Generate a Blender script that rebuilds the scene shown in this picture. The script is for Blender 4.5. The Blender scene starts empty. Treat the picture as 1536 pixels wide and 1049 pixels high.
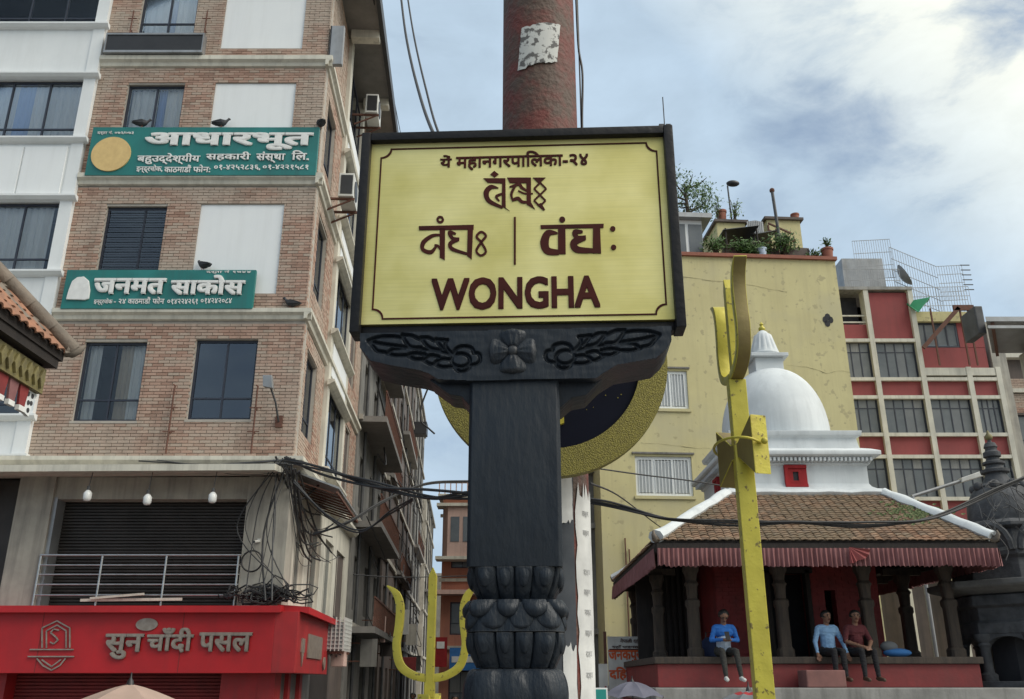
import bpy, bmesh, math, random
from mathutils import Vector, Matrix, noise
random.seed(7)
R = math.radians
sc = bpy.context.scene
col = sc.collection

# ---------------------------------------------------------------- camera
FPX, TILT, EYE = 1358.0, R(20.1), 2.0          # focal length in photo pixels (1536 wide), pitch, eye height
cam = bpy.data.cameras.new('camera'); camo = bpy.data.objects.new('camera', cam); col.objects.link(camo)
cam.sensor_width = 36.0; cam.lens = 36.0 * FPX / 1536.0
cam.clip_start = 0.05; cam.clip_end = 3000
camo.location = (0, 0, EYE); camo.rotation_euler = (R(90) + TILT, 0, 0)
sc.camera = camo

# ---------------------------------------------------------------- sky, sun, exposure
SUN_AZ, SUN_EL = R(112), R(45)                  # to the right of the view, behind thin cloud
sun_dir = Vector((math.sin(SUN_AZ)*math.cos(SUN_EL), math.cos(SUN_AZ)*math.cos(SUN_EL), math.sin(SUN_EL)))
world = bpy.data.worlds.new('World'); sc.world = world; world.use_nodes = True
nt = world.node_tree; nt.nodes.clear()
def wn(t, **k):
    n = nt.nodes.new(t)
    for a, b in k.items(): setattr(n, a, b)
    return n
def wl(a, b): nt.links.new(a, b)
out = wn('ShaderNodeOutputWorld'); bg = wn('ShaderNodeBackground'); wl(bg.outputs[0], out.inputs[0])
bg.inputs[1].default_value = 0.055
sky = wn('ShaderNodeTexSky', sky_type='NISHITA', sun_disc=False, sun_elevation=SUN_EL, sun_rotation=SUN_AZ, altitude=1350, dust_density=1.5)
tc = wn('ShaderNodeTexCoord')
sep = wn('ShaderNodeSeparateXYZ'); wl(tc.outputs['Generated'], sep.inputs[0])
def wm(op, a, b=None, c=None, clamp=False):
    n = wn('ShaderNodeMath', operation=op, use_clamp=clamp)
    for i, x in enumerate((a, b, c)):
        if x is None: continue
        if isinstance(x, (int, float)): n.inputs[i].default_value = x
        else: wl(x, n.inputs[i])
    return n.outputs[0]
def wnoise(scale, detail, rough, dist, off):
    mp = wn('ShaderNodeMapping'); wl(tc.outputs['Generated'], mp.inputs[0]); mp.inputs['Location'].default_value = off; mp.inputs['Scale'].default_value = (1, 1, 1.9)
    n = wn('ShaderNodeTexNoise', noise_dimensions='3D'); wl(mp.outputs[0], n.inputs['Vector'])
    n.inputs['Scale'].default_value = scale; n.inputs['Detail'].default_value = detail
    n.inputs['Roughness'].default_value = rough; n.inputs['Distortion'].default_value = dist
    return n.outputs['Fac']
def wramp(fac, stops):
    n = wn('ShaderNodeValToRGB'); wl(fac, n.inputs[0]); e = n.color_ramp.elements
    while len(e) < len(stops): e.new(0.5)
    for i, (p, c) in enumerate(stops): e[i].position = p; e[i].color = (*c, 1) if len(c) == 3 else c
    return n.outputs[0]
big = wnoise(2.3, 9, 0.55, 0.3, (4.01, 10.12, 2.58))
small = wnoise(7.5, 8, 0.6, 0.35, (9.72, 0.4, 2))
cover = wramp(wm('ADD', wm('MULTIPLY', big, 0.75), wm('MULTIPLY', small, 0.25)), [(0.37, (0, 0, 0)), (0.53, (1, 1, 1))])
# brighter towards the sun behind the cloud
dotn = wn('ShaderNodeVectorMath', operation='DOT_PRODUCT'); wl(tc.outputs['Generated'], dotn.inputs[0]); dotn.inputs[1].default_value = sun_dir
glow = wramp(dotn.outputs['Value'], [(0.34, (0, 0, 0)), (0.62, (1, 1, 1))])
lum = wm('ADD', wm('MULTIPLY', small, 0.5), wm('MULTIPLY_ADD', big, 0.55, 0.50))
litc = wn('ShaderNodeMix', data_type='RGBA'); wl(wm('MULTIPLY', wm('MULTIPLY', glow, 1.5), wramp(wm('ADD', wm('MULTIPLY', small, 0.55), wm('MULTIPLY', big, 0.45)), [(0.40, (0.10, 0.10, 0.10)), (0.53, (1, 1, 1))]), clamp=True), litc.inputs['Factor'])
litc.inputs['A'].default_value = (3.75, 4.75, 5.75, 1); litc.inputs['B'].default_value = (7.9, 8.0, 7.1, 1)
cl = wn('ShaderNodeVectorMath', operation='SCALE'); wl(litc.outputs['Result'], cl.inputs[0]); wl(lum, cl.inputs['Scale'])
skys = wn('ShaderNodeVectorMath', operation='SCALE'); wl(sky.outputs[0], skys.inputs[0]); skys.inputs['Scale'].default_value = 1.15
mixs = wn('ShaderNodeMix', data_type='RGBA'); wl(wm('MULTIPLY_ADD', cover, 0.62, 0.36), mixs.inputs['Factor'])
wl(skys.outputs[0], mixs.inputs['A']); wl(cl.outputs[0], mixs.inputs['B'])
wl(mixs.outputs['Result'], bg.inputs[0])
sl = bpy.data.lights.new('sun', 'SUN'); sl.energy = 1.15; sl.angle = R(45); sl.color = (1, 0.95, 0.86)
so = bpy.data.objects.new('sun', sl); col.objects.link(so)
so.rotation_euler = (-sun_dir).to_track_quat('-Z', 'Y').to_euler(); so.location = (20, 5, 40)
sc.view_settings.view_transform = 'Standard'; sc.view_settings.look = 'None'
sc.view_settings.exposure = 1.22; sc.view_settings.gamma = 1.0
sc.view_settings.use_curve_mapping = False
sc.cycles.use_denoising = True
sc.cycles.max_bounces = 6; sc.cycles.transparent_max_bounces = 10
try: sc.cycles.denoiser = 'OPENIMAGEDENOISE'
except Exception: pass

# ---------------------------------------------------------------- helpers
def at(px, py, Y):
    """world point that stands Y metres in front of the camera on the sight line of a photo pixel"""
    u = (px - 768.0)/FPX; v = (524.5 - py)/FPX
    d = Vector((u, math.cos(TILT) - v*math.sin(TILT), math.sin(TILT) + v*math.cos(TILT)))
    return Vector((0, 0, EYE)) + d*(Y/d.y)
def tag(o, label=None, cat=None, group=None, kind=None):
    if label: o['label'] = label
    if cat: o['category'] = cat
    if group: o['group'] = group
    if kind: o['kind'] = kind
    return o
def thing(name, label, cat, loc=(0, 0, 0), rz=0, group=None):
    o = bpy.data.objects.new(name, None); col.objects.link(o); o.location = loc; o.rotation_euler = (0, 0, rz)
    o.empty_display_size = 0.2
    return tag(o, label, cat, group)
class MB:
    """collects faces; build() links them as ONE mesh object"""
    def __init__(s, T=None): s.v = []; s.f = []; s.mi = []; s.tint = []; s.T = T; s.cur = 0; s.t = 0.5
    def add(s, vs, fs):
        b = len(s.v)
        if s.T is not None: vs = [s.T @ Vector(p) for p in vs]
        s.v += [tuple(p) for p in vs]
        for q in fs: s.f.append([b + i for i in q]); s.mi.append(s.cur); s.tint.append(s.t)
        return s
    def box(s, x0, x1, y0, y1, z0, z1):
        return s.add([(x0,y0,z0),(x1,y0,z0),(x1,y1,z0),(x0,y1,z0),(x0,y0,z1),(x1,y0,z1),(x1,y1,z1),(x0,y1,z1)],
                     [(0,3,2,1),(4,5,6,7),(0,1,5,4),(1,2,6,5),(2,3,7,6),(3,0,4,7)])
    def prism(s, poly, a0, a1, ax='y'):
        f = {'y': lambda p, a: (p[0], a, p[1]), 'x': lambda p, a: (a, p[0], p[1]), 'z': lambda p, a: (p[0], p[1], a)}[ax]
        n = len(poly)
        return s.add([f(p, a0) for p in poly] + [f(p, a1) for p in poly],
                     [tuple(range(n)), tuple(range(2*n-1, n-1, -1))] + [(i, (i+1) % n, n+(i+1) % n, n+i) for i in range(n)])
    def hexa(s, a, b):   # two quads of four points joined
        return s.add(list(a) + list(b), [(0,1,2,3),(7,6,5,4),(0,4,5,1),(1,5,6,2),(2,6,7,3),(3,7,4,0)])
    def tube(s, path, r, n=6, closed=False, squash=1.0):
        P = [Vector(p) for p in path]; m = len(P)
        rr = r if isinstance(r, (list, tuple)) else [r]*m
        vs = []; up0 = None
        for i in range(m):
            t = (P[(i+1) % m] - P[i-1]) if closed else (P[min(i+1, m-1)] - P[max(i-1, 0)])
            if t.length < 1e-9: t = Vector((0, 0, 1))
            t.normalize()
            if up0 is None:
                up0 = Vector((0, 0, 1)) if abs(t.z) < 0.9 else Vector((1, 0, 0))
            a = t.cross(up0)
            if a.length < 1e-6: a = t.orthogonal()
            a.normalize(); b = a.cross(t).normalized(); up0 = b
            for k in range(n):
                q = 2*math.pi*k/n; vs.append(P[i] + a*(rr[i]*math.cos(q)) + b*(rr[i]*squash*math.sin(q)))
        fs = []
        for i in range(m if closed else m-1):
            j = (i+1) % m
            for k in range(n): fs.append((i*n+k, i*n+(k+1) % n, j*n+(k+1) % n, j*n+k))
        if not closed: fs += [tuple(range(n-1, -1, -1)), tuple((m-1)*n+k for k in range(n))]
        return s.add(vs, fs)
    def bar(s, a, b, w, d=None):
        """square bar from a to b"""
        a = Vector(a); b = Vector(b); d = d or w; t = (b-a).normalized()
        x = t.cross(Vector((0, 0, 1)))
        if x.length < 1e-4: x = Vector((1, 0, 0))
        x.normalize(); y = x.cross(t).normalized()
        q = lambda p: [p + x*(i*w/2) + y*(j*d/2) for i, j in ((-1,-1),(1,-1),(1,1),(-1,1))]
        return s.hexa(q(a), q(b))
    def lathe(s, prof, n=24, c=(0, 0, 0), fn=None, sq=None):
        vs = []
        for r, z in prof:
            for k in range(n):
                q = 2*math.pi*k/n; rad = r*(fn(q, z) if fn else 1.0)
                if sq: cs, sn = math.cos(q), math.sin(q); rad *= (abs(cs)**sq + abs(sn)**sq)**(-1.0/sq)
                vs.append((c[0]+rad*math.cos(q), c[1]+rad*math.sin(q), c[2]+z))
        m = len(prof); fs = [(i*n+k, i*n+(k+1) % n, (i+1)*n+(k+1) % n, (i+1)*n+k) for i in range(m-1) for k in range(n)]
        fs += [tuple(range(n-1, -1, -1)), tuple((m-1)*n+k for k in range(n))]
        return s.add(vs, fs)
    def sphere(s, c, r, n=10, m=7, sx=1, sy=1, sz=1):
        return s.lathe([(max(1e-4, r*math.sin(math.pi*i/m)), -r*math.cos(math.pi*i/m)) for i in range(m+1)], n, (0,0,0)) if False else s.add(
            [(c[0]+sx*r*math.sin(math.pi*i/m)*math.cos(2*math.pi*k/n), c[1]+sy*r*math.sin(math.pi*i/m)*math.sin(2*math.pi*k/n), c[2]-sz*r*math.cos(math.pi*i/m)) for i in range(m+1) for k in range(n)],
            [(i*n+k, i*n+(k+1) % n, (i+1)*n+(k+1) % n, (i+1)*n+k) for i in range(m) for k in range(n)])
    def mesh(s, name, mats, smooth=None, bevel=0, tint=False, recalc=True):
        me = bpy.data.meshes.new(name); me.from_pydata(s.v, [], s.f)
        if not isinstance(mats, (list, tuple)): mats = [mats]
        for m in mats: me.materials.append(m)
        if len(mats) > 1: me.polygons.foreach_set('material_index', s.mi)
        if tint:
            a = me.attributes.new('tint', 'FLOAT', 'FACE'); a.data.foreach_set('value', s.tint)
        if recalc or bevel:
            bm = bmesh.new(); bm.from_mesh(me)
            if recalc: bmesh.ops.recalc_face_normals(bm, faces=bm.faces)
            if bevel: bmesh.ops.bevel(bm, geom=[e for e in bm.edges if len(e.link_faces) == 2 and e.calc_face_angle(0) > 0.5], offset=bevel, segments=2, affect='EDGES', profile=0.6)
            bm.to_mesh(me); bm.free()
        if smooth is not None:
            me.polygons.foreach_set('use_smooth', [True]*len(me.polygons)); me.set_sharp_from_angle(angle=R(smooth))
        me.update(); return me
    def build(s, name, mats, parent=None, **k):
        return link(name, s.mesh(name, mats, **k), parent)
def link(name, me, parent=None, loc=None):
    o = bpy.data.objects.new(name, me); col.objects.link(o)
    if parent is not None: o.parent = parent
    if loc is not None: o.location = loc
    return o
def bez(pts, n=12):
    """Catmull-Rom through points"""
    P = [Vector(p) for p in pts]; o = []
    for i in range(len(P)-1):
        a = P[max(i-1, 0)]; b = P[i]; c = P[i+1]; d = P[min(i+2, len(P)-1)]
        for k in range(n):
            t = k/n
            o.append(0.5*((2*b) + (c-a)*t + (2*a-5*b+4*c-d)*t*t + (3*b-a-3*c+d)*t**3))
    o.append(P[-1]); return o
def wallcells(mb, a0, a1, z0, z1, y0, y1, holes):
    """wall in the plane a-z with rectangular openings"""
    A = sorted({a0, a1, *[h[0] for h in holes], *[h[1] for h in holes]}); A = [a for a in A if a0 <= a <= a1]
    Z = sorted({z0, z1, *[h[2] for h in holes], *[h[3] for h in holes]}); Z = [z for z in Z if z0 <= z <= z1]
    for i in range(len(A)-1):
        run = None
        for j in range(len(Z)-1):
            ca, cz = (A[i]+A[i+1])/2, (Z[j]+Z[j+1])/2
            hit = any(h[0] < ca < h[1] and h[2] < cz < h[3] for h in holes)
            if not hit and run is None: run = Z[j]
            if hit and run is not None: mb.box(A[i], A[i+1], y0, y1, run, Z[j]); run = None
        if run is not None: mb.box(A[i], A[i+1], y0, y1, run, Z[-1])

# ---------------------------------------------------------------- materials
MAT = {}
def M(name, c1, c2=None, rough=0.8, metal=0.0, scale=3.0, bump=0.0, bscale=None, streak=0.0, grime=(0.05,0.045,0.04), spec=0.5, stretch=(1,1,1), detail=6, sharp=(0.35, 0.65), space='pos', chips=None, patch=None):
    """two-tone noise material; streak adds vertical rain stains"""
    m = bpy.data.materials.new(name); m.use_nodes = True; n = m.node_tree; b = n.nodes['Principled BSDF']
    b.inputs['Roughness'].default_value = rough; b.inputs['Metallic'].default_value = metal
    b.inputs['Specular IOR Level'].default_value = spec
    c2 = c2 or tuple(x*0.8 for x in c1)
    g = n.nodes.new('ShaderNodeNewGeometry') if space == 'pos' else n.nodes.new('ShaderNodeTexCoord')
    src = g.outputs['Position'] if space == 'pos' else g.outputs['Object']
    mp = n.nodes.new('ShaderNodeMapping'); n.links.new(src, mp.inputs[0]); mp.inputs['Scale'].default_value = stretch
    t = n.nodes.new('ShaderNodeTexNoise'); n.links.new(mp.outputs[0], t.inputs['Vector'])
    t.inputs['Scale'].default_value = scale; t.inputs['Detail'].default_value = detail; t.inputs['Roughness'].default_value = 0.6
    r = n.nodes.new('ShaderNodeValToRGB'); n.links.new(t.outputs['Fac'], r.inputs[0])
    r.color_ramp.elements[0].position = sharp[0]; r.color_ramp.elements[0].color = (*c1, 1)
    r.color_ramp.elements[1].position = sharp[1]; r.color_ramp.elements[1].color = (*c2, 1)
    colr = r.outputs[0]
    if streak:
        mp2 = n.nodes.new('ShaderNodeMapping'); n.links.new(src, mp2.inputs[0]); mp2.inputs['Scale'].default_value = (3.2, 3.2, 0.22)
        t2 = n.nodes.new('ShaderNodeTexNoise'); n.links.new(mp2.outputs[0], t2.inputs['Vector'])
        t2.inputs['Scale'].default_value = 1.6; t2.inputs['Detail'].default_value = 7; t2.inputs['Roughness'].default_value = 0.65
        r2 = n.nodes.new('ShaderNodeValToRGB'); n.links.new(t2.outputs['Fac'], r2.inputs[0])
        r2.color_ramp.elements[0].position = 0.47; r2.color_ramp.elements[0].color = (0, 0, 0, 1)
        r2.color_ramp.elements[1].position = 0.78; r2.color_ramp.elements[1].color = (streak,)*3 + (1,)
        mx = n.nodes.new('ShaderNodeMix'); mx.data_type = 'RGBA'
        n.links.new(r2.outputs[0], mx.inputs['Factor']); n.links.new(colr, mx.inputs['A']); mx.inputs['B'].default_value = (*grime, 1)
        colr = mx.outputs['Result']
    for extra, sc2, p0, p1, dt in ((patch, 0.9, 0.50, 0.66, 9), (chips, 60, 0.62, 0.66, 4)):
        if extra is None: continue
        t4 = n.nodes.new('ShaderNodeTexNoise'); n.links.new(src, t4.inputs['Vector']); t4.inputs['Scale'].default_value = extra[3] if len(extra) > 3 else sc2; t4.inputs['Detail'].default_value = dt
        r4 = n.nodes.new('ShaderNodeValToRGB'); n.links.new(t4.outputs['Fac'], r4.inputs[0]); r4.color_ramp.elements[0].position = p0; r4.color_ramp.elements[1].position = p1
        r4.color_ramp.elements[0].color = (0, 0, 0, 1); r4.color_ramp.elements[1].color = (0.8,)*3 + (1,)
        mx4 = n.nodes.new('ShaderNodeMix'); mx4.data_type = 'RGBA'; n.links.new(r4.outputs[0], mx4.inputs['Factor']); n.links.new(colr, mx4.inputs['A']); mx4.inputs['B'].default_value = (*extra[:3], 1); colr = mx4.outputs['Result']
    n.links.new(colr, b.inputs['Base Color'])
    if bump:
        t3 = n.nodes.new('ShaderNodeTexNoise'); n.links.new(mp.outputs[0], t3.inputs['Vector'])
        t3.inputs['Scale'].default_value = bscale or scale*6; t3.inputs['Detail'].default_value = 5
        bp = n.nodes.new('ShaderNodeBump'); bp.inputs['Strength'].default_value = bump; bp.inputs['Distance'].default_value = 0.02
        n.links.new(t3.outputs['Fac'], bp.inputs['Height']); n.links.new(bp.outputs[0], b.inputs['Normal'])
    MAT[name] = m; return m
def glass(name, tint, fac=0.75, rough=0.03):
    """window pane: see-through tinted sheet with a real reflection"""
    m = bpy.data.materials.new(name); m.use_nodes = True; n = m.node_tree; n.nodes.clear()
    o = n.nodes.new('ShaderNodeOutputMaterial'); mix = n.nodes.new('ShaderNodeMixShader')
    tr = n.nodes.new('ShaderNodeBsdfTransparent'); tr.inputs[0].default_value = (*tint, 1)
    gl = n.nodes.new('ShaderNodeBsdfGlossy'); gl.inputs['Roughness'].default_value = rough; gl.inputs[0].default_value = (0.9, 0.95, 1, 1)
    fr = n.nodes.new('ShaderNodeFresnel'); fr.inputs[0].default_value = 1.0 + fac
    n.links.new(fr.outputs[0], mix.inputs[0]); n.links.new(tr.outputs[0], mix.inputs[1]); n.links.new(gl.outputs[0], mix.inputs[2])
    n.links.new(mix.outputs[0], o.inputs[0]); MAT[name] = m; return m
def tinted(name, stops, rough=0.9, weather=None, bump=0.3):
    """material whose colour comes from each piece's own 'tint' value (bricks, tiles)"""
    m = bpy.data.materials.new(name); m.use_nodes = True; n = m.node_tree; b = n.nodes['Principled BSDF']
    b.inputs['Roughness'].default_value = rough; b.inputs['Specular IOR Level'].default_value = 0.2
    a = n.nodes.new('ShaderNodeAttribute'); a.attribute_name = 'tint'
    r = n.nodes.new('ShaderNodeValToRGB'); n.links.new(a.outputs['Fac'], r.inputs[0]); e = r.color_ramp.elements
    while len(e) < len(stops): e.new(0.5)
    for i, (p, c) in enumerate(stops): e[i].position = p; e[i].color = (*c, 1)
    g = n.nodes.new('ShaderNodeNewGeometry')
    t = n.nodes.new('ShaderNodeTexNoise'); n.links.new(g.outputs['Position'], t.inputs['Vector']); t.inputs['Scale'].default_value = 0.55; t.inputs['Detail'].default_value = 7
    r2 = n.nodes.new('ShaderNodeValToRGB'); n.links.new(t.outputs['Fac'], r2.inputs[0])
    r2.color_ramp.elements[0].position = 0.42; r2.color_ramp.elements[0].color = (0, 0, 0, 1)
    r2.color_ramp.elements[1].position = 0.6; r2.color_ramp.elements[1].color = (0.75,)*3 + (1,)
    mx = n.nodes.new('ShaderNodeMix'); mx.data_type = 'RGBA'; n.links.new(r2.outputs[0], mx.inputs['Factor']); n.links.new(r.outputs[0], mx.inputs['A'])
    mx.inputs['B'].default_value = (*(weather or (0.3, 0.26, 0.2)), 1)
    mp5 = n.nodes.new('ShaderNodeMapping'); n.links.new(g.outputs['Position'], mp5.inputs[0]); mp5.inputs['Scale'].default_value = (4, 4, 0.3)
    t5 = n.nodes.new('ShaderNodeTexNoise'); n.links.new(mp5.outputs[0], t5.inputs['Vector']); t5.inputs['Scale'].default_value = 1.3; t5.inputs['Detail'].default_value = 7
    r5 = n.nodes.new('ShaderNodeValToRGB'); n.links.new(t5.outputs['Fac'], r5.inputs[0]); r5.color_ramp.elements[0].position = 0.5; r5.color_ramp.elements[1].position = 0.75
    r5.color_ramp.elements[0].color = (0, 0, 0, 1); r5.color_ramp.elements[1].color = (0.42,)*3 + (1,)
    mx5 = n.nodes.new('ShaderNodeMix'); mx5.data_type = 'RGBA'; n.links.new(r5.outputs[0], mx5.inputs['Factor']); n.links.new(mx.outputs['Result'], mx5.inputs['A']); mx5.inputs['B'].default_value = (0.20, 0.165, 0.135, 1)
    n.links.new(mx5.outputs['Result'], b.inputs['Base Color'])
    if bump:
        t3 = n.nodes.new('ShaderNodeTexNoise'); n.links.new(g.outputs['Position'], t3.inputs['Vector']); t3.inputs['Scale'].default_value = 45
        bp = n.nodes.new('ShaderNodeBump'); bp.inputs['Strength'].default_value = bump; bp.inputs['Distance'].default_value = 0.01
        n.links.new(t3.outputs['Fac'], bp.inputs['Height']); n.links.new(bp.outputs[0], b.inputs['Normal'])
    MAT[name] = m; return m

M('brickmortar', (0.44, 0.40, 0.35), (0.36, 0.33, 0.29), scale=4)
tinted('brick', [(0, (0.31, 0.195, 0.15)), (0.3, (0.42, 0.27, 0.21)), (0.65, (0.47, 0.335, 0.265)), (1, (0.43, 0.35, 0.285))], weather=(0.46, 0.39, 0.325))
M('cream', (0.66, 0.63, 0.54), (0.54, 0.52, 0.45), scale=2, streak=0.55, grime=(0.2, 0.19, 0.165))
M('white_paint', (0.80, 0.82, 0.82), (0.72, 0.745, 0.75), scale=0.8, streak=0.16, grime=(0.42, 0.42, 0.40), rough=0.6)
M('white_board', (0.82, 0.84, 0.84), (0.78, 0.80, 0.81), scale=0.7, rough=0.5, streak=0.16, grime=(0.45, 0.45, 0.43))
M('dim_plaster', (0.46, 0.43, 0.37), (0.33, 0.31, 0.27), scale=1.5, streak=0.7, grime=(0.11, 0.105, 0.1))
M('concrete', (0.34, 0.33, 0.31), (0.22, 0.215, 0.2), scale=2.2, streak=0.6, bump=0.3)
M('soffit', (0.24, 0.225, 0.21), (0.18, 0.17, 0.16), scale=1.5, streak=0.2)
M('dark_frame', (0.022, 0.027, 0.045), (0.03, 0.035, 0.05), rough=0.45)
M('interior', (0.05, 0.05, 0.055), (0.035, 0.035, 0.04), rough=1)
M('curtain', (0.72, 0.70, 0.64), (0.62, 0.61, 0.58), scale=5, stretch=(8, 8, 0.6), rough=1)
M('curtain_blue', (0.25, 0.36, 0.60), (0.33, 0.43, 0.62), scale=5, stretch=(8, 8, 0.6), rough=1)
M('curtain_tan', (0.50, 0.42, 0.31), (0.42, 0.35, 0.27), scale=5, stretch=(8, 8, 0.6), rough=1)
glass('pane', (0.92, 0.94, 0.96), 0.42)
glass('pane_dark', (0.30, 0.33, 0.37), 1.0)
M('dusty_glass', (0.085, 0.10, 0.115), (0.14, 0.155, 0.165), scale=1.1, rough=0.22, spec=0.6)
M('dusty_glass2', (0.12, 0.13, 0.14), (0.17, 0.18, 0.185), scale=1.6, rough=0.3, spec=0.6)
M('dusty_glass3', (0.27, 0.27, 0.26), (0.20, 0.20, 0.195), scale=4, stretch=(6, 6, .5), rough=0.4, spec=0.5)
M('pale_pane', (0.52, 0.54, 0.55), (0.42, 0.44, 0.455), scale=4, stretch=(7, 7, .5), rough=0.4, spec=0.5)
M('dark_poster', (0.03, 0.038, 0.05), (0.06, 0.068, 0.08), scale=9, rough=0.7)
M('red_fascia', (0.50, 0.013, 0.018), (0.38, 0.012, 0.016), scale=1.2, rough=0.5, streak=0.3, grime=(0.24, 0.02, 0.022))
M('red_metal', (0.40, 0.02, 0.024), (0.3, 0.018, 0.02), scale=2, rough=0.5, streak=0.3)
M('shutter', (0.052, 0.044, 0.04), (0.033, 0.028, 0.025), scale=2.5, rough=0.5, metal=0.2, streak=0.4)
M('shutter_grey', (0.20, 0.195, 0.19), (0.13, 0.125, 0.12), scale=2.5, rough=0.5, metal=0.2, streak=0.4)
M('steel', (0.55, 0.55, 0.55), (0.42, 0.42, 0.42), rough=0.3, metal=0.9, scale=8)
M('letter_steel', (0.42, 0.36, 0.30), (0.30, 0.24, 0.2), rough=0.4, metal=0.55, scale=9)
M('sign_green', (0.012, 0.185, 0.170), (0.014, 0.155, 0.145), scale=0.9, rough=0.5, streak=0.6, grime=(0.03, 0.10, 0.10), patch=(0.02, 0.21, 0.2, 1.2))
M('letter_white', (0.82, 0.82, 0.80), (0.7, 0.7, 0.68), scale=6, rough=0.6)
M('disc_tan', (0.72, 0.52, 0.22), (0.62, 0.43, 0.18), scale=6, rough=0.6)
M('black_wood', (0.013, 0.018, 0.026), (0.022, 0.028, 0.036), scale=5, stretch=(1.5, 1.5, 0.5), rough=0.42, bump=0.25, bscale=26, sharp=(0.3, 0.75), spec=0.3)
M('frame_wood', (0.011, 0.012, 0.015), (0.019, 0.018, 0.019), scale=7, spec=0.22, rough=0.45, bump=0.15)
M('sign_brown', (0.070, 0.014, 0.010), (0.048, 0.011, 0.009), scale=14, rough=0.6, spec=0.15)
M('gold_paint', (0.54, 0.47, 0.06), (0.46, 0.39, 0.05), scale=9, rough=0.42, metal=0.15, bump=0.12, bscale=30, sharp=(0.4, 0.7), chips=(0.11, 0.075, 0.035))
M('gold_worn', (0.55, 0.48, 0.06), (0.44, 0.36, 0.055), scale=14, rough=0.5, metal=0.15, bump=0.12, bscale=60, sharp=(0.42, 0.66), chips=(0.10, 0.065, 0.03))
M('gold_brown', (0.25, 0.195, 0.06), (0.19, 0.14, 0.05), scale=8, rough=0.6, metal=0.1, bump=0.1, bscale=40)  # browner gold for the edge-on trident's outer prong edges and drum sides
M('old_gilt', (0.22, 0.19, 0.075), (0.12, 0.10, 0.045), scale=9, rough=0.6)
M('gold_grain', (0.27, 0.235, 0.045), (0.19, 0.165, 0.035), scale=140, rough=0.6, metal=0.2, bump=0.5, bscale=220, sharp=(0.4, 0.6), detail=3)
M('night_blue', (0.0025, 0.004, 0.014), (0.004, 0.006, 0.018), rough=0.6, scale=5, spec=0.15)
M('rust_pole', (0.15, 0.034, 0.025), (0.095, 0.06, 0.044), scale=7, rough=0.72, bump=0.5, bscale=40, streak=0.45, grime=(0.075, 0.06, 0.05), sharp=(0.42, 0.60))
M('paper', (0.70, 0.70, 0.68), (0.52, 0.52, 0.51), scale=7, rough=0.85)
M('paper_dirty', (0.56, 0.56, 0.53), (0.13, 0.125, 0.12), scale=38, rough=0.85, sharp=(0.50, 0.56), detail=4)
M('yellow_wall', (0.60, 0.54, 0.285), (0.54, 0.48, 0.25), scale=0.7, streak=0.4, grime=(0.37, 0.32, 0.19), bump=0.2, bscale=4, patch=(0.50, 0.455, 0.28, 0.5), chips=(0.40, 0.35, 0.2, 5.0))
M('terracotta', (0.32, 0.115, 0.075), (0.24, 0.09, 0.06), scale=5)
M('red_wall', (0.30, 0.065, 0.065), (0.24, 0.055, 0.055), scale=0.9, streak=0.4, grime=(0.17, 0.05, 0.05))
M('red_ledge', (0.27, 0.036, 0.036), (0.19, 0.03, 0.03), scale=2.5, streak=0.3, rough=0.6, bump=0.2)
M('red_brickpaint', (0.26, 0.03, 0.03), (0.17, 0.024, 0.024), scale=3, rough=0.7)
M('stupa_white', (0.66, 0.69, 0.70), (0.60, 0.635, 0.65), scale=1.4, streak=0.45, grime=(0.30, 0.32, 0.33), rough=0.75, patch=(0.52, 0.55, 0.56, 1.1), bump=0.12, bscale=8)
M('stone_dark', (0.085, 0.088, 0.095), (0.035, 0.037, 0.042), scale=4, rough=0.8, bump=0.6, bscale=14, streak=0.3, grime=(0.12, 0.12, 0.12))
M('stone_grey', (0.17, 0.17, 0.165), (0.11, 0.11, 0.11), scale=4, rough=0.85, bump=0.5, bscale=14)
tinted('tile', [(0, (0.13, 0.085, 0.06)), (0.4, (0.27, 0.155, 0.10)), (0.75, (0.36, 0.22, 0.145)), (1, (0.22, 0.175, 0.13))], weather=(0.17, 0.135, 0.09), bump=0.4)
M('tile_orange', (0.33, 0.155, 0.09), (0.21, 0.115, 0.075), scale=5, bump=0.3)
M('tile_grey', (0.21, 0.17, 0.135), (0.13, 0.11, 0.09), scale=5, bump=0.4)
M('cloth_red', (0.27, 0.125, 0.125), (0.20, 0.085, 0.085), scale=3, rough=0.95)
M('block_red', (0.27, 0.125, 0.11), (0.2, 0.095, 0.085), scale=4, streak=0.3)
M('cloth_scarlet', (0.34, 0.018, 0.022), (0.25, 0.016, 0.018), scale=3, rough=0.9)
M('wood_old', (0.085, 0.065, 0.05), (0.05, 0.04, 0.034), scale=5, stretch=(3, 3, 0.5), bump=0.4)
M('wood_dark', (0.03, 0.023, 0.02), (0.018, 0.014, 0.013), scale=5, stretch=(3, 3, 0.5), bump=0.3)
M('cable', (0.018, 0.018, 0.02), (0.03, 0.03, 0.032), rough=0.6)
M('cable_grey', (0.09, 0.09, 0.092), (0.05, 0.05, 0.052), rough=0.6)
M('ac_white', (0.66, 0.66, 0.63), (0.55, 0.55, 0.52), scale=3, rough=0.5, streak=0.3, grime=(0.3, 0.29, 0.27))
M('plastic_black', (0.02, 0.02, 0.022), (0.028, 0.028, 0.03), rough=0.45)
M('pink_wall', (0.58, 0.235, 0.155), (0.49, 0.20, 0.135), scale=0.9, streak=0.4, grime=(0.25, 0.12, 0.09))
M('pale_pink', (0.62, 0.43, 0.37), (0.54, 0.37, 0.32), scale=1.2, streak=0.3)
M('crack', (0.36, 0.31, 0.17), (0.22, 0.19, 0.11), scale=3)
M('moss', (0.07, 0.10, 0.03), (0.11, 0.13, 0.045), scale=9)
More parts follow.
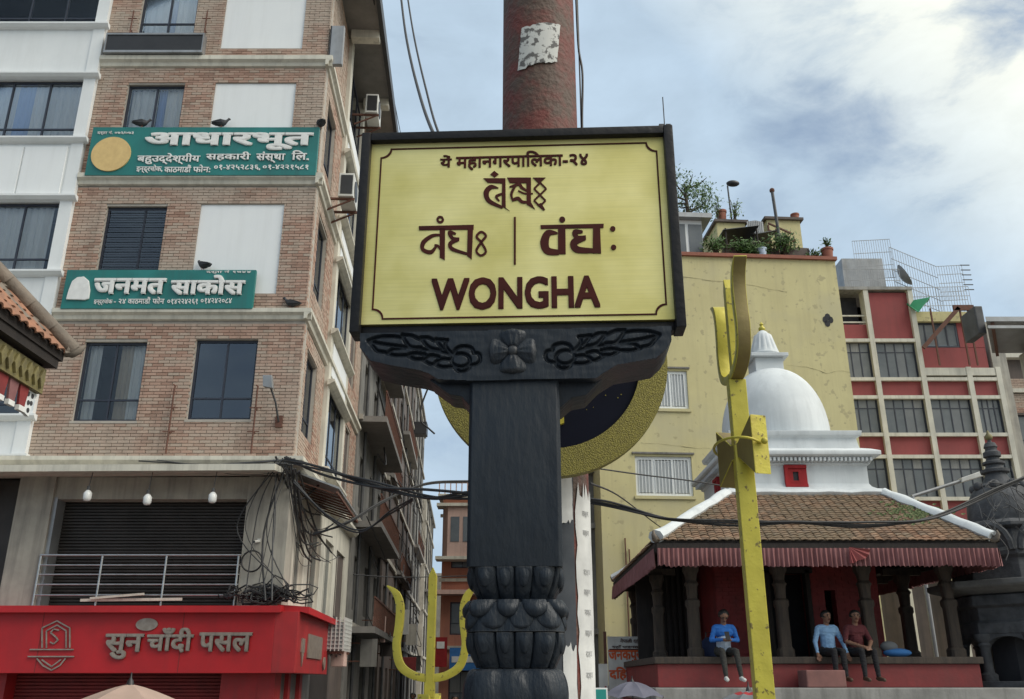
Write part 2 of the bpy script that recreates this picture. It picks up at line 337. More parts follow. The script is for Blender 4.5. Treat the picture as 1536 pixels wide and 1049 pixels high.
M('old_grey', (0.25, 0.24, 0.22), (0.15, 0.145, 0.135), scale=1.1, streak=0.8, grime=(0.06, 0.057, 0.055))
M('old_brown', (0.14, 0.11, 0.095), (0.09, 0.074, 0.068), scale=1.1, streak=0.8, grime=(0.05, 0.045, 0.042))
M('rust_iron', (0.15, 0.06, 0.04), (0.10, 0.05, 0.035), scale=12, rough=0.8)
M('leaf', (0.045, 0.10, 0.022), (0.075, 0.15, 0.03), scale=6, rough=0.6)
M('leaf_light', (0.10, 0.17, 0.045), (0.13, 0.2, 0.06), scale=6, rough=0.6)
M('bark', (0.10, 0.075, 0.055), (0.07, 0.055, 0.04), scale=6)
M('asphalt', (0.075, 0.073, 0.07), (0.05, 0.049, 0.048), scale=2, rough=0.9, bump=0.3)
M('paving', (0.22, 0.205, 0.185), (0.16, 0.15, 0.135), scale=1.5, rough=0.9, bump=0.3)
M('hill', (0.06, 0.09, 0.06), (0.05, 0.075, 0.05), scale=0.02)
M('awning_green', (0.03, 0.30, 0.13), (0.025, 0.24, 0.11), scale=3, rough=0.5)
M('bulb', (0.85, 0.86, 0.84), (0.8, 0.81, 0.8), rough=0.25)
M('galv', (0.36, 0.37, 0.385), (0.27, 0.28, 0.29), scale=2, rough=0.45, metal=0.5, streak=0.4, grime=(0.16, 0.13, 0.1))
M('pigeon', (0.055, 0.058, 0.065), (0.035, 0.036, 0.042), scale=20, rough=0.7)
M('skin_brown', (0.26, 0.135, 0.085), (0.22, 0.115, 0.075), scale=9, rough=0.6)
M('hair_black', (0.008, 0.007, 0.007), (0.012, 0.011, 0.01), rough=0.55)
M('jacket_blue', (0.03, 0.19, 0.62), (0.025, 0.15, 0.52), scale=8, rough=0.8)
M('jacket_pale', (0.55, 0.66, 0.80), (0.48, 0.58, 0.72), scale=8, rough=0.8)
M('shirt_blue', (0.26, 0.44, 0.68), (0.22, 0.38, 0.60), scale=8, rough=0.9)
M('shirt_maroon', (0.12, 0.025, 0.03), (0.09, 0.02, 0.025), scale=8, rough=0.9)
M('trousers_grey', (0.05, 0.048, 0.043), (0.037, 0.036, 0.034), scale=8, rough=0.95)
M('trousers_black', (0.018, 0.017, 0.02), (0.025, 0.024, 0.026), scale=8, rough=0.95)
M('shoe_white', (0.7, 0.7, 0.68), (0.6, 0.6, 0.58), scale=8, rough=0.7)
M('shoe_brown', (0.09, 0.05, 0.03), (0.07, 0.04, 0.025), scale=8, rough=0.6)
M('umb_tan', (0.42, 0.30, 0.245), (0.36, 0.26, 0.21), scale=4, rough=0.9)
M('umb_grey', (0.135, 0.135, 0.175), (0.11, 0.11, 0.145), scale=4, rough=0.85)
M('umb_slate', (0.16, 0.17, 0.18), (0.13, 0.14, 0.15), scale=4, rough=0.85)
M('orange_print', (0.62, 0.10, 0.02), (0.5, 0.08, 0.02), rough=0.6)
M('board_grey', (0.62, 0.61, 0.57), (0.5, 0.49, 0.46), scale=3, rough=0.7, streak=0.4, grime=(0.25, 0.22, 0.2))
M('faded_ink', (0.34, 0.34, 0.34), (0.5, 0.5, 0.5), scale=40, rough=0.8)
M('teal_plate', (0.02, 0.30, 0.26), (0.02, 0.25, 0.22), rough=0.5)
M('blue_cloth', (0.05, 0.20, 0.50), (0.04, 0.16, 0.42), scale=5, rough=0.9)
M('navy_cloth', (0.012, 0.022, 0.07), (0.015, 0.028, 0.08), scale=5, rough=0.9)
m = MAT['bulb']

# brass sheet of the name board: brushed, slightly stained
def brass():
    m = bpy.data.materials.new('brass_sheet'); m.use_nodes = True; n = m.node_tree; b = n.nodes['Principled BSDF']
    tc = n.nodes.new('ShaderNodeTexCoord'); mp = n.nodes.new('ShaderNodeMapping'); n.links.new(tc.outputs['Object'], mp.inputs[0]); mp.inputs['Scale'].default_value = (1.2, 1, 60)
    t = n.nodes.new('ShaderNodeTexNoise'); n.links.new(mp.outputs[0], t.inputs['Vector']); t.inputs['Scale'].default_value = 4; t.inputs['Detail'].default_value = 6
    t2 = n.nodes.new('ShaderNodeTexNoise'); n.links.new(tc.outputs['Object'], t2.inputs['Vector']); t2.inputs['Scale'].default_value = 3.2; t2.inputs['Detail'].default_value = 4
    r = n.nodes.new('ShaderNodeValToRGB'); n.links.new(t2.outputs['Fac'], r.inputs[0])
    r.color_ramp.elements[0].position = 0.36; r.color_ramp.elements[0].color = (0.61, 0.54, 0.18, 1)
    r.color_ramp.elements[1].position = 0.62; r.color_ramp.elements[1].color = (0.81, 0.735, 0.34, 1)
    r3 = n.nodes.new('ShaderNodeValToRGB'); n.links.new(t.outputs['Fac'], r3.inputs[0])
    r3.color_ramp.elements[0].position = 0.38; r3.color_ramp.elements[0].color = (0.93, 0.93, 0.92, 1)
    r3.color_ramp.elements[1].position = 0.6; r3.color_ramp.elements[1].color = (1, 1, 1, 1)
    mx = n.nodes.new('ShaderNodeMix'); mx.data_type = 'RGBA'; mx.blend_type = 'MULTIPLY'; mx.inputs['Factor'].default_value = 1
    n.links.new(r.outputs[0], mx.inputs['A']); n.links.new(r3.outputs[0], mx.inputs['B']); n.links.new(mx.outputs['Result'], b.inputs['Base Color'])
    b.inputs['Metallic'].default_value = 0.6; b.inputs['Roughness'].default_value = 0.5
    rr = n.nodes.new('ShaderNodeMapRange'); n.links.new(t.outputs['Fac'], rr.inputs[0]); rr.inputs[3].default_value = 0.42; rr.inputs[4].default_value = 0.6
    n.links.new(rr.outputs[0], b.inputs['Roughness'])
    MAT['brass'] = m
brass()

# worn edges on the black carved wood
def wear(m, c, p0=0.505, p1=0.56):
    n = m.node_tree; b = n.nodes['Principled BSDF']; src = b.inputs['Base Color'].links[0].from_socket
    g = n.nodes.new('ShaderNodeNewGeometry'); t = n.nodes.new('ShaderNodeTexNoise'); t.inputs['Scale'].default_value = 30; n.links.new(g.outputs['Position'], t.inputs['Vector'])
    r = n.nodes.new('ShaderNodeValToRGB'); n.links.new(g.outputs['Pointiness'], r.inputs[0]); r.color_ramp.elements[0].position = p0; r.color_ramp.elements[1].position = p1
    mu = n.nodes.new('ShaderNodeMath'); mu.operation = 'MULTIPLY'; n.links.new(r.outputs[0], mu.inputs[0]); n.links.new(t.outputs['Fac'], mu.inputs[1])
    mx = n.nodes.new('ShaderNodeMix'); mx.data_type = 'RGBA'; n.links.new(mu.outputs[0], mx.inputs['Factor']); n.links.new(src, mx.inputs['A']); mx.inputs['B'].default_value = (*c, 1); n.links.new(mx.outputs['Result'], b.inputs['Base Color'])
bc_ = MAT['black_wood'].copy(); bc_.name = 'black_carved'; MAT['black_carved'] = bc_; [setattr(x.inputs['Strength'], 'default_value', 0.55) for x in bc_.node_tree.nodes if x.type == 'BUMP']; wear(bc_, (0.11, 0.10, 0.09), 0.52, 0.6)
rr_n = MAT['black_wood'].node_tree; b_ = rr_n.nodes['Principled BSDF']; tn_ = rr_n.nodes.new('ShaderNodeTexNoise'); tn_.inputs['Scale'].default_value = 5; mr_ = rr_n.nodes.new('ShaderNodeMapRange')
gg_ = rr_n.nodes.new('ShaderNodeNewGeometry'); rr_n.links.new(gg_.outputs['Position'], tn_.inputs['Vector']); rr_n.links.new(tn_.outputs['Fac'], mr_.inputs[0]); mr_.inputs[1].default_value = 0.3; mr_.inputs[2].default_value = 0.7; mr_.inputs[3].default_value = 0.32; mr_.inputs[4].default_value = 0.62; rr_n.links.new(mr_.outputs[0], b_.inputs['Roughness'])

# ---------------------------------------------------------------- lettering
def text_mesh(body, mat, w=None, h=None, depth=0.01, bold=0.012, res=3, name='lettering', fit_w=True):
    """writing as thin solid letters in the x-z plane, facing -y, lower left corner at the origin"""
    c = bpy.data.curves.new('lettering', 'FONT'); c.body = body; c.size = 1; c.extrude = 0.1; c.resolution_u = res
    o = bpy.data.objects.new('lettering', c); col.objects.link(o)
    dg = bpy.context.evaluated_depsgraph_get(); me = bpy.data.meshes.new_from_object(o.evaluated_get(dg))
    bpy.data.objects.remove(o); bpy.data.curves.remove(c)
    X = [v.co.x for v in me.vertices]; Y = [v.co.y for v in me.vertices]
    x0, x1, y0, y1 = min(X), max(X), min(Y), max(Y)
    sx = w/(x1-x0) if w else None; sz = h/(y1-y0) if h else None
    sx = sx or sz; sz = sz or sx
    for v in me.vertices: v.co = Vector(((v.co.x-x0)*sx, -v.co.z*(depth/0.2) - depth/2, (v.co.y-y0)*sz))
    if bold:
        # heavier strokes: the same letters laid again, shifted round a small circle, each a hair behind the last
        V0 = [tuple(v.co) for v in me.vertices]; F0 = [tuple(p.vertices) for p in me.polygons]; V, F = [], []
        ring8 = [(-1, -1), (1, -1), (1, 1), (-1, 1), (0, -1), (1, 0), (0, 1), (-1, 0)]; nc = 8 if bold > 0.02 else 4
        for k in range(nc+1):
            dx, dz = (0, 0) if k == nc else (bold*sx*ring8[k][0]*0.9, bold*sz*ring8[k][1]*0.9); b = len(V)
            V += [(x+dx, y+(depth*0.04*(nc-k) if y < -depth*0.5 else 0), z+dz) for x, y, z in V0]; F += [tuple(b+i for i in f) for f in F0]
        bpy.data.meshes.remove(me); me = bpy.data.meshes.new(name); me.from_pydata(V, [], F)
    me.name = name; me.materials.clear(); me.materials.append(MAT[mat]); me.update()
    return me
def write(parent, body, mat, x, y, z, w, h, **k):
    me = text_mesh(body, mat, w, h, **k); o = link('lettering', me, parent); o.location = (x, y, z); return o
# ================================================================ the setting
g = MB(); g.box(-600, 600, -300, 1500, -0.5, 0.0); tag(g.build('ground', MAT['paving'], recalc=False), kind='structure')
g = MB(); g.add([(-5.0, -60, 0.004), (1.2, -60, 0.004), (-3.0, 40, 0.004), (-9.0, 140, 0.004), (-12.5, 140, 0.004), (-5.4, 40, 0.004), (-4.0, 17, 0.004)], [(0, 1, 2, 3, 4, 5, 6)])
tag(g.build('road', MAT['asphalt'], recalc=False), kind='structure')

# ================================================================ street name sign on its carved post
SY, SX, SA = 2.40, 0.010, R(-2.6)
sdir = Vector((math.cos(SA), math.sin(SA), 0)); snrm = Vector((math.sin(SA), -math.cos(SA), 0))   # snrm faces the viewer
def sgn(px, py, off=0.0):
    """photo pixel -> (local x, z) on the face plane of the sign, off metres proud of it"""
    o = Vector((SX, SY, 0)) + snrm*off
    a = at(px, py, 1.0); d = a - Vector((0, 0, EYE))
    t = (o - Vector((0, 0, EYE))).xy.dot(snrm.xy) / d.xy.dot(snrm.xy)
    p = Vector((0, 0, EYE)) + d*t
    return ((p.xy - o.xy).dot(sdir.xy), p.z)
sign = thing('street_name_sign', 'black carved wooden post carrying a framed brass name board reading WONGHA', 'street sign', (SX, SY, 0), SA)
PF = -0.020     # local y of the brass face
FW = 0.028
fx0, fx1, fz0, fz1 = -0.468, 0.477, 2.922, 3.578
m = MB()
m.box(fx0, fx0+FW, -0.046, 0.035, fz0, fz1); m.box(fx1-FW, fx1, -0.046, 0.035, fz0, fz1)
m.box(fx0+FW, fx1-FW, -0.044, 0.033, fz1-FW, fz1-0.001); m.box(fx0+FW, fx1-FW, -0.010, 0.033, fz0+0.002, fz0+0.030)
m.build('board_frame', MAT['frame_wood'], sign, bevel=0.004, smooth=40)
panel = MB().box(fx0+FW-0.004, fx1-FW+0.004, PF, 0.012, fz0+0.032, fz1-FW+0.003).build('board_panel', MAT['brass'], sign)
def flat(name, polys, mat, parent, y, th=0.0025):
    m = MB()
    for p in polys: m.prism(p, y-th, y, 'y')
    return m.build(name, MAT[mat], parent)
def stroke(pts, ws, n=6):
    """a brush stroke: ribbon polygon along a smooth line with changing width; pts in photo pixels"""
    P = [Vector((*p, 0)) for p in pts]; C = bez(P, n) if len(P) > 2 else P
    W = []
    for i in range(len(C)):
        t = i/(len(C)-1)*(len(ws)-1); a = int(min(t, len(ws)-2)) if len(ws) > 1 else 0
        W.append(ws[a]+(ws[min(a+1, len(ws)-1)]-ws[a])*(t-a))
    L, Rr = [], []
    for i, c in enumerate(C):
        t = (C[min(i+1, len(C)-1)] - C[max(i-1, 0)]).normalized(); nn = Vector((-t.y, t.x, 0))
        L.append(c+nn*W[i]/2); Rr.append(c-nn*W[i]/2)
    return [(v.x, v.y) for v in L + Rr[::-1]]
def px2(poly, off=-PF): return [sgn(x, y, off) for x, y in poly]
K = 3.958
def cz(*pts): return [(600 + x/K, 215 + y/K) for x, y in pts]
# border line with notched corners, as four-sided ribbon
def border(inset, off):
    x0, z0 = sgn(561, 484); x1, z1 = sgn(983, 219)
    x0 -= 0.004; 
    x0 += inset; x1 += 0.002-inset; z0 += inset; z1 -= inset; r = 0.030
    pts = []
    for cxx, czz, sx, sz in ((x0, z0, 1, 1), (x1, z0, -1, 1), (x1, z1, -1, -1), (x0, z1, 1, -1)):
        arc = [(cxx+sx*(r*math.cos(a)), czz+sz*(r*math.sin(a))) for a in [R(q*15) for q in range(7)]]
        pts += (arc[::-1] if sx*sz > 0 else arc)
    return pts
bi, bo = border(0.0045, 0), border(0, 0)
m = MB(); n_ = len(bo)
for i in range(n_):
    j = (i+1) % n_
    q = [bo[i], bo[j], bi[j], bi[i]]
    m.prism(q, PF-0.0022, PF-0.0002, 'y')
m.build('border_line', MAT['sign_brown'], panel)
# bottom row WONGHA and the top line
def fit_text(body, tl, br, mat='sign_brown', bold=0.012, sy=PF-0.0006):
    x0, z1 = sgn(*tl, -PF); x1, z0 = sgn(*br, -PF)
    return write(panel, body, mat, x0, sy, z0, x1-x0, z1-z0, depth=0.0025, bold=bold)
fit_text('WONGHA', (649, 420), (899, 460), bold=0.034)
fit_text('यें', (661, 234), (677, 251), bold=0.024); fit_text('महानगरपािलका-२४', (685, 230), (882, 251), bold=0.024)
# second row: the name in ornamental letters (brush strokes)
S = []
def st(ws, *pts): S.append(px2(stroke(cz(*pts), [w/K for w in ws])))
def pg(*pts): S.append(px2(cz(*pts)))
pg((560,166),(586,186),(562,205),(536,187))
pg((495,210),(626,210),(628,386),(652,404),(604,376),(606,240),(520,236))
st([4,26,32,26,14], (585,268),(540,262),(512,296),(530,345),(610,384))
st([12,16,8], (612,300),(572,318),(590,345))
pg((636,206),(778,206),(778,352),(802,394),(752,366),(750,238),(652,238))
st([8,18,18,10], (650,262),(706,246),(722,264),(752,284)); st([14,16,12], (690,244),(662,300),(668,338))
st([14,22,18,10], (664,342),(700,330),(726,350),(770,352)); st([8,9,6], (702,284),(740,300),(790,300))
pg((788,206),(864,206),(826,244)); 
for (cx_, cy_, r_) in ((832, 272, 36), (830, 342, 34)):
    for a in range(4):
        q = [(cx_+r_*math.cos(R(90*a)), cy_+r_*math.sin(R(90*a))), (cx_+r_*math.cos(R(90*a+90)), cy_+r_*math.sin(R(90*a+90)))]
        st([10, 10], *q)
pg((838,356),(862,396),(852,402),(812,368))
# third row left: old local script
pg((112,494),(438,486),(437,514),(113,518)); st([44,44], (238,455),(238,456)) if False else None
for (cx_, cy_, ro) in ((239, 455, 22),):
    for a in range(8): st([13, 13], (cx_+17*math.cos(R(45*a)), cy_+17*math.sin(R(45*a))), (cx_+17*math.cos(R(45*a+50)), cy_+17*math.sin(R(45*a+50))))
pg((236,508),(268,508),(266,696),(236,680))
st([12,20,26,22,24,10], (238,546),(190,552),(140,590),(136,632),(184,648),(216,612)); st([10,16,12], (205,606),(226,612),(240,632))
pg((402,508),(434,508),(426,692),(398,670))
st([10,26,20,20], (332,540),(296,532),(312,566),(352,572)); st([18,24,22,14], (345,574),(300,596),(312,630),(404,660))
st([14,14,12,14,14,14,12,14,14], (482,586),(455,556),(482,528),(510,552),(482,590),(454,640),(480,668),(510,644),(482,588))
st([12, 12], (682, 440), (682, 722))
# third row right: Devanagari
pg((834,488),(1210,480),(1208,504),(836,510))
pg((938,500),(982,500),(984,660),(938,660)); S.append(px2([(600+(963+18*math.cos(R(a*30)))/K, 215+(455+18*math.sin(R(a*30)))/K) for a in range(12)]))
st([8,40,52,44,30], (936,536),(880,536),(858,590),(876,640),(944,650))
pg((1146,500),(1188,500),(1194,656),(1144,656))
st([14,34,26,26], (1085,528),(1040,530),(1052,562),(1104,562)); st([26,44,40,26], (1098,564),(1035,590),(1050,632),(1150,640))
for (cx_, cy_) in ((1263, 510), (1268, 620)):
    S.append(px2([(600+(cx_+16*math.cos(R(a*30)))/K, 215+(cy_+16*math.sin(R(a*30)))/K) for a in range(12)]))
m = MB()
for i, p in enumerate(S): m.prism(p, PF-0.0024-0.00005*(i % 9), PF-0.0004, 'y')
m.build('lettering', MAT['sign_brown'], panel)

# carved bracket under the board: front face is a fine grid carved by a height function
BFY = -0.132    # local y of the bracket's front face
def bq(px, py): return sgn(px, py, -BFY)
prof_px = [(540,500),(540,522),(556,541),(586,548),(628,555),(643,560),(657,569),(708,571),(842,568),(895,567),(908,558),(926,547),(985,537),(1000,523),(1007,512),(1007,489)]
prof = [bq(*p) for p in prof_px]
def inside(x, z, poly):
    r = False; j = len(poly)-1
    for i in range(len(poly)):
        xi, zi = poly[i]; xj, zj = poly[j]
        if (zi > z) != (zj > z) and x < (xj-xi)*(z-zi)/(zj-zi)+xi: r = not r
        j = i
    return r
KB = 1536/245.0
def cb(*pts): return [bq(535 + x/KB, 485 + y/KB) for x, y in pts]
grooves = []
L_ = [((105,162),(200,130),(330,122),(420,135)), ((105,165),(250,195),(400,215),(500,225)), ((105,165),(150,215),(190,258),(265,272)),
      ((425,110),(455,170),(510,222),(600,228)), ((425,110),(510,115),(590,150)), ((600,135),(640,190),(690,232),(780,250)), ((600,135),(670,135),(725,165)),
      ((740,150),(850,158)), ((850,158),(830,190),(845,235),(900,290)), ((740,155),(775,200),(810,235)),
      ((500,225),(600,240),(780,262),(880,290)), ((280,285),(340,245),(450,235)), ((280,285),(370,302),(460,298)), ((470,298),(540,280),(640,292)),
      ((470,298),(540,335),(610,335)), ((620,345),(690,300),(770,315)), ((620,345),(700,385),(760,360)), ((740,365),(800,335),(880,340)), ((740,390),(800,410),(900,405))]
for q in L_: grooves.append(cb(*q))
def ell(cx_, cy_, a, b, n=22): return cb(*[(cx_+a*math.cos(2*math.pi*k/n), cy_+b*math.sin(2*math.pi*k/n)) for k in range(n+1)])
grooves += [ell(975, 345, 88, 62), cb((905,290),(940,235),(1010,215),(1080,235),(1100,280)), cb((1095,275),(1150,290),(1160,340),(1130,380),(1060,392)), cb((915,405),(950,445),(1010,450),(1055,420),(1062,395))]
mid = bq(769, 525)[0]
allg = grooves + [[(2*mid-x, z+0.004) for x, z in gq] for gq in grooves]
allg = [[(v.x, v.y) for v in bez([Vector((*p, 0)) for p in gq], 4)] for gq in allg]
STEP = 0.0017
xa, xb = min(p[0] for p in prof), max(p[0] for p in prof); za, zb = min(p[1] for p in prof), max(p[1] for p in prof)
nx, nz = int((xb-xa)/STEP)+1, int((zb-za)/STEP)+1
depth = {}
for gq in allg:
    for i in range(len(gq)-1):
        (x0, z0), (x1, z1) = gq[i], gq[i+1]; w = 0.0062
        for ix in range(int((min(x0, x1)-w-xa)/STEP), int((max(x0, x1)+w-xa)/STEP)+2):
            for iz in range(int((min(z0, z1)-w-za)/STEP), int((max(z0, z1)+w-za)/STEP)+2):
                x, z = xa+ix*STEP, za+iz*STEP; dx, dz = x1-x0, z1-z0; L2 = dx*dx+dz*dz or 1e-9
                t = max(0, min(1, ((x-x0)*dx+(z-z0)*dz)/L2)); d = math.hypot(x-x0-t*dx, z-z0-t*dz)
                if d < w: depth[(ix, iz)] = max(depth.get((ix, iz), 0), 0.013*min(1, (1-d/w)*1.7))
m = MB(); idx = {}
cells = [(i, j) for i in range(nx) for j in range(nz) if inside(xa+(i+.5)*STEP, za+(j+.5)*STEP, prof)]
vs, fs = [], []
for i, j in cells:
    q = []
    for c in ((i, j), (i+1, j), (i+1, j+1), (i, j+1)):
        if c not in idx:
            idx[c] = len(vs); x, z = xa+c[0]*STEP, za+c[1]*STEP
            vs.append((x, BFY + depth.get(c, 0) + 0.0012*noise.noise((x*22, z*60, 0)), z))
        q.append(idx[c])
    fs.append(q)
m.add(vs, fs)
BT = 0.175
m.prism(prof, BFY+0.0135, BFY+BT, 'y')     # body of the bracket behind the carved face
edge = len(prof)                            # rim closing the gap between face and body
m.add([(x, BFY+0.0008, z) for x, z in prof] + [(x, BFY+0.0135, z) for x, z in prof], [(i, (i+1) % edge, edge+(i+1) % edge, edge+i) for i in range(edge)])
brk = m.build('bracket', MAT['black_wood'], sign, smooth=50, recalc=False)
# smaller stepped corbel between bracket and post
cp = [bq(*p) for p in [(640,562),(672,585),(690,588),(704,604),(842,604),(858,590),(880,586),(905,560)]]
MB().prism(cp, BFY+0.04, BFY+0.165, 'y').build('corbel', MAT['black_wood'], sign, bevel=0.003, smooth=40)
fc = bq(769, 527)
def petal(mb, ang, r0, r1, wd, th):
    n, k = 12, 6
    vs = []
    for i in range(n+1):
        t = i/n; rr = r0+(r1-r0)*t; ww = wd*(0.35+0.65*math.sin(min(1, t*1.25)*math.pi*0.55))*math.sqrt(max(0.0, 1-((t-0.6)/0.4)**4 if t > 0.6 else 1))
        for j in range(-k, k+1):
            s = j/k; lift = th*(1-s*s)*math.sqrt(max(0.02, 1-(2*t-1)**4))
            lift -= 0.003*max(0, math.cos(s*13))*(1 if abs(s) < 0.62 and 0.15 < t < 0.75 else 0)
            x, z = rr, ww*s
            vs.append((fc[0]+x*math.cos(ang)-z*math.sin(ang), BFY-0.001-lift, fc[1]+x*math.sin(ang)+z*math.cos(ang)))
    w = 2*k+1
    mb.add(vs, [(i*w+j, i*w+j+1, (i+1)*w+j+1, (i+1)*w+j) for i in range(n) for j in range(w-1)])
for a in range(4):
    m = MB(); petal(m, R(90*a), 0.008, 0.064, 0.036, 0.013); m.build('petal', MAT['black_carved'], brk, smooth=60)
m = MB(); m.sphere((fc[0], BFY-0.004, fc[1]), 0.015, 14, 10, sy=0.8); m.build('flower_centre', MAT['black_carved'], brk, smooth=60)
# post shaft, square with softened corners
pz1 = 2.80; pz0 = sgn(775, 858)[1]
px0, px1 = sgn(707, 700)[0], sgn(842, 700)[0]; hw = (px1-px0)/2; pcx = (px0+px1)/2
def sqring(h, c): return [(pcx-h+c, -h), (pcx+h-c, -h), (pcx+h, -h+c), (pcx+h, h-c), (pcx+h-c, h), (pcx-h+c, h), (pcx-h, h-c), (pcx-h, -h+c)]
m = MB(); m.prism(sqring(hw-0.002, 0.009), pz0, pz1-0.012, 'z'); m.build('post', MAT['black_wood'], sign, bevel=0.002, smooth=40)
post_y = 0.0
# carved lotus tiers
def tier(name, z0, z1, prof_fn, npet, amp, kind):
    n, mm = 160, 30; prof_l = []
    for i in range(mm+1):
        t = i/mm; prof_l.append((prof_fn(t), z0+(z1-z0)*t))
    def fn(q, z):
        t = (z-z0)/(z1-z0); ph = (q*npet/(2*math.pi)) % 1.0; s = abs(ph-0.5)*2
        if kind == 'hang':      # petals hanging, rounded tips down
            return 1 + amp*(0.5-s*s)*(1-0.25*t) - (0.05 if s > 0.9 else 0)
        if kind == 'scale':     # two rows of overlapping scales
            e1 = 0.30+0.45*s*s; ph2 = (ph+0.5) % 1.0; s2 = abs(ph2-0.5)*2; e2 = 0.05+0.42*s2*s2
            v = 0
            if t > e1: v = amp*(0.55-0.5*(t-e1))
            elif t > e2: v = amp*(0.1-0.2*(t-e2))
            else: v = -amp*0.75
            return 1 + v
        return 1 + amp*0.5*math.cos(q*npet)
    mb = MB(); mb.lathe(prof_l, n, (pcx, 0, 0), fn=fn, sq=5.0); return mb.build(name, MAT['black_carved'], sign, smooth=45)
zt = [sgn(775, y)[1] for y in (858, 906, 952, 1004, 1049)]
tier('lotus_band', zt[1]+0.002, zt[0], lambda t: hw*(0.76+0.22*math.sin(t*math.pi*0.5)), 16, 0.06, 'hang')
tier('lotus_band', zt[2]+0.002, zt[1], lambda t: hw*(1.0-0.17*t*t), 12, 0.02, 'wave')
tier('lotus_band', zt[3]+0.002, zt[2], lambda t: hw*(0.78+0.20*math.sin(min(1, t*1.1)*math.pi*0.5)), 16, 0.07, 'hang')
tier('ring_moulding', zt[4]-0.05, zt[3], lambda t: hw*(0.86+0.18*math.sqrt(max(0, math.sin(t*math.pi)))), 12, 0.05, 'wave')
# overlapping carved scales on the middle band, and curled leaves on the hanging ones
def sq_pt(q, r):
    cs, sn = math.cos(q), math.sin(q); k = (abs(cs)**5+abs(sn)**5)**(-0.2); return pcx+r*k*cs, r*k*sn
def scale_petal(q0, half, z_top, z_tip, r_top, r_tip, th, tipc=1.0):
    n, k = 12, 6; vs = []
    for i in range(n+1):
        v = i/n; w = half*math.sqrt(max(0, 1-v**2.4)); z = z_top+(z_tip-z_top)*v; r = r_top+(r_tip-r_top)*v
        for j in range(-k, k+1):
            s = j/k; lift = th*(1-0.75*s*s)*(0.35+0.65*math.sin(v*math.pi*0.8+0.4))*tipc - 0.012*(abs(s) > 0.99) - 0.006*(v > 0.97)
            x, y = sq_pt(q0+w*s, r+lift); vs.append((x, y, z))
    w = 2*k+1; m = MB(); m.add(vs, [(i*w+j, i*w+j+1, (i+1)*w+j+1, (i+1)*w+j) for i in range(n) for j in range(w-1)]); m.build('carved_scale', MAT['black_carved'], sign, smooth=60, recalc=False)
for k in range(12): scale_petal(R(30*k+7.5), R(19), zt[1]-0.004, zt[2]+0.006, hw*0.86, hw*1.0, 0.012)
for k in range(12): scale_petal(R(30*k+22.5), R(15), zt[1]+0.002, zt[1]-(zt[1]-zt[2])*0.55, hw*0.88, hw*0.96, 0.022)
for (za_, zb_) in ((zt[0], zt[1]), (zt[2], zt[3])):
    for k in range(16): scale_petal(R(22.5*k+11.25), R(7.5), za_-0.004, za_-(za_-zb_)*0.62, hw*0.95, hw*0.92, 0.010)
m = MB(); m.prism(sqring(hw*0.95, 0.01), 0.5, zt[4]-0.048, 'z'); m.box(pcx-0.24, pcx+0.24, -0.24, 0.24, 0, 0.5); m.build('pedestal', MAT['black_wood'], sign, bevel=0.006)

# ================================================================ rusty pole behind the sign
PX, PY, PR = 0.117, 3.25, 0.160
pole = thing('utility_pole', 'thick rusty red steel pole rising behind the name board', 'pole', (PX, PY, 0))
m = MB(); m.tube([(0, 0, z) for z in (0, 1, 2, 3, 4, 5, 6.5, 8.0)], [PR*1.02, PR*1.02, PR*1.01, PR, PR*0.985, PR*0.965, PR*0.94, PR*0.9], 40); m.build('shaft', MAT['rust_pole'], pole, smooth=40)
m = MB(); m.tube([(0, 0, 2.93), (0, 0, 2.96)], PR*1.02, 40); m.build('clamp_band', MAT['rust_iron'], pole, smooth=40)
def wrap(name, a0, a1, z0, z1, mat, parent, r=PR+0.003, n=14, k=10, ragged=0.0, seed=1, shear=0.0):
    m = MB(); vs = []; rr = random.Random(seed)
    e = [[rr.uniform(0, ragged) for _ in range(k+1)] for _ in range(2)]; f = [[rr.uniform(0, ragged) for _ in range(n+1)] for _ in range(2)]
    for i in range(n+1):
        for j in range(k+1):
            t, s = i/n, j/k
            aa = a0 + e[0][j] + (a1 - a0 - e[0][j] - e[1][j])*t + shear*(s-.5)*0.2
            zz = z0 + f[0][i] + (z1 - z0 - f[0][i] - f[1][i])*s + shear*t*0.05
            q = r + 0.0015*noise.noise((aa*9, zz*30, seed))
            vs.append((q*math.sin(aa), -q*math.cos(aa), zz))
    w = k+1; m.add(vs, [(i*w+j, (i+1)*w+j, (i+1)*w+j+1, i*w+j+1) for i in range(n) for j in range(k)])
    return m.build(name, MAT[mat], parent, smooth=60, recalc=False)
tag(wrap('dark_poster', R(-75), R(36), 0.4, 2.72, 'dark_poster', pole, ragged=0.01, seed=21, k=20), 'dark weathered sheet pasted round the lower shaft')
zst = [at(800, y, PY-PR).z for y in (103, 38)]
tag(wrap('torn_sticker', R(-32), R(29), zst[0], zst[1], 'paper_dirty', pole, ragged=0.012, seed=3, shear=0.6), 'torn white paper sticker with smudged print')
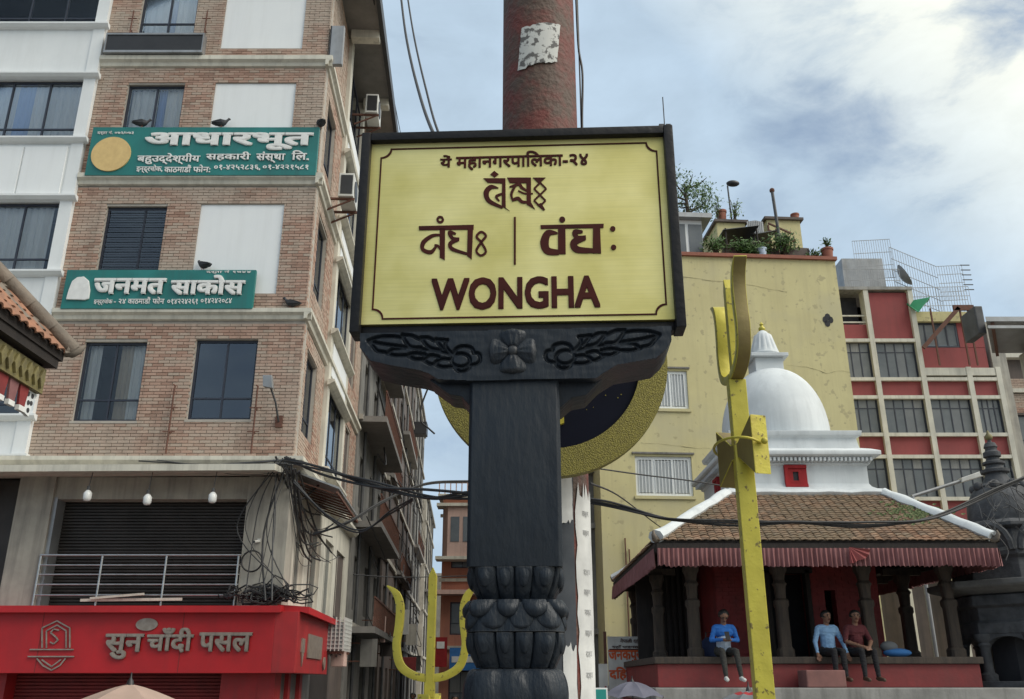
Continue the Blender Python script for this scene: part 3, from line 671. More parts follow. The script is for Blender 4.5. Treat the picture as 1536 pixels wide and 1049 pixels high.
# white paper strip pasted on the lower shaft, with small faded writing
strip = tag(wrap('paper_strip', R(37), R(82), 0.9, 2.66, 'paper', pole, r=PR+0.0045, ragged=0.07, seed=5, k=30), 'long white paper strip pasted round the lower shaft')
tag(wrap('paper_scrap', R(2), R(34), 2.50, 2.70, 'paper', pole, r=PR+0.006, ragged=0.02, seed=9), 'torn white scrap hanging loose')
for k in range(22):
    if k % 7 == 5: continue
    z = 1.15+k*0.066; me = text_mesh(random.choice(['कखग', 'नमत', 'रप', 'दध']), 'faded_ink', w=0.034, h=0.018, depth=0.001, bold=0)
    a = R(50); o = link('lettering', me, strip); o.location = ((PR+0.0065)*math.sin(a), -(PR+0.0065)*math.cos(a), z); o.rotation_euler = (0, 0, a)
tag(wrap('paper_scrap', R(16), R(35), 1.5, 2.12, 'paper', pole, r=PR+0.006, ragged=0.03, seed=12), 'lower torn white scrap beside the post')
cab = MB(); cab.tube(bez([(0.166, -0.02, 4.9), (0.172, 0.0, 4.6), (0.186, 0, 4.45), (0.178, 0, 4.2), (0.18, 0, 4.0), (0.18, 0, 3.4)]), 0.005, 5); cab.tube(bez([(0.17, 0.02, 6.5), (0.176, 0.02, 4.6), (0.174, 0.0, 4.0), (0.175, 0, 3.0)]), 0.0035, 5)
cab.build('wire', MAT['cable'], pole, smooth=60)

# ================================================================ starry disc with a gold rim
dc = at(825, 545, 2.98); disc = thing('ornamental_disc', 'round disc with grainy gold rim and starry midnight blue face behind the post', 'ornament', (dc.x, 2.98, dc.z))
rs = 0.405
def ring(mb, r0, r1, y0, y1, n=96):
    vs = []; 
    for y in (y0, y1):
        for r in (r0, r1): vs += [(r*math.cos(2*math.pi*k/n), y, r*math.sin(2*math.pi*k/n)) for k in range(n)]
    A, B, C, D = 0, n, 2*n, 3*n; fs = []
    for k in range(n):
        j = (k+1) % n; fs += [(A+k, A+j, B+j, B+k), (C+k, D+k, D+j, C+j), (B+k, B+j, D+j, D+k), (A+k, C+k, C+j, A+j)]
    mb.add(vs, fs)
m = MB(); ring(m, rs*0.765, rs, -0.025, 0.02); m.build('rim', MAT['gold_grain'], disc, smooth=40)
m = MB(); m.lathe([(rs*0.765, 0), (rs*0.765, 0.012)], 96); me = m.mesh('face', MAT['night_blue']); me.transform(Matrix.Rotation(R(90), 4, 'X')); face = link('face', me, disc)
rr = random.Random(4); m = MB()
for k in range(26):
    a, q = rr.uniform(0, 2*math.pi), rs*0.73*math.sqrt(rr.random()); s = rr.uniform(0.0007, 0.0017)
    x, z = q*math.cos(a), q*math.sin(a); m.prism([(x+s*math.cos(b), z+s*math.sin(b)) for b in (0, 1.05, 2.1, 3.14, 4.2, 5.2)], -0.0145, -0.0118, 'y')
tag(m.build('star', MAT['gold_worn'], face), kind='stuff')
hp = at(842, 612, 2.96)
m = MB(); m.prism([(hp.x-dc.x-0.03, hp.z-dc.z+0.06), (hp.x-dc.x+0.006, hp.z-dc.z+0.05), (hp.x-dc.x+0.008, hp.z-dc.z-0.055), (hp.x-dc.x-0.004, hp.z-dc.z-0.06), (hp.x-dc.x-0.03, hp.z-dc.z-0.05)], -0.03, -0.012, 'y'); m.build('gold_emblem', MAT['gold_paint'], disc)
m = MB(); m.box(-0.04, 0.04, 0.012, PY-PR-2.98+0.03, -0.03, 0.03); m.build('mounting_arm', MAT['rust_iron'], disc)

# ================================================================ gilded tridents
def trident(name, label, loc, rz, sc_, drum_turn, drum_z, zs_=1.0, edge='gold_paint', drum_side='gold_worn', ctop=1.0, cth=1.1, pt_=1.0):
    t = thing(name, label, 'trident', loc, rz, 'gilded tridents'); th = 0.022*sc_*pt_
    def plate(nm, path, ws):
        P = [Vector((*p, 0)) for p in path]; C = bez(P, 8); L, Q = [], []
        for i, c in enumerate(C):
            u = i/(len(C)-1)*(len(ws)-1); a = min(int(u), len(ws)-2); w = ws[a]+(ws[a+1]-ws[a])*(u-a)
            d = (C[min(i+1, len(C)-1)]-C[max(i-1, 0)]).normalized(); nn = Vector((-d.y, d.x, 0)); L.append(c+nn*w/2); Q.append(c-nn*w/2)
        m = MB(); n = len(L); outL = abs(L[n//2].x) > abs(Q[n//2].x)
        vs = [(v.x*sc_, y, v.y*sc_*zs_) for y in (-th, th) for v in L] + [(v.x*sc_, y, v.y*sc_*zs_) for y in (-th, th) for v in Q]
        fs = []; mi = []
        for i in range(n-1):
            a, b, c, d = i, n+i, 2*n+i, 3*n+i
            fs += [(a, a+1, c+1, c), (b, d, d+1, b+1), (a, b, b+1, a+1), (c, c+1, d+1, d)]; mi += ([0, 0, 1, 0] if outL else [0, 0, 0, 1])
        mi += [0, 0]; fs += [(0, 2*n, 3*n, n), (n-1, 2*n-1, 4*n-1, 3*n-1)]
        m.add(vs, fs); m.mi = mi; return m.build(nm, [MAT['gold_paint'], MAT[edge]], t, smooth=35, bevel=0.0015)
    s = 1/3.9*0.002585     # crop pixels to metres
    cl = [(350,367),(408,412),(437,490),(437,600),(425,730),(455,845),(535,903),(628,922)]
    ws = [6*s, 44*s, 50*s, 50*s, 46*s, 50*s, 48*s, 48*s]
    for sg in (-1, 1):
        plate('prong', [(sg*(640-x)*s*1.0, (945-y)*s) for x, y in cl], ws)
    m = MB(); w = 0.0165*sc_; top = (945-250)*s*sc_*zs_
    top *= ctop; t2 = th*cth
    m.prism([(-w, -0.01), (w, -0.01), (w, top-0.035*sc_), (0, top), (-w, top-0.035*sc_)], -t2, t2, 'y'); m.build('centre_prong', MAT['gold_paint'], t, bevel=0.0015)
    q = 0.021*sc_; m = MB(); m.box(-q, q, -q*1.15, q*1.15, -loc[2], 0.0); m.build('shaft', MAT['gold_paint'], t, bevel=0.002)
    m = MB(); L = 0.098*sc_; h1, h0 = 0.082*sc_, 0.022*sc_; zz = drum_z
    m.prism([(-L, zz-h1), (-q*0.9, zz-h0), (q*0.9, zz-h0), (L, zz-h1), (L, zz+h1), (q*0.9, zz+h0), (-q*0.9, zz+h0), (-L, zz+h1)], -0.024*sc_, 0.024*sc_, 'y')
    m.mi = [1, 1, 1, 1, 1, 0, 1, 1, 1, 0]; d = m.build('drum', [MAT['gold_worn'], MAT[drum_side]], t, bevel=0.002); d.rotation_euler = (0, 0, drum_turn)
    m = MB(); rr_ = 0.062*sc_
    m.tube([(0.125*sc_*math.cos(R(a*15)), 0.012+rr_*math.sin(R(a*15)), zz+0.010+0.01*math.sin(R(a*15))) for a in range(24)], 0.0038*sc_, 8, closed=True); m.sphere((-0.105*sc_, -rr_*0.62, zz+0.006), 0.0095*sc_, 10, 8)
    k = m.build('cord_ring', MAT['gold_worn'], t, smooth=60)
    return t
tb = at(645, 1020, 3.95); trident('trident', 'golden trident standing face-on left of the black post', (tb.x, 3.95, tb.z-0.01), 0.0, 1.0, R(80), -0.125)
tb = at(1114, 572, 2.43); trident('trident', 'golden trident seen edge-on in front of the white dome, drum tied to its shaft', (0.632, 2.43, tb.z-0.0), R(88), 0.98, R(18), -0.205, 0.80, 'gold_brown', 'gold_brown', 0.87, 0.6, 0.84)
# ================================================================ brick corner building on the left
FY, CX = 17.7, -4.36                       # front plane, street corner
sv = Vector((-0.047, 1, 0)).normalized(); nv = Vector((1, 0.047, 0)).normalized()
TS = Matrix(((nv.x, sv.x, 0, CX), (nv.y, sv.y, 0, FY), (0, 0, 1, 0), (0, 0, 0, 1)))   # side wall frame: x out into the street, y along it
rb = random.Random(11); rw = random.Random(17)
def opening_window(root, T, a0, a1, z0, z1, yf, side=False, cols=(0.5,), rows=(0.3,), fr='dark_frame', gl='pane', fw=0.05, depth=0.05, curtains=(), room=True, name='window'):
    """window set in an opening of plane y=yf (front) or x=yf (side); frame > panes, curtains"""
    P = (lambda a, y, z: (a, y, z)) if not side else (lambda a, y, z: (-y, a, z))
    def bx(mb, A0, A1, y0, y1, Z0, Z1):
        if side: mb.box(-y1, -y0, A0, A1, Z0, Z1)
        else: mb.box(A0, A1, y0, y1, Z0, Z1)
    m = MB(T)
    bx(m, a0, a0+fw, yf, yf+depth, z0, z1); bx(m, a1-fw, a1, yf, yf+depth, z0, z1)
    bx(m, a0+fw, a1-fw, yf+.002, yf+depth-.002, z0, z0+fw); bx(m, a0+fw, a1-fw, yf+.002, yf+depth-.002, z1-fw, z1)
    A = [a0+fw] + [a0+(a1-a0)*c for c in cols] + [a1-fw]; Z = [z0+fw] + [z0+(z1-z0)*c for c in rows] + [z1-fw]
    mw = fw*0.75
    for c in A[1:-1]: bx(m, c-mw/2, c+mw/2, yf+.004, yf+depth-.004, z0+fw, z1-fw)
    for k in range(len(A)-1):
        for c in Z[1:-1]: bx(m, A[k]+(mw/2 if k else 0), A[k+1]-(mw/2 if k < len(A)-2 else 0), yf+.006, yf+depth-.006, c-mw/2, c+mw/2)
    w = m.build(name, MAT[fr], root)
    for i in range(len(A)-1):
        for j in range(len(Z)-1):
            p = MB(T); bx(p, A[i]+mw*0.3, A[i+1]-mw*0.3, yf+depth*0.45, yf+depth*0.62, Z[j]+mw*0.3, Z[j+1]-mw*0.3); p.build('pane', MAT[gl if gl != 'dusty_glass' else rw.choice(['dusty_glass', 'dusty_glass', 'dusty_glass2', 'dusty_glass3' if j else 'dusty_glass2'])], w)
    for (c0, c1, mt) in curtains:
        p = MB(T); n = max(8, int((c1-c0)*(a1-a0)*22)); vs = []
        for k in range(n+1):
            a = a0+fw+(a1-a0-2*fw)*(c0+(c1-c0)*k/n); yy = yf+depth+0.10+0.03*math.sin(k*1.9+c0*9)+0.012*math.sin(k*0.7)
            vs += [P(a, yy, z0+0.02), P(a, yy, z1-0.02)]
        p.add(vs, [(2*k, 2*k+1, 2*k+3, 2*k+2) for k in range(n)]); p.build('curtain', MAT[mt], w, smooth=70, recalc=False)
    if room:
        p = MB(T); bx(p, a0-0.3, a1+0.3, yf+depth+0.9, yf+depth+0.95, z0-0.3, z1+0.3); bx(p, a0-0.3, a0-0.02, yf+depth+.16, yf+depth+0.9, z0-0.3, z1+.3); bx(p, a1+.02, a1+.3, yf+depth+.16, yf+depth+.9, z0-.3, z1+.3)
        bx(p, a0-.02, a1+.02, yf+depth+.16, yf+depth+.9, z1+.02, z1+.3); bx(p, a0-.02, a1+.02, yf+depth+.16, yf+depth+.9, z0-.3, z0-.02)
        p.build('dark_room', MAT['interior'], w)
    return w

bb = thing('brick_building', 'tall brick corner building with cream ledges and dark framed windows', 'building', (0, 0, 0))
BX0, BX1, BZ0, BZ1 = -9.66, CX, 6.12, 18.7
fh = []      # front openings
W1 = [(-8.92, -7.61, 6.94, 8.66), (-6.60, -5.30, 6.97, 8.71), (-8.95, -7.61, 10.15, 11.86), (-8.95, -7.62, 13.35, 15.07), (-8.95, -7.60, 16.48, 18.1)]
P1 = [(-6.88, -5.03, 9.76, 11.90), (-6.92, -5.03, 12.9, 15.10), (-6.92, -4.98, 16.10, 18.2)]
fh = W1 + P1
sh = [(0.55, 1.9, 6.9, 8.7), (0.6, 1.9, 10.1, 12.0), (0.6, 1.9, 13.3, 15.1), (7.0, 8.1, 6.9, 8.8), (7.0, 8.1, 10.1, 12.0), (7.0, 8.1, 13.3, 15.1)]
SBAY = (2.9, 6.2)                          # cream bay on the side wall
SEND = 9.4
m = MB(); wallcells(m, BX0, BX1, BZ0, BZ1, FY+0.02, FY+0.25, fh)
m.T = TS
def sidecells(mb, a0, a1, z0, z1, x0, x1, holes):
    t = MB(); wallcells(t, a0, a1, z0, z1, 0, 1, holes)
    b = len(mb.v)
    for p in t.v:
        q = Vector((-(x0+(x1-x0)*p[1]), p[0], p[2])); mb.v.append(tuple(mb.T @ q))
    for f in t.f: mb.f.append([b+i for i in f]); mb.mi.append(0); mb.tint.append(.5)
sidecells(m, 0.02, SEND, BZ0, BZ1, 0.02, 0.25, sh + [(SBAY[0], SBAY[1], BZ0, BZ1)])
wall = m.build('wall', MAT['brickmortar'], bb)
# bricks: every one its own box; the 300 lowest (largest in the picture) are objects, the rest one mass
BL, BH, GAP = 0.222, 0.056, 0.012
def courses(a0, a1, z0, z1, holes, off=0):
    out = []; z = z0; row = off
    while z + BH < z1:
        a = a0 - (0.5*(BL+GAP) if row % 2 else 0)
        while a < a1:
            p, q = max(a, a0), min(a+BL, a1)
            spans = [(p, q)]
            for h in holes:
                if z+BH > h[2] and z < h[3]:
                    ns = []
                    for (s0, s1) in spans:
                        if s1 <= h[0] or s0 >= h[1]: ns.append((s0, s1))
                        else:
                            if s0 < h[0]: ns.append((s0, h[0]))
                            if s1 > h[1]: ns.append((h[1], s1))
                    spans = ns
            for s0, s1 in spans:
                if s1-s0 > 0.03: out.append((s0, s1, z))
            a += BL+GAP
        z += BH+GAP; row += 1
    return out
LEDGES = [(9.12, 9.36), (12.36, 12.62), (15.52, 15.78)]
lh = [(-99, 99, a-0.005, b+0.005) for a, b in LEDGES]
fb = courses(BX0, BX1-0.005, BZ0+0.02, BZ1, fh + lh)
sb = courses(0.03, SBAY[0], BZ0+0.02, BZ1, sh + lh, 1) + courses(SBAY[1], SEND, BZ0+0.02, BZ1, sh + lh, 1)
full = [k for k in fb if k[1]-k[0] > BL-0.002]
ind = set(full[:300]); variants = []
for k in range(10):
    v = MB(); v.t = (k+0.5)/10; v.box(0, BL, 0, 0.032, 0, BH); variants.append(v.mesh('brick', MAT['brick'], tint=True))
mass = MB()
for (s0, s1, z) in fb:
    dy = rb.uniform(-0.005, 0.004)
    if (s0, s1, z) in ind:
        o = link('brick', rb.choice(variants), wall); o.location = (s0, FY-0.004+dy, z)
    else:
        mass.t = rb.random(); mass.box(s0, s1, FY-0.004+dy, FY+0.03, z, z+BH)
mass.T = TS
for (s0, s1, z) in sb:
    mass.t = rb.random(); d = rb.uniform(-0.004, 0.005); mass.box(-0.03, 0.004+d, s0, s1, z, z+BH)
tag(mass.build('brickwork', MAT['brick'], wall, tint=True, recalc=False), kind='stuff')
# soldier course above the windows
for h in fh:
    if h in P1 or h[3] > 17.9: continue
# ledges: moulded cream bands round the corner
for (z0, z1) in LEDGES:
    m = MB(); m.prism([(FY+0.0, z0), (FY-0.05, z0+0.02), (FY-0.07, z0+0.10), (FY-0.14, z0+0.15), (FY-0.14, z1), (FY, z1)], BX0, BX1+0.14, 'x')
    m.T = TS; m.prism([(-0.01, z0), (0.05, z0+0.02), (0.07, z0+0.10), (0.145, z0+0.15), (0.145, z1-0.003), (-0.01, z1-0.003)], -0.139, SEND, 'y')
    m.build('ledge', MAT['cream'], bb)
# windows of the front
opening_window(bb, None, *W1[0], FY+0.09, cols=(0.5,), rows=(0.27,), curtains=((0, .2, 'curtain'), (.55, .75, 'curtain_tan'), (.75, 1, 'curtain')), gl='pane')
opening_window(bb, None, *W1[1], FY+0.09, cols=(0.5,), rows=(0.27,), curtains=(), gl='pane_dark')
opening_window(bb, None, *W1[2], FY+0.09, cols=(0.62,), rows=(0.12,), curtains=((0.05, .55, 'curtain_blue'),), gl='pane_dark')
opening_window(bb, None, *W1[3], FY+0.09, cols=(0.5,), rows=(0.2,), curtains=((0, .48, 'curtain'), (.52, .66, 'curtain_blue'), (.66, 1, 'curtain')))
opening_window(bb, None, *W1[4], FY+0.09, cols=(0.5,), rows=(0.24,), curtains=((0, .45, 'curtain'), (.5, .6, 'curtain_blue'), (.6, 1, 'curtain')))
# iron grille of the second-floor window
m = MB(); h = W1[2]
for k in range(14): m.bar((h[0]+.03, FY+.05, h[2]+.06+k*.12), (h[1]-.03, FY+.05, h[2]+.06+k*.12), .012)
m.build('window_grille', MAT['dark_frame'], bb)
for h in P1: MB().box(h[0], h[1], FY+0.035, FY+0.075, h[2], h[3]).build('blank_panel', MAT['white_board'], bb, bevel=0.006)
for h in W1[:1] + W1[1:2]:
    m = MB(); m.box(h[0]-.03, h[1]+.03, FY-0.012, FY+.09, h[2]-.055, h[2]-.003); m.build('sill', MAT['brickmortar'], bb)
# white bay at the left end
wx = BX0 - 0.005; wy = FY-0.12; wx0 = -14.2
bay = MB()
bay.box(-9.94, wx, wy, FY+0.3, 6.1, 18.7)                       # pilaster
bands = [(6.10, 6.92), (8.72, 10.10), (11.92, 13.40), (15.14, 16.55), (18.1, 18.7)]
for z0, z1 in bands: bay.box(wx0, -9.94, wy+0.03, FY+.3, z0, z1)
bayo = bay.build('bay_wall', MAT['white_paint'], bb)
for z0, z1 in bands[:4]:
    for zz, up in ((z0-0.02, 1), (z1-0.02, 1)):
        m = MB(); m.prism([(wy+.02, zz), (wy-.06, zz+.03), (wy-.12, zz+.09), (wy-.12, zz+.13), (wy+.02, zz+.13)], wx0, wx+0.10, 'x'); m.build('bay_ledge', MAT['white_paint'], bb)
for a0, a1 in ((-13.9, -12.1), (-12.07, -10.99), (-10.95, -10.0)):
    MB().box(a0, a1, wy-.01, wy+.03, 12.10, 13.30).build('bay_panel', MAT['white_board'], bb, bevel=.004)
for (z0, z1), cu in (((6.94, 8.70), ()), ((10.22, 11.90), ((.55, .95, 'curtain'),)), ((13.52, 15.12), ((0.3, .55, 'curtain'), (.55, .66, 'curtain_blue'), (.66, .98, 'curtain'))), ((16.67, 18.08), ((.2, .5, 'curtain'), (.5, .6, 'curtain_blue'), (.62, 1, 'curtain')))):
    opening_window(bb, None, -13.4, -9.95, z0, z1, wy+0.12, cols=(0.26, 0.52, 0.77), rows=(0.2,), curtains=cu, gl='pane_dark' if not cu else 'pane')
# side wall: cream bay with windows and white panels
m = MB(TS); b0, b1 = SBAY
m.box(-0.25, 0.10, b0, b0+0.35, BZ0, BZ1); m.box(-0.25, 0.10, b1-0.35, b1, BZ0, BZ1)
for z0, z1 in ((6.12, 6.6), (8.72, 10.0), (11.95, 13.2), (15.1, 16.4)): m.box(-0.25, 0.08, b0+.35, b1-.35, z0, z1)
m.build('side_bay', MAT['cream'], bb)
for z in (6.5, 8.62, 9.92, 11.85, 13.1, 15.0):
    m = MB(TS); m.prism([(0.09, z), (0.16, z+.03), (0.26, z+.10), (0.26, z+.15), (0.09, z+.15)], b0-.08, b1+.08, 'y'); m.build('bay_ledge', MAT['cream'], bb)
for z0, z1 in ((9.0, 9.85), (12.2, 13.0), (15.35, 16.3)): MB(TS).box(0.08, 0.11, b0+.42, b1-.42, z0, z1).build('bay_panel', MAT['white_board'], bb)
for z0, z1 in ((6.62, 8.7), (10.05, 11.93), (13.25, 15.08), (16.45, 18.2)):
    opening_window(bb, TS, b0+.36, b1-.36, z0, z1, -0.02, side=True, cols=(.33, .66), rows=(.25,), gl='pane_dark', curtains=((0.1, .5, 'curtain'),), room=False)
    MB(TS).box(-.9, -.8, b0-.2, b1+.2, z0-.1, z1+.1).build('dark_room', MAT['interior'], bb)
for h in sh: opening_window(bb, TS, *h, 0.10, side=True, cols=(.5,), rows=(.25,), gl='pane_dark', curtains=(), room=True)
# roof slab jutting over the street, with beams and a green gutter edge
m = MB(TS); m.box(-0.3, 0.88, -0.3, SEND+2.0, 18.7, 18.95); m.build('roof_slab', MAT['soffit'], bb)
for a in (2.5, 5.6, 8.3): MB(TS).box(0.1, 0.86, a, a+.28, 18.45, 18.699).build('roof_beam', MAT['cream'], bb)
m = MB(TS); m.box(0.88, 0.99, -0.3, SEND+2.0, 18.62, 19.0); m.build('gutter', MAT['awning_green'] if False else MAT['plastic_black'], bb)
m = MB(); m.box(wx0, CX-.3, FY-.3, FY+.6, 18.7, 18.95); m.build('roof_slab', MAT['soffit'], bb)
MB().box(wx0, CX-0.45, FY+1.2, FY+9.5, 0, 18.69).build('building_core', MAT['old_brown'], bb)
# ledge over the first floor, shop canopy and columns
m = MB(); m.prism([(FY, 5.98), (FY-.18, 6.0), (FY-.25, 6.08), (FY-.25, 6.16), (FY, 6.16)], wx0, CX+.25, 'x'); m.T = TS; m.prism([(-.01, 5.975), (.18, 5.995), (.25, 6.075), (.25, 6.155), (-.01, 6.155)], -.245, SEND, 'y'); m.build('ledge', MAT['cream'], bb)
m = MB(); m.hexa([(wx0, FY-.95, 5.66), (CX-.1, FY-.95, 5.72), (CX-.1, FY-.95, 5.84), (wx0, FY-.95, 5.80)], [(wx0, FY+.3, 5.80), (CX-.1, FY+.3, 5.86), (CX-.1, FY+.3, 5.97), (wx0, FY+.3, 5.97)]); m.build('canopy', MAT['cream'], bb)
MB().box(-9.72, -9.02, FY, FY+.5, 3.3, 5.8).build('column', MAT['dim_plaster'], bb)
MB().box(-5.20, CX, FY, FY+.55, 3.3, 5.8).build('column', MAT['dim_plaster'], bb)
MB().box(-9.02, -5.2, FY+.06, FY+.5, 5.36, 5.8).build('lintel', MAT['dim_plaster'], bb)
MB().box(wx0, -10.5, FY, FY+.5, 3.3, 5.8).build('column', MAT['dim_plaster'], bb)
m = MB()
for k in range(34): m.prism([(FY+.42, 3.3+k*.062), (FY+.385, 3.3+k*.062+.012), (FY+.385, 3.3+k*.062+.045), (FY+.42, 3.3+k*.062+.058)], -9.0, -5.22, 'x')
m.box(-9.0, -5.22, FY+.42, FY+.44, 3.3, 5.4); m.build('rolling_shutter', MAT['shutter'], bb)
MB().box(-10.5, -9.72, FY+.35, FY+.4, 3.3, 5.8).build('rolling_shutter', MAT['shutter'], bb)
MB().box(-9.02, -8.94, FY+.05, FY+.4, 3.3, 5.4).build('shutter_rail', MAT['galv'], bb)
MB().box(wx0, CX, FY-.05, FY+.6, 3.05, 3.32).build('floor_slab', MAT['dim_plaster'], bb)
# balcony railing
zr = [at(200, y, FY-.02).z for y in (833, 848, 862, 877, 893)]
for i, z in enumerate(zr):
    m = MB(); m.tube([(-9.05, FY-.03, z), (-5.2, FY-.03, z)], 0.025 if i == 0 else 0.017, 10); m.build('rail', MAT['steel'], bb, smooth=60)
for x in (-9.03, -7.85, -6.62, -5.24):
    m = MB(); m.tube([(x, FY-.03, 3.32), (x, FY-.03, zr[0])], 0.022, 10); m.build('rail_post', MAT['steel'], bb, smooth=60)
MB().bar((-8.1, FY-.12, 3.42), (-6.2, FY-.12, 3.44), .04, .05).build('loose_plank', MAT['cream'], bb); MB().bar((-7.9, FY-.18, 3.45), (-6.9, FY-.18, 3.53), .03, .04).build('loose_plank', MAT['cream'], bb)
# first floor, street side
m = MB(TS); sidecells(m, 0.56, SEND, 3.3, 5.98, 0.0, 0.25, [(0.9, 2.0, 3.6, 5.4), (2.6, 4.2, 3.4, 5.3), (4.9, 6.3, 3.4, 5.3), (6.9, 8.6, 3.4, 5.3)]); m.build('lower_side_wall', MAT['cream'], bb)
for a0, a1, z0, z1 in [(0.9, 2.0, 3.6, 5.4), (2.6, 4.2, 3.4, 5.3), (4.9, 6.3, 3.4, 5.3), (6.9, 8.6, 3.4, 5.3)]:
    opening_window(bb, TS, a0, a1, z0, z1, 0.08, side=True, cols=(.5,), rows=(), gl='pane_dark', room=True, fr='cream')
m = MB(TS); m.hexa([(0.0, 0.3, 5.95), (0.9, 0.3, 5.62), (0.9, 3.9, 5.62), (0.0, 3.9, 5.95)], [(0.0, .3, 5.985), (.9, .3, 5.66), (.9, 3.9, 5.66), (0, 3.9, 5.985)]); m.build('side_awning', MAT['galv'], bb)
m = MB(TS)
for k in range(9): m.bar((0.02, 0.4+k*.42, 5.80), (0.88, 0.4+k*.42, 5.52), .03)
m.bar((.86, .3, 5.55), (.86, 3.9, 5.55), .04); m.build('awning_frame', MAT['rust_iron'], bb)
# ground floor: red piers and shutters
for x0, x1 in ((-10.2, -9.3), (-5.35, CX+.0)): MB().box(x0, x1, FY+.02, FY+.5, 0, 3.05).build('shop_pier', MAT['red_metal'], bb)
m = MB()
for k in range(36): m.prism([(FY+.42, k*.062), (FY+.385, k*.062+.012), (FY+.385, k*.062+.045), (FY+.42, k*.062+.058)], -9.3, -5.35, 'x')
m.box(-9.3, -5.35, FY+.42, FY+.45, 0, 3.05); m.build('rolling_shutter', MAT['red_brickpaint'], bb)
for k, (a, b, mt) in enumerate(((0.02, .5, 'red_metal'), (.5, 1.5, 'shutter_grey'), (1.5, 1.75, 'red_metal'), (1.75, 2.8, 'shutter_grey'), (2.8, 3.1, 'red_metal'), (3.1, 4.6, 'shutter_grey'), (4.6, 9.4, 'shutter'))):
    MB(TS).box(-.30, -.02 if 'red' in mt else -.1, a, b-.003, 0, 3.05).build('shop_pier' if 'red' in mt else 'side_shutter', MAT[mt], bb)

# ---------------------------------------------------------------- things fixed to the brick building
# red jeweller's fascia
fs_ = thing('shop_fascia', 'long red shop fascia board with metal letters above the shutters', 'shop sign', (0, 0, 0))
fy = FY-0.42; fz0, fz1 = 2.13, 3.20; fl, fr_ = -14.2, CX+.02
MB().box(fl, fr_, fy, FY+.015, fz0, fz1).build('board', MAT['red_fascia'], fs_, bevel=.006)
m = MB(); m.prism([(fy-.16, fz1-.03), (fy-.16, fz1+.09), (FY, fz1+.13), (FY, fz1+.002), (fy-.02, fz1+.002)], fl, fr_+.12, 'x'); m.build('top_flange', MAT['red_fascia'], fs_)
m = MB(TS); m.box(.001, .42, -.42, 3.6, fz0+.003, fz1-.003); m.build('side_board', MAT['red_metal'], fs_, bevel=.006)
m = MB(TS); m.prism([(.58, fz1-.03), (.58, fz1+.09), (0, fz1+.13), (0, fz1+.002), (.44, fz1+.002)], -.3, 3.7, 'y'); m.build('side_flange', MAT['red_fascia'], fs_)
def onf(px, py, Y=fy): p = at(px, py, Y); return p.x, p.z
def fasc(body, tl, br, bold=.03):
    x0, z1 = onf(*tl); x1, z0 = onf(*br); return write(fs_, body, 'letter_steel', x0, fy-.012, z0, x1-x0, z1-z0, depth=.05, bold=bold)
fasc('सुन', (162, 952), (212, 988)); fasc('चाँदी', (225, 943), (288, 978)); fasc('पसल', (302, 950), (376, 977))
m = MB(); cx_, cz_ = onf(221, 937); m.lathe([(.20, 0), (.20, .03)], 28); me = m.mesh('badge', MAT['letter_steel']); me.transform(Matrix.Translation((cx_, fy-.002, cz_)) @ Matrix.Diagonal((1, 1, .55, 1)) @ Matrix.Rotation(R(90), 4, 'X')); link('badge', me, fs_)
# shield emblem
def ep(*pts): return [onf(x/2.8444, 900+y/2.8444) for x, y in pts]
m = MB()
def line(pts, w=.02):
    q = ep(*pts)
    for a, b in zip(q, q[1:]): m.bar((a[0], fy-.012, a[1]), (b[0], fy-.012, b[1]), w, .022)
line([(182, 205), (182, 120), (246, 90), (300, 120), (300, 205)], .03); line([(200, 205), (200, 132), (246, 108), (284, 132), (284, 205)], .02)
line([(130, 212), (316, 212)], .04); line([(122, 242), (318, 242)], .05); line([(160, 250), (185, 280), (222, 300), (258, 280), (282, 250)], .03); line([(180, 255), (222, 285), (262, 255)], .02)
line([(255, 130), (232, 125), (218, 140), (240, 158), (250, 172), (232, 188), (216, 180)], .035)
m.build('shield_emblem', MAT['letter_steel'], fs_)
for px_s in (60, 272): xs_ = onf(px_s, 960)[0]; MB().box(xs_-.006, xs_+.006, fy-.004, fy-.0005, fz0+.01, fz1-.01).build('panel_seam', MAT['red_brickpaint'], fs_)
m = MB(TS); m.box(.425, .45, .75, 2.5, 2.42, 2.86); m.build('side_nameplate', MAT['letter_steel'], fs_)
m = MB(TS); m.box(.421, .45, .05, .35, 2.5, 2.75); m.prism([(.08, 2.5), (.32, 2.5), (.2, 2.25)], .421, .445, 'x'); m.build('side_emblem', MAT['letter_steel'], fs_)
m = MB(TS); m.lathe([(.13, 0), (.13, .03)], 18); me = m.mesh('side_badge', MAT['letter_steel']); me.transform((TS @ Matrix.Translation((.43, 2.95, 2.35)) @ Matrix.Rotation(R(90), 4, 'Y')) @ TS.inverted()); link('side_badge', me, fs_)

# green sign boards
def board_sign(name, label, tl, br, tr_x, proj=0.16):
    p = at(*tl, FY-proj); q = at(*br, FY-proj); t = thing(name, label, 'signboard', (p.x, FY-proj, q.z))
    w, h = at(tr_x, br[1], FY-proj).x-p.x, p.z-q.z
    MB().box(0, w, 0, 0.09, 0, h).build('board', MAT['sign_green'], t, bevel=.006)
    m = MB(); [m.bar((x, .07, h*.5), (x, proj+.02, h*.5), .04) for x in (.3, w-.3)]; m.build('mounting_bar', MAT['rust_iron'], t)
    def wr(body, a, b, bold=.025, depth=.03):
        A = at(*a, FY-proj); B = at(*b, FY-proj); return write(t, body, 'letter_white', A.x-p.x, -.004, B.z-q.z, B.x-A.x, A.z-B.z, depth=depth, bold=bold)
    return t, w, h, p, q, wr
sg, w, h, p, q, wr = board_sign('green_signboard', 'long green signboard with tan disc and white letters under the third-floor windows', (140, 191), (127, 263), 473)
wr('आधारभूत', (222, 201), (466, 225), .045, .035)
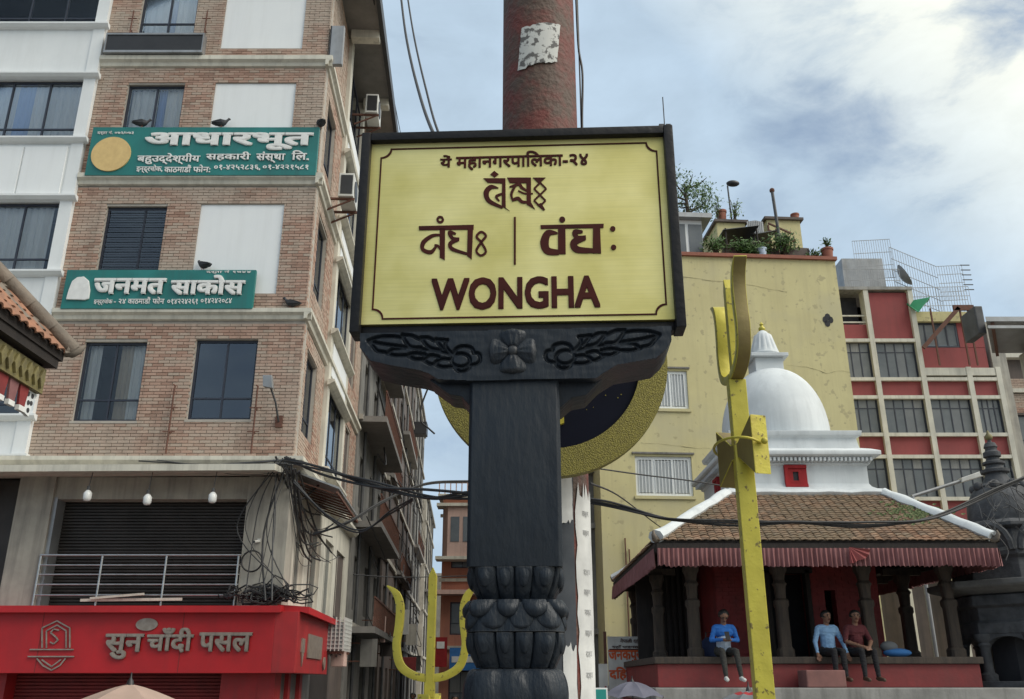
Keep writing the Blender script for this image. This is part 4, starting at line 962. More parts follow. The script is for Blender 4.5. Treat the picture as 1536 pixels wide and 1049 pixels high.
wr('बहुउद्देश्यीय', (208, 231), (299, 247), .022, .02); wr('सहकारी', (311, 229), (375, 242)); wr('संस्था', (386, 229), (427, 245)); wr('िल.', (439, 227), (463, 241))
wr('इन्द्रचोक,', (206, 248), (243, 260), .02, .012); wr('काठमाडौं', (248, 248), (286, 259), .02, .012); wr('फोन:', (291, 248), (315, 259), .02, .012); wr('०१-४२५२८३६,', (322, 248), (390, 256), .02, .012); wr('०१-४२२१५८१', (395, 248), (462, 255), .02, .012)
wr('दर्ता नं. ०७२/०७३', (147, 197), (200, 203), .015, .01)
c = at(167, 232, FY-.16); m = MB(); m.lathe([(.44, 0), (.44, .03)], 40); me = m.mesh('tan_disc', MAT['disc_tan']); me.transform(Matrix.Translation((c.x-p.x, -.002, c.z-q.z)) @ Matrix.Rotation(R(90), 4, 'X')); link('tan_disc', me, sg)
sg, w, h, p, q, wr = board_sign('green_signboard', 'shorter green signboard with white rounded emblem above the lower windows', (101, 405), (90, 463), 378)
wr('जनमत', (145, 420), (246, 441), .045, .05); wr('साकोस', (261, 415), (365, 442), .045, .05)
wr('इन्द्रचोक', (142, 448), (168, 458), .015, .01); wr('- २४', (172, 449), (188, 456), .015, .01); wr('काठमाडौं', (193, 446), (225, 456), .015, .01); wr('फोन', (230, 446), (246, 456), .015, .01); wr('०१४२२४२६१', (252, 449), (296, 457), .015, .01); wr('०१४२४२०८४', (302, 448), (347, 456), .015, .01)
wr('दर्ता नं १७४४', (310, 406), (376, 411), .015, .008)
e = [(100, 450), (104, 436), (109, 423), (117, 417), (127, 416), (134, 422), (136, 436), (134, 449), (128, 451)]
pts = [at(*a, FY-.16) for a in e]; m = MB(); m.prism([(a.x-p.x, a.z-q.z) for a in pts], -.04, -.001, 'y'); m.build('white_emblem', MAT['letter_white'], sg, bevel=.01)
# small black light box above
p = at(160, 62, FY-.2); t = thing('black_signboard', 'narrow black box sign below the top-left brick window', 'signboard', (p.x, FY-.2, 15.86))
MB().box(0, 2.25, 0, .16, 0, .44).build('box', MAT['plastic_black'], t, bevel=.01)
m = MB(); m.box(-.03, 2.28, -.02, .19, -.06, -.001); m.box(-.03, 2.28, -.02, .19, .441, .49); m.build('trim', MAT['galv'], t)
m = MB(); m.box(-.03, -.002, -.02, .19, 0, .44); m.box(2.252, 2.28, -.02, .19, 0, .44); m.build('end_cap', MAT['galv'], t)
# small grey box sign on the corner
t = thing('corner_lightbox', 'thin grey vertical lightbox fixed on the upper brick corner', 'signboard', TS @ Vector((0.06, -0.05, 15.6)))
MB().box(0, .30, 0, .12, 0, 1.1).build('box', MAT['galv'], t, bevel=.01); MB().box(-.03, -.001, .0, .12, 0, 1.1).build('back', MAT['plastic_black'], t)
# iron rods standing off the wall
for (x, y0, y1, lab) in ((258, 655, 577, 'left thin rusty iron rod between the two lower windows'), (385, 655, 578, 'right thin rusty iron rod beside the wall lamp')):
    a = at(x-6, y0, FY-.12); b = at(x+5, y1, FY-.12); t = thing('iron_rod', lab, 'rod', (a.x, FY-.12, a.z-.35), 0, 'iron rods on the brick wall')
    L = b.z-a.z+.35; m = MB(); m.tube([(0, 0, 0), (0, 0, L-.1), (.01, 0, L-.03), (-.03, -.02, L)], .018, 6); m.build('rod', MAT['rust_iron'], t, smooth=50)
    [MB().bar((-.12, .0, zz), (.12, .0, zz), .02).bar((0, 0, zz), (0, .13, zz), .02).build('bracket', MAT['rust_iron'], t) for zz in (.45, .95)]
for (x, lab) in ((193, 'short iron rod left of the top brick window'), (305, 'short iron rod right of the top brick window')):
    a = at(x, 60, FY-.12); t = thing('iron_rod', lab, 'rod', (a.x, FY-.12, a.z), 0, 'iron rods on the brick wall')
    m = MB(); m.tube([(0, 0, 0), (0, 0, .85)], .016, 6); m.bar((0, 0, .3), (0, .13, .3), .02); m.build('rod', MAT['rust_iron'], t); MB().bar((-.1, 0, .62), (.1, 0, .62), .02).build('crossbar', MAT['rust_iron'], t)
# wall lamp on an arm
a = at(418, 632, FY-.05); t = thing('wall_lamp', 'grey floodlight on a bent arm on the brick corner', 'lamp', (a.x, FY-.05, a.z))
top = at(404, 575, FY-.5)-Vector((a.x, FY-.05, a.z)); m = MB(); m.tube([(0, .06, 0), (0, -.02, 0), top*0.5+Vector((0.03, 0, 0)), top], .022, 8); m.build('arm', MAT['cable_grey'], t, smooth=60)
m = MB(); m.hexa([top+Vector(v) for v in ((-.11, -.05, -.08), (.09, -.05, -.12), (.10, .05, -.12), (-.10, .05, -.08))], [top+Vector(v) for v in ((-.14, -.04, .16), (.04, -.04, .16), (.05, .04, .16), (-.13, .04, .16))]); m.build('lamp_head', MAT['galv'], t, bevel=.01)
MB().box(-.07, .07, .0, .06, -.12, .12).build('wall_plate', MAT['rust_iron'], t)
# pigeons
def pigeon(px, py, Y, lab, face, lean=0.0):
    p = at(px, py, Y); t = thing('pigeon', lab, 'bird', p, face, 'pigeons on the signs and ledges'); s = 1.15
    m = MB(); vs_ = []
    prof_b = [(-.17, .035, .012, .105), (-.10, .05, .028, .10), (-.03, .075, .062, .10), (.05, .075, .066, .115), (.10, .05, .05, .145), (.125, .036, .036, .185), (.14, .036, .034, .215), (.165, .022, .022, .222), (.185, .006, .006, .215)]
    n = 10
    for x, ry, rz_, zc_ in prof_b:
        for k in range(n): vs_.append((x*s, ry*s*math.cos(2*math.pi*k/n)*.9, (zc_+lean*x)*s+rz_*s*math.sin(2*math.pi*k/n)))
    m.add(vs_, [(i*n+k, i*n+(k+1) % n, (i+1)*n+(k+1) % n, (i+1)*n+k) for i in range(len(prof_b)-1) for k in range(n)] + [tuple(range(n-1, -1, -1)), tuple((len(prof_b)-1)*n+k for k in range(n))])
    m.build('body', MAT['pigeon'], t, smooth=60)
    for sg_ in (-1, 1):
        w = MB(); w.add([(.09*s, sg_*.072*s, .15*s), (.0, sg_*.082*s, .16*s), (-.13*s, sg_*.05*s, .125*s), (-.2*s, sg_*.02*s, .10*s), (-.1*s, sg_*.07*s, .085*s), (.05*s, sg_*.075*s, .085*s)], [(0, 1, 2, 3, 4, 5)]); w.build('wing', MAT['pigeon'], t, recalc=False)
        l = MB(); l.tube([(.02*s, sg_*.025*s, .06*s), (.02*s, sg_*.025*s, 0)], .006, 5); l.tube([(-.01, sg_*.025*s, .004), (.05*s, sg_*.025*s, .004)], .005, 5); l.build('leg', MAT['terracotta'], t)
    return t
gtop = at(140, 191, FY-.16).z
def pig_on(px, z, Y, lab, face): 
    p = at(px, 300, Y); s = (px-768)/FPX
    Yd = Y; x = s*(Yd*math.cos(TILT)+(z-EYE)*math.sin(TILT)); t = pigeon(px, 300, Y, lab, face); t.location = (x, Y, z); return t
z1 = at(140, 191, FY-.16).z+.004; z2 = at(101, 405, FY-.16).z+.004
pig_on(211, z1, FY-.12, 'dark pigeon on the long green signboard in front of the window', R(20)); pig_on(330, z1, FY-.12, 'dark pigeon on the long green signboard in front of the white panel', R(10)); pig_on(481, z1, FY-.12, 'dark pigeon at the right end of the long green signboard', R(120))
pig_on(305, z2, FY-.12, 'dark pigeon on the shorter green signboard', R(150)); pig_on(437, 9.362, FY-.08, 'dark pigeon crouching on the cream ledge near the corner', R(170))
# three hanging bulbs under the canopy
for k, (px, py, lab) in enumerate(((130, 752, 'hanging white bulb nearest the left column'), (220, 758, 'middle one of the three hanging white bulbs'), (318, 755, 'hanging white bulb nearest the right column'))):
    p = at(px, py, FY-.75); t = thing('light_bulb', lab, 'bulb', p, 0, 'bulbs hanging under the shop canopy')
    m = MB(); m.lathe([(.02, 0), (.055, .01), (.075, .05), (.078, .15), (.05, .19), (.03, .21)], 16); m.build('glass', MAT['bulb'], t, smooth=50)
    m = MB(); m.lathe([(.031, .21), (.031, .28), (.015, .29)], 12); m.tube([(0, 0, .28), (0.01, .05, 5.74-p.z)], .008, 5); m.build('socket', MAT['plastic_black'] if False else MAT['cable_grey'], t)
# security camera on the column
p = at(388, 812, FY-.02); t = thing('security_camera', 'small white bullet camera on the plaster column', 'camera', p)
m = MB(); m.tube([(0, 0, 0), (-.05, -.13, -.03)], .028, 10); m.build('body', MAT['ac_white'], t, smooth=50); m = MB(); m.tube([(-.05, -.13, -.03), (-.055, -.14, -.032)], .024, 10); m.build('lens', MAT['plastic_black'], t); MB().box(-.03, .03, -.0, .03, -.02, .05).build('mount', MAT['ac_white'], t)
# air conditioners on the street side
def ac(T, x, y, z, lab, rail=True):
    t = thing('air_conditioner', lab, 'air conditioner', T @ Vector((x, y, z)), 0, 'outdoor air conditioners')
    t.rotation_euler = (0, 0, math.atan2(0.047, 1))
    MB().box(0, .36, 0, .85, 0, .62).build('casing', MAT['ac_white'], t, bevel=.015)
    m = MB(); m.lathe([(.25, 0), (.25, .015)], 24); me = m.mesh('fan_grille', MAT['plastic_black']); me.transform(Matrix.Translation((.361, .36, .31)) @ Matrix.Rotation(R(90), 4, 'Y')); link('fan_grille', me, t)
    MB().box(.05, .33, -.012, -.001, .06, .56).build('side_vent', MAT['plastic_black'], t)
    [MB().bar((-.4, yy, -.03), (.38, yy, -.03), .05).bar((-.3, yy, -.35), (.3, yy, -.06), .035).build('bracket', MAT['rust_iron'], t) for yy in (.1, .75)]
ac(TS, .35, 4.3, 17.3, 'upper white air conditioner under the roof slab'); ac(TS, .3, 1.1, 12.75, 'lower white air conditioner beside the long green signboard')
# cage unit above the fascia end
t = thing('air_conditioner', 'white caged air conditioner at the street end of the red fascia', 'air conditioner', TS @ Vector((.32, 3.4, 2.62)), 0, 'outdoor air conditioners')
MB().box(.03, .40, .03, .9, .02, .62).build('casing', MAT['galv'], t); m = MB()
for k in range(8): m.bar((0, .0+k*.005, .06+k*.085), (.45, .0+k*.005, .06+k*.085), .02)
for k in range(6): m.bar((k*.09, 0, 0), (k*.09, 0, .72), .022)
for k in range(8): m.bar((.46, 0, .06+k*.085), (.46, .95, .06+k*.085), .02)
for k in range(9): m.bar((.46, k*.115, 0), (.46, k*.115, .72), .02)
m.build('cage', MAT['ac_white'], t); [MB().bar((-.3, yy, -.03), (.46, yy, -.03), .05).build('bracket', MAT['rust_iron'], t) for yy in (.1, .8)]

# ================================================================ row of houses up the street (left side)
def row_house(label, s0, s1, top, wallmat, seed, x=0.0, slabs=(), floors=3.1, brickband=False):
    T = TS; r_ = random.Random(seed); root = thing('street_house', label, 'building', TS @ Vector((0, s0, 0)), 0, 'houses along the left side of the lane'); inv = Matrix.Translation(-(TS @ Vector((0, s0, 0)))) @ TS
    holes = []; z = 0.4; nf = int((top-0.5)/floors)
    nw = max(2, int((s1-s0)/2.3)); pitch = (s1-s0)/nw
    for f in range(nf):
        for k in range(nw):
            a = s0+pitch*(k+.5); holes.append((a-.55, a+.55, 0.9+f*floors+(0 if f else -.6), 0.9+f*floors+1.6))
    m = MB(inv); sidecells(m, s0, s1, 0, top, -x, -x+.3, holes); m.T = inv; m.box(x-8, x-.9, s0, s1, 0, top-.01); m.box(x-.9, x-.3, s0, s0+.3, 0, top-.01); m.box(x-.9, x-.3, s1-.3, s1, 0, top-.01); m.build('wall', MAT[wallmat], root)
    for h in holes: opening_window(root, inv, h[0], h[1], h[2], h[3], -x+.12, side=True, cols=(.5,), rows=(.35,), gl='dusty_glass', room=False, fr=r_.choice(['wood_old', 'dark_frame', 'cream']))
    for f in range(1, nf+1):
        zz = f*floors+.35
        m = MB(inv); m.box(x-.1, x+.12, s0, s1, zz, zz+.16); m.build('ledge', MAT['dim_plaster'], root)
    for (a0, a1, zz, pr) in slabs:
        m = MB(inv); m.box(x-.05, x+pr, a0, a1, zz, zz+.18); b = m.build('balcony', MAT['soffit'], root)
        m = MB(inv); m.bar((x+pr-.05, a0, zz+1.0), (x+pr-.05, a1, zz+1.0), .05)
        for k in range(int((a1-a0)/.3)+1): m.bar((x+pr-.05, a0+.04+k*.3, zz+.18), (x+pr-.05, a0+.04+k*.3, zz+1.0), .025)
        m.build('railing', MAT['rust_iron'], b)
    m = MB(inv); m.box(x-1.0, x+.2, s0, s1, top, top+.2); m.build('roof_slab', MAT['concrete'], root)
    m = MB(inv)
    for k in range(int((s1-s0)/1.1)): m.tube([(x+.06, s0+.4+k*1.1, 0), (x+.06, s0+.4+k*1.1, top)], .05, 8) if k % 3 == 1 else None
    if m.v: m.build('drain_pipe', MAT['cable_grey'], root, smooth=50)
    return root
row_house('plaster house with jutting balcony slabs next to the brick building', 9.45, 18.5, 17.6, 'old_grey', 1, 0.05, [(10.0, 17.8, 6.4, .8), (9.6, 17.0, 9.6, .85), (10.2, 17.6, 12.8, .75), (9.6, 18, 3.3, .8)])
row_house('narrow brick-red house beyond the balcony slabs', 18.55, 24, 19.0, 'old_brown', 2, 0.15, [(18.8, 23.5, 9.8, .3)])
row_house('soot-dark tall house in the middle of the lane', 24.05, 36, 20.5, 'old_brown', 3, 0.1, [(25, 33, 6.6, .35), (26, 34, 13.5, .4)])
row_house('grey weathered house with a roof tank far up the lane', 36.05, 48, 19.5, 'old_grey', 4, 0.1, [(38, 46, 9.6, .4)])
row_house('pale cream house at the far bend of the lane', 48.05, 62, 14.5, 'dim_plaster', 5, 0.4, [(49, 58, 8, .3)])
row_house('last grey house visible down the lane', 62.05, 90, 10.5, 'old_grey', 6, 1.5)
# clutter on the lane walls: hanging signs, pipes and units
qr = random.Random(31)
SL = ['grey shop sign jutting over the lane nearest the red fascia', 'faded pink shop sign, second jutting over the lane', 'brown shop sign, third jutting over the lane', 'dirty white shop sign, fourth jutting over the lane', 'dark red shop sign, fifth jutting over the lane', 'plaster-coloured shop sign, sixth jutting over the lane', 'farthest small grey sign jutting over the lane']
for k in range(7):
    s = 10.5+k*3.1+qr.uniform(-.3, .3); z = qr.uniform(3.0, 4.6) if k % 2 else qr.uniform(2.3, 3.0); w_, h_ = qr.uniform(.35, .7), qr.uniform(.4, .95); xx = .45 if s > 18.6 else .15
    t = thing('hanging_sign', SL[k], 'sign', TS @ Vector((xx, s, z)), math.atan2(.047, 1), 'shop signs jutting over the lane')
    MB().box(.25, .25+w_, -.04, .04, 0, h_).build('panel', MAT[['old_grey', 'pale_pink', 'old_brown', 'board_grey', 'red_brickpaint', 'dim_plaster', 'old_grey'][k]], t, bevel=.01); [MB().bar((-.2, 0, h_*f_), (.25, 0, h_*f_), .035).build('bracket', MAT['rust_iron'], t) for f_ in (.85, .2)]
m = MB()
for k in range(60):
    s = qr.uniform(9, 40); z = qr.uniform(2.6, 13); a = TS @ Vector((.5, s, z)); b = TS @ Vector((.5, s+qr.uniform(1, 6), z+qr.uniform(-1.2, .8))); c = (a+b)/2+Vector((qr.uniform(0, .4), 0, -qr.uniform(.1, .9))); m.tube(bez([a, c, b], 6), qr.uniform(.012, .03), 4)
tag(m.build('lane_wiring', MAT['cable']), 'loose black wiring strung along the lane facades', 'cable', kind='stuff')
# dark steel water-tank box and antenna arm jutting out high up the lane
p = at(632, 645, 52); t = thing('wall_box', 'dark steel box jutting from the roofline up the lane', 'box', p); MB().box(-.9, .35, -.4, .4, -.35, .4).build('box', MAT['plastic_black'], t, bevel=.02); MB().bar((-1.8, 0, 0), (-.9, 0, 0), .12).build('arm', MAT['rust_iron'], t)
# ================================================================ salmon building closing the lane
def front_house(name, label, cat_, x0, x1, Y, top, depth_, wallmat, cols, floors, wz=1.5, ww=1.1, fr='dark_frame', base=0.0, gl='dusty_glass', cornice='cream', rz=0.0, skip=()):
    root = thing(name, label, cat_, (x0, Y, 0), rz); W = x1-x0; holes = []
    nf = int((top-base-.4)/floors)
    for f in range(nf):
        for k in range(cols):
            if (f, k) in skip: continue
            a = W*(k+.5)/cols; holes.append((a-ww/2, a+ww/2, base+f*floors+.95, base+f*floors+.95+wz))
    m = MB(); wallcells(m, 0, W, 0, top, 0, .25, holes); m.box(0, .25, .25, depth_, 0, top-.002); m.box(W-.25, W, .25, depth_, 0, top-.002); m.box(.25, W-.25, .9, depth_, 0, top-.002); m.build('wall', MAT[wallmat], root)
    for h in holes: opening_window(root, None, h[0], h[1], h[2], h[3], .1, cols=(.5,), rows=(.35,), gl=gl, room=False, fr=fr)
    for f in range(1, nf+1):
        if cornice: MB().box(-.12, W+.05, -.14, -.001, base+f*floors+.3, base+f*floors+.45).build('ledge', MAT[cornice], root)
    MB().box(-.25, W+.1, -.3, depth_, top, top+.18).build('roof_slab', MAT[cornice or wallmat], root)
    return root, W
pk, W = front_house('salmon_building', 'tall salmon pink building closing the lane beside the post', 'building', -3.42, 2.6, 45, 10.55, 9, 'pink_wall', 3, 3.1)
m = MB(); m.box(-.35, 2.4, -.9, -.001, 5.85, 6.05); m.build('balcony', MAT['pale_pink'], pk)
b = MB(); b.prism([(.3, -.85), (2.1, -.85), (2.4, -.002), (0, -.002)], 7.6, 10.0, 'z'); by = b.build('bay_window', MAT['pale_pink'], pk)
for x in (.45, 1.05, 1.65): MB().box(x, x+.42, -.875, -.852, 8.3, 9.5).build('pane', MAT['dusty_glass'], by)
[MB().box(-.25, 2.6, -1.0, -.001, zz, zz+.15).build('bay_cornice', MAT['cream'], pk) for zz in (10.0, 7.45)]
m = MB()
for k in range(22): m.bar((k*.28-.2, -.2, 10.73), (k*.28-.2, -.2, 11.3), .05)
m.bar((-.2, -.2, 11.3), (5.9, -.2, 11.3), .06); m.build('roof_railing', MAT['pale_pink'], pk)
# low shop fronts at its foot
t = thing('shop_board', 'blue shop board at the foot of the salmon building', 'sign', (-2.9, 44.4, 2.45)); MB().box(0, 2.2, 0, .12, 0, 1.0).build('board', MAT['blue_cloth'], t); MB().box(.1, 2.1, -.02, -.002, .35, .62).build('white_stripe', MAT['letter_white'], t)
t = thing('shop_board', 'red shop board at the foot of the salmon building', 'sign', (-3.6, 44.0, 2.6)); MB().box(0, .6, 0, .12, 0, 1.3).build('board', MAT['cloth_scarlet'], t); MB().box(.12, .48, -.02, -.002, .8, 1.1).build('white_patch', MAT['letter_white'], t)
front_house('far_building', 'pale far building glimpsed at the end of the lane', 'building', -9.0, -4.7, 92, 8.2, 8, 'white_paint', 4, 2.6, ww=.8)[0]
# dark old building slice between pole and yellow building
od, W = front_house('old_plaster_house', 'grimy grey plaster house squeezed left of the yellow building', 'building', 0.2, 2.42, 26.2, 7.7, 6, 'old_grey', 1, 2.9, cornice='concrete')
m = MB(); [m.tube([(x, -.08, 1.8), (x, -.08, 7.4)], .045, 8) for x in (1.75, 1.95)]; m.build('drain_pipe', MAT['cable_grey'], od, smooth=50)

# ================================================================ yellow building with roof garden
YB = 25.0; rz = math.atan2(.07, 1)
yb = thing('yellow_building', 'big yellow plastered building with cracked wall and white windows', 'building', (2.46, YB, 0), rz)
c_, s_ = math.cos(rz), math.sin(rz)
def yl(px, py, dy=0.0):
    """photo pixel -> local x, z on the yellow facade"""
    d = at(px, py, 1.0)-Vector((0, 0, EYE)); o = Vector((2.46, YB, 0)); nrm = Vector((s_, -c_, 0))
    o = o + nrm*(-dy); t = (o-Vector((0, 0, EYE))).xy.dot(nrm.xy)/d.xy.dot(nrm.xy); p = Vector((0, 0, EYE))+d*t
    return (p.xy-o.xy).dot(Vector((c_, s_))), p.z
ytop = yl(1100, 387)[1]; YW = yl(1256, 420)[0]
wins = []
for (a, b) in (((952, 684), (1041, 745)), ((998, 556), (1034, 614))):
    x0, z1 = yl(*a); x1, z0 = yl(*b); wins.append((x0, x1, z0, z1))
wins[1] = (wins[1][1]-1.5, wins[1][1], wins[1][2], wins[1][3])
m = MB(); wallcells(m, 0, YW, 0, ytop, 0, .3, wins); m.box(0, .3, .3, 9, 0, ytop-.002); m.box(YW-.3, YW, .3, 9, 0, ytop-.002); m.box(.3, YW-.3, .8, 9, 0, ytop-.002); m.build('wall', MAT['yellow_wall'], yb)
for (x0, x1, z0, z1) in wins:
    w = opening_window(yb, None, x0, x1, z0, z1, .06, cols=(.33, .66), rows=(), gl='pale_pane', fr='white_paint', fw=.09, room=False)
    m = MB()
    for k in range(16): m.bar((x0+.1+(x1-x0-.2)*k/15, .045, z0+.1), (x0+.1+(x1-x0-.2)*k/15, .045, z1-.1), .018)
    m.build('bars', MAT['white_paint'], w)
    MB().box(x0-.08, x1+.08, -.05, -.001, z1+.06, z1+.11).build('drip_moulding', MAT['old_grey'], yb)
    MB().box(x0-.05, x1+.05, -.05, .05, z0-.09, z0-.002).build('sill', MAT['yellow_wall'], yb)
MB().box(-.04, YW+.04, -.1, .35, ytop, ytop+.11).build('coping', MAT['terracotta'], yb)
# plaster joints: fine raised, broken mouldings across the wall
for pts in ([(1005, 413), (1060, 420), (1100, 424), (1128, 428), (1165, 436), (1180, 438)], [(1180, 548), (1215, 552), (1240, 560), (1262, 556), (1275, 560)], [(960, 664), (1000, 667), (1040, 672), (1070, 673)]):
    m = MB(); P = [yl(*p) for p in pts]; P = bez([Vector((x, 0, z)) for x, z in P], 6); q = []
    for i, v in enumerate(P): q.append(Vector((v.x, -.006, v.z+.03*noise.noise((v.x*5, 1, v.z)))))
    m.tube(q, [.001+.012*max(0, noise.noise((i*.45, P[0].x, 3)))+.004*abs(noise.noise((i*1.9, 2, P[0].z))) for i in range(len(q))], 5); m.build('plaster_crack', MAT['crack'], yb)
x, z = yl(1242, 481); m = MB(); [m.prism([(x+dx+.11*sx*math.cos(R(a*45)), z+dz+.11*math.sin(R(a*45))) for a in range(8)], -.012, .004, 'y') for dx, dz, sx in ((0, .12, .8), (-.03, -.10, .8), (.09, .02, .7), (-.1, .02, .6))]; m.build('wall_hole', MAT['interior'], yb)
m = MB(); x, z = yl(938, 830); [m.tube([(xx, -.05, 2), (xx, -.05, z+zz)], .02, 5) for xx, zz in ((x, .4), (x+.1, .1))]; m.build('drain_pipe', MAT['rust_iron'], yb)
# roof structures (local frame of the building)
def yx(px, py, dy): return yl(px, py, dy)
def rootp(px, py, dy):
    x, z = yl(px, py, dy); return Vector((2.46, YB, 0)) + Vector((c_*x - s_*dy, s_*x + c_*dy, z))
def rbox(mb, a, b, dy, d2, zb=None):
    x0, z1 = yl(*a, dy); x1, z0 = yl(*b, dy); mb.box(x0, x1, dy, d2, (zb if zb is not None else z0), z1); return x0, x1, z0, z1
cb_ = MB(); x0, x1, z0, z1 = rbox(cb_, (1005, 330), (1056, 382), .8, 3.2, ytop); cabin = cb_.build('roof_cabin', MAT['white_paint'], yb)
m = MB(); m.box(x0-.2, x1+.28, .55, 3.4, z1, z1+.16); m.build('cabin_roof', MAT['galv'], yb)
for k in range(2):
    a0, b0 = yl((1014, 1032)[k], 336, .78)[0], yl((1027, 1052)[k], 336, .78)[0]; MB().box(a0, b0, .775, .798, ytop+.1, z1-.15).build('pane', MAT['dusty_glass'], cabin)
for a, b, dy in (((1075, 334), (1122, 385), 2.2), ((1150, 330), (1207, 392), 2.0)):
    m = MB(); x0, x1, z0, z1 = rbox(m, a, b, dy, dy+2.5, ytop); m.build('roof_room', MAT['yellow_wall'], yb); MB().box(x0-.1, x1+.1, dy-.1, dy+2.6, z1, z1+.09).build('roof_room_coping', MAT['old_brown'], yb)
m = MB(); x0, z1 = yl(1120, 330, 1.9); x1, z0 = yl(1149, 372, 1.9)
for k in range(18):
    a, b = x0+(x1-x0)*k/18, x0+(x1-x0)*(k+1)/18; m.box(a, b, 1.9+(.02 if k % 2 else 0), 1.93+(.02 if k % 2 else 0), ytop, z1-.02*abs(k-9)*.3)
m.build('corrugated_screen', MAT['galv'], yb)
m = MB()  # stair railing
for (p0, p1) in (((1152, 335), (1190, 352)), ((1152, 345), (1190, 362)), ((1160, 358), (1190, 375))):
    a = yl(*p0, 1.5); b = yl(*p1, 1.5); m.bar((a[0], 1.5, a[1]), (b[0], 1.5, b[1]), .05)
for px in (1152, 1164, 1177, 1190): a = yl(px, 338+(px-1152)*.45, 1.5); m.bar((a[0], 1.5, ytop), (a[0], 1.5, a[1]), .05)
m.build('stair_railing', MAT['rust_iron'], yb)
def onroof(name, label, cat_, px, py, dy, group=None):
    p = rootp(px, py, dy); return thing(name, label, cat_, (p.x, p.y, ytop+.0), rz, group), p.z-ytop
t, h = onroof('roof_pole', 'tall bare metal pole on the yellow building roof', 'pole', 1158, 286, 1.2); m = MB(); m.tube([(.12, 0, 0), (0, 0, h)], .055, 8); m.build('shaft', MAT['cable_grey'], t); m = MB(); m.sphere((0, 0, h), .09, 8, 6); m.build('cap', MAT['rust_iron'], t)
t, h = onroof('roof_lamp', 'street-style lamp standing on the yellow building roof', 'lamp', 1091, 276, 2.6); m = MB(); m.tube([(.1, 0, 0), (0, 0, h-.1), (.05, 0, h)], .03, 8); m.build('shaft', MAT['cable_grey'], t); m = MB(); m.sphere((.2, 0, h+.02), .24, 12, 8, sy=.6, sz=.45); m.build('lamp_head', MAT['plastic_black'], t, smooth=60)
# planters along the parapet
for k, (a, b, lab) in enumerate((((1088, 366), (1135, 385), 'long brown planter trough near the cabin'), ((1140, 372), (1170, 388), 'brown planter trough in the middle of the parapet'), ((1176, 371), (1216, 390), 'brown planter trough right of the green climber'))):
    x0, z1 = yl(*a, .45); x1, z0 = yl(*b, .45); p = Vector((2.46, YB, 0)) + Vector((c_*x0-s_*.45, s_*x0+c_*.45, 0)); t = thing('planter_trough', lab, 'planter', (p.x, p.y, ytop+.11), rz, 'planter troughs on the yellow roof')
    hh = z1-ytop-.11; MB().box(0, x1-x0, 0, .45, 0, hh).build('trough', MAT['old_brown'], t, bevel=.02); MB().box(.04, x1-x0-.04, .04, .41, hh, hh+.02).build('soil', MAT['bark'], t)
for k, (px, py, wpx, lab) in enumerate(((1240, 374, 17, 'brick-red pot at the right end of the yellow parapet'), (1192, 322, 13, 'brick-red pot on top of the right roof room'), (1082, 317, 15, 'brick-red tub on top of the left roof room'))):
    dy = (.3, 2.4, 2.6)[k]; p = rootp(px, py, dy); base = ytop+.115 if k == 0 else yl(1180, 330, 2.0)[1]+.09 if k == 1 else yl(1100, 334, 2.2)[1]+.09
    t = thing('clay_pot', lab, 'pot', (p.x, p.y, base), rz, 'clay pots on the yellow roof'); r = wpx/1358*26*.55; h = max(.25, p.z-base)
    m = MB(); m.lathe([(r*.85, 0), (r*.9, h*.4), (r, h*.85), (r*1.12, h*.86), (r*1.12, h), (r*.9, h), (r*.85, h*.8)], 20); m.build('pot', MAT['terracotta'], t, smooth=40)
p = rootp(1143, 379, .2); t = thing('paint_bucket', 'small pale plastic bucket hanging plants over the parapet', 'bucket', (p.x, p.y, ytop+.11), rz); m = MB(); m.lathe([(.11, 0), (.15, .3), (.16, .3), (.16, .33), (.14, .33), (.10, .03)], 16); m.build('bucket', MAT['jacket_pale'], t, smooth=40); m = MB(); m.tube([(.15*math.cos(R(a)), 0, .32+.12*math.sin(R(a))) for a in range(0, 181, 20)], .006, 5); m.build('handle', MAT['cable_grey'], t)
def parasol(px, py, dy, w, lab):
    p = rootp(px, py, dy); t = thing('garden_shade', lab, 'shade', (p.x, p.y, ytop), rz, 'dark shades on the yellow roof'); h = p.z-ytop
    m = MB(); m.hexa([(-w, -.5, h-.25), (w, -.5, h-.05), (w, 1.0, h-.05), (-w, 1.0, h-.25)], [(-w*.9, -.3, h-.12), (w*.95, -.3, h+.05), (w*.95, .9, h+.05), (-w*.9, .9, h-.12)]); m.build('cloth', MAT['plastic_black'], t, bevel=.03)
    m = MB(); [m.tube([(sx*w*.85, y, 0), (sx*w*.85, y, h-.15)], .03, 6) for sx in (-1, 1) for y in (-.4, .9)]; m.build('pole', MAT['wood_dark'], t)
parasol(1105, 346, 1.0, .6, 'slanted black shade cloth over the roof garden'); parasol(1140, 353, 1.1, .42, 'small dark shade beside the corrugated screen')
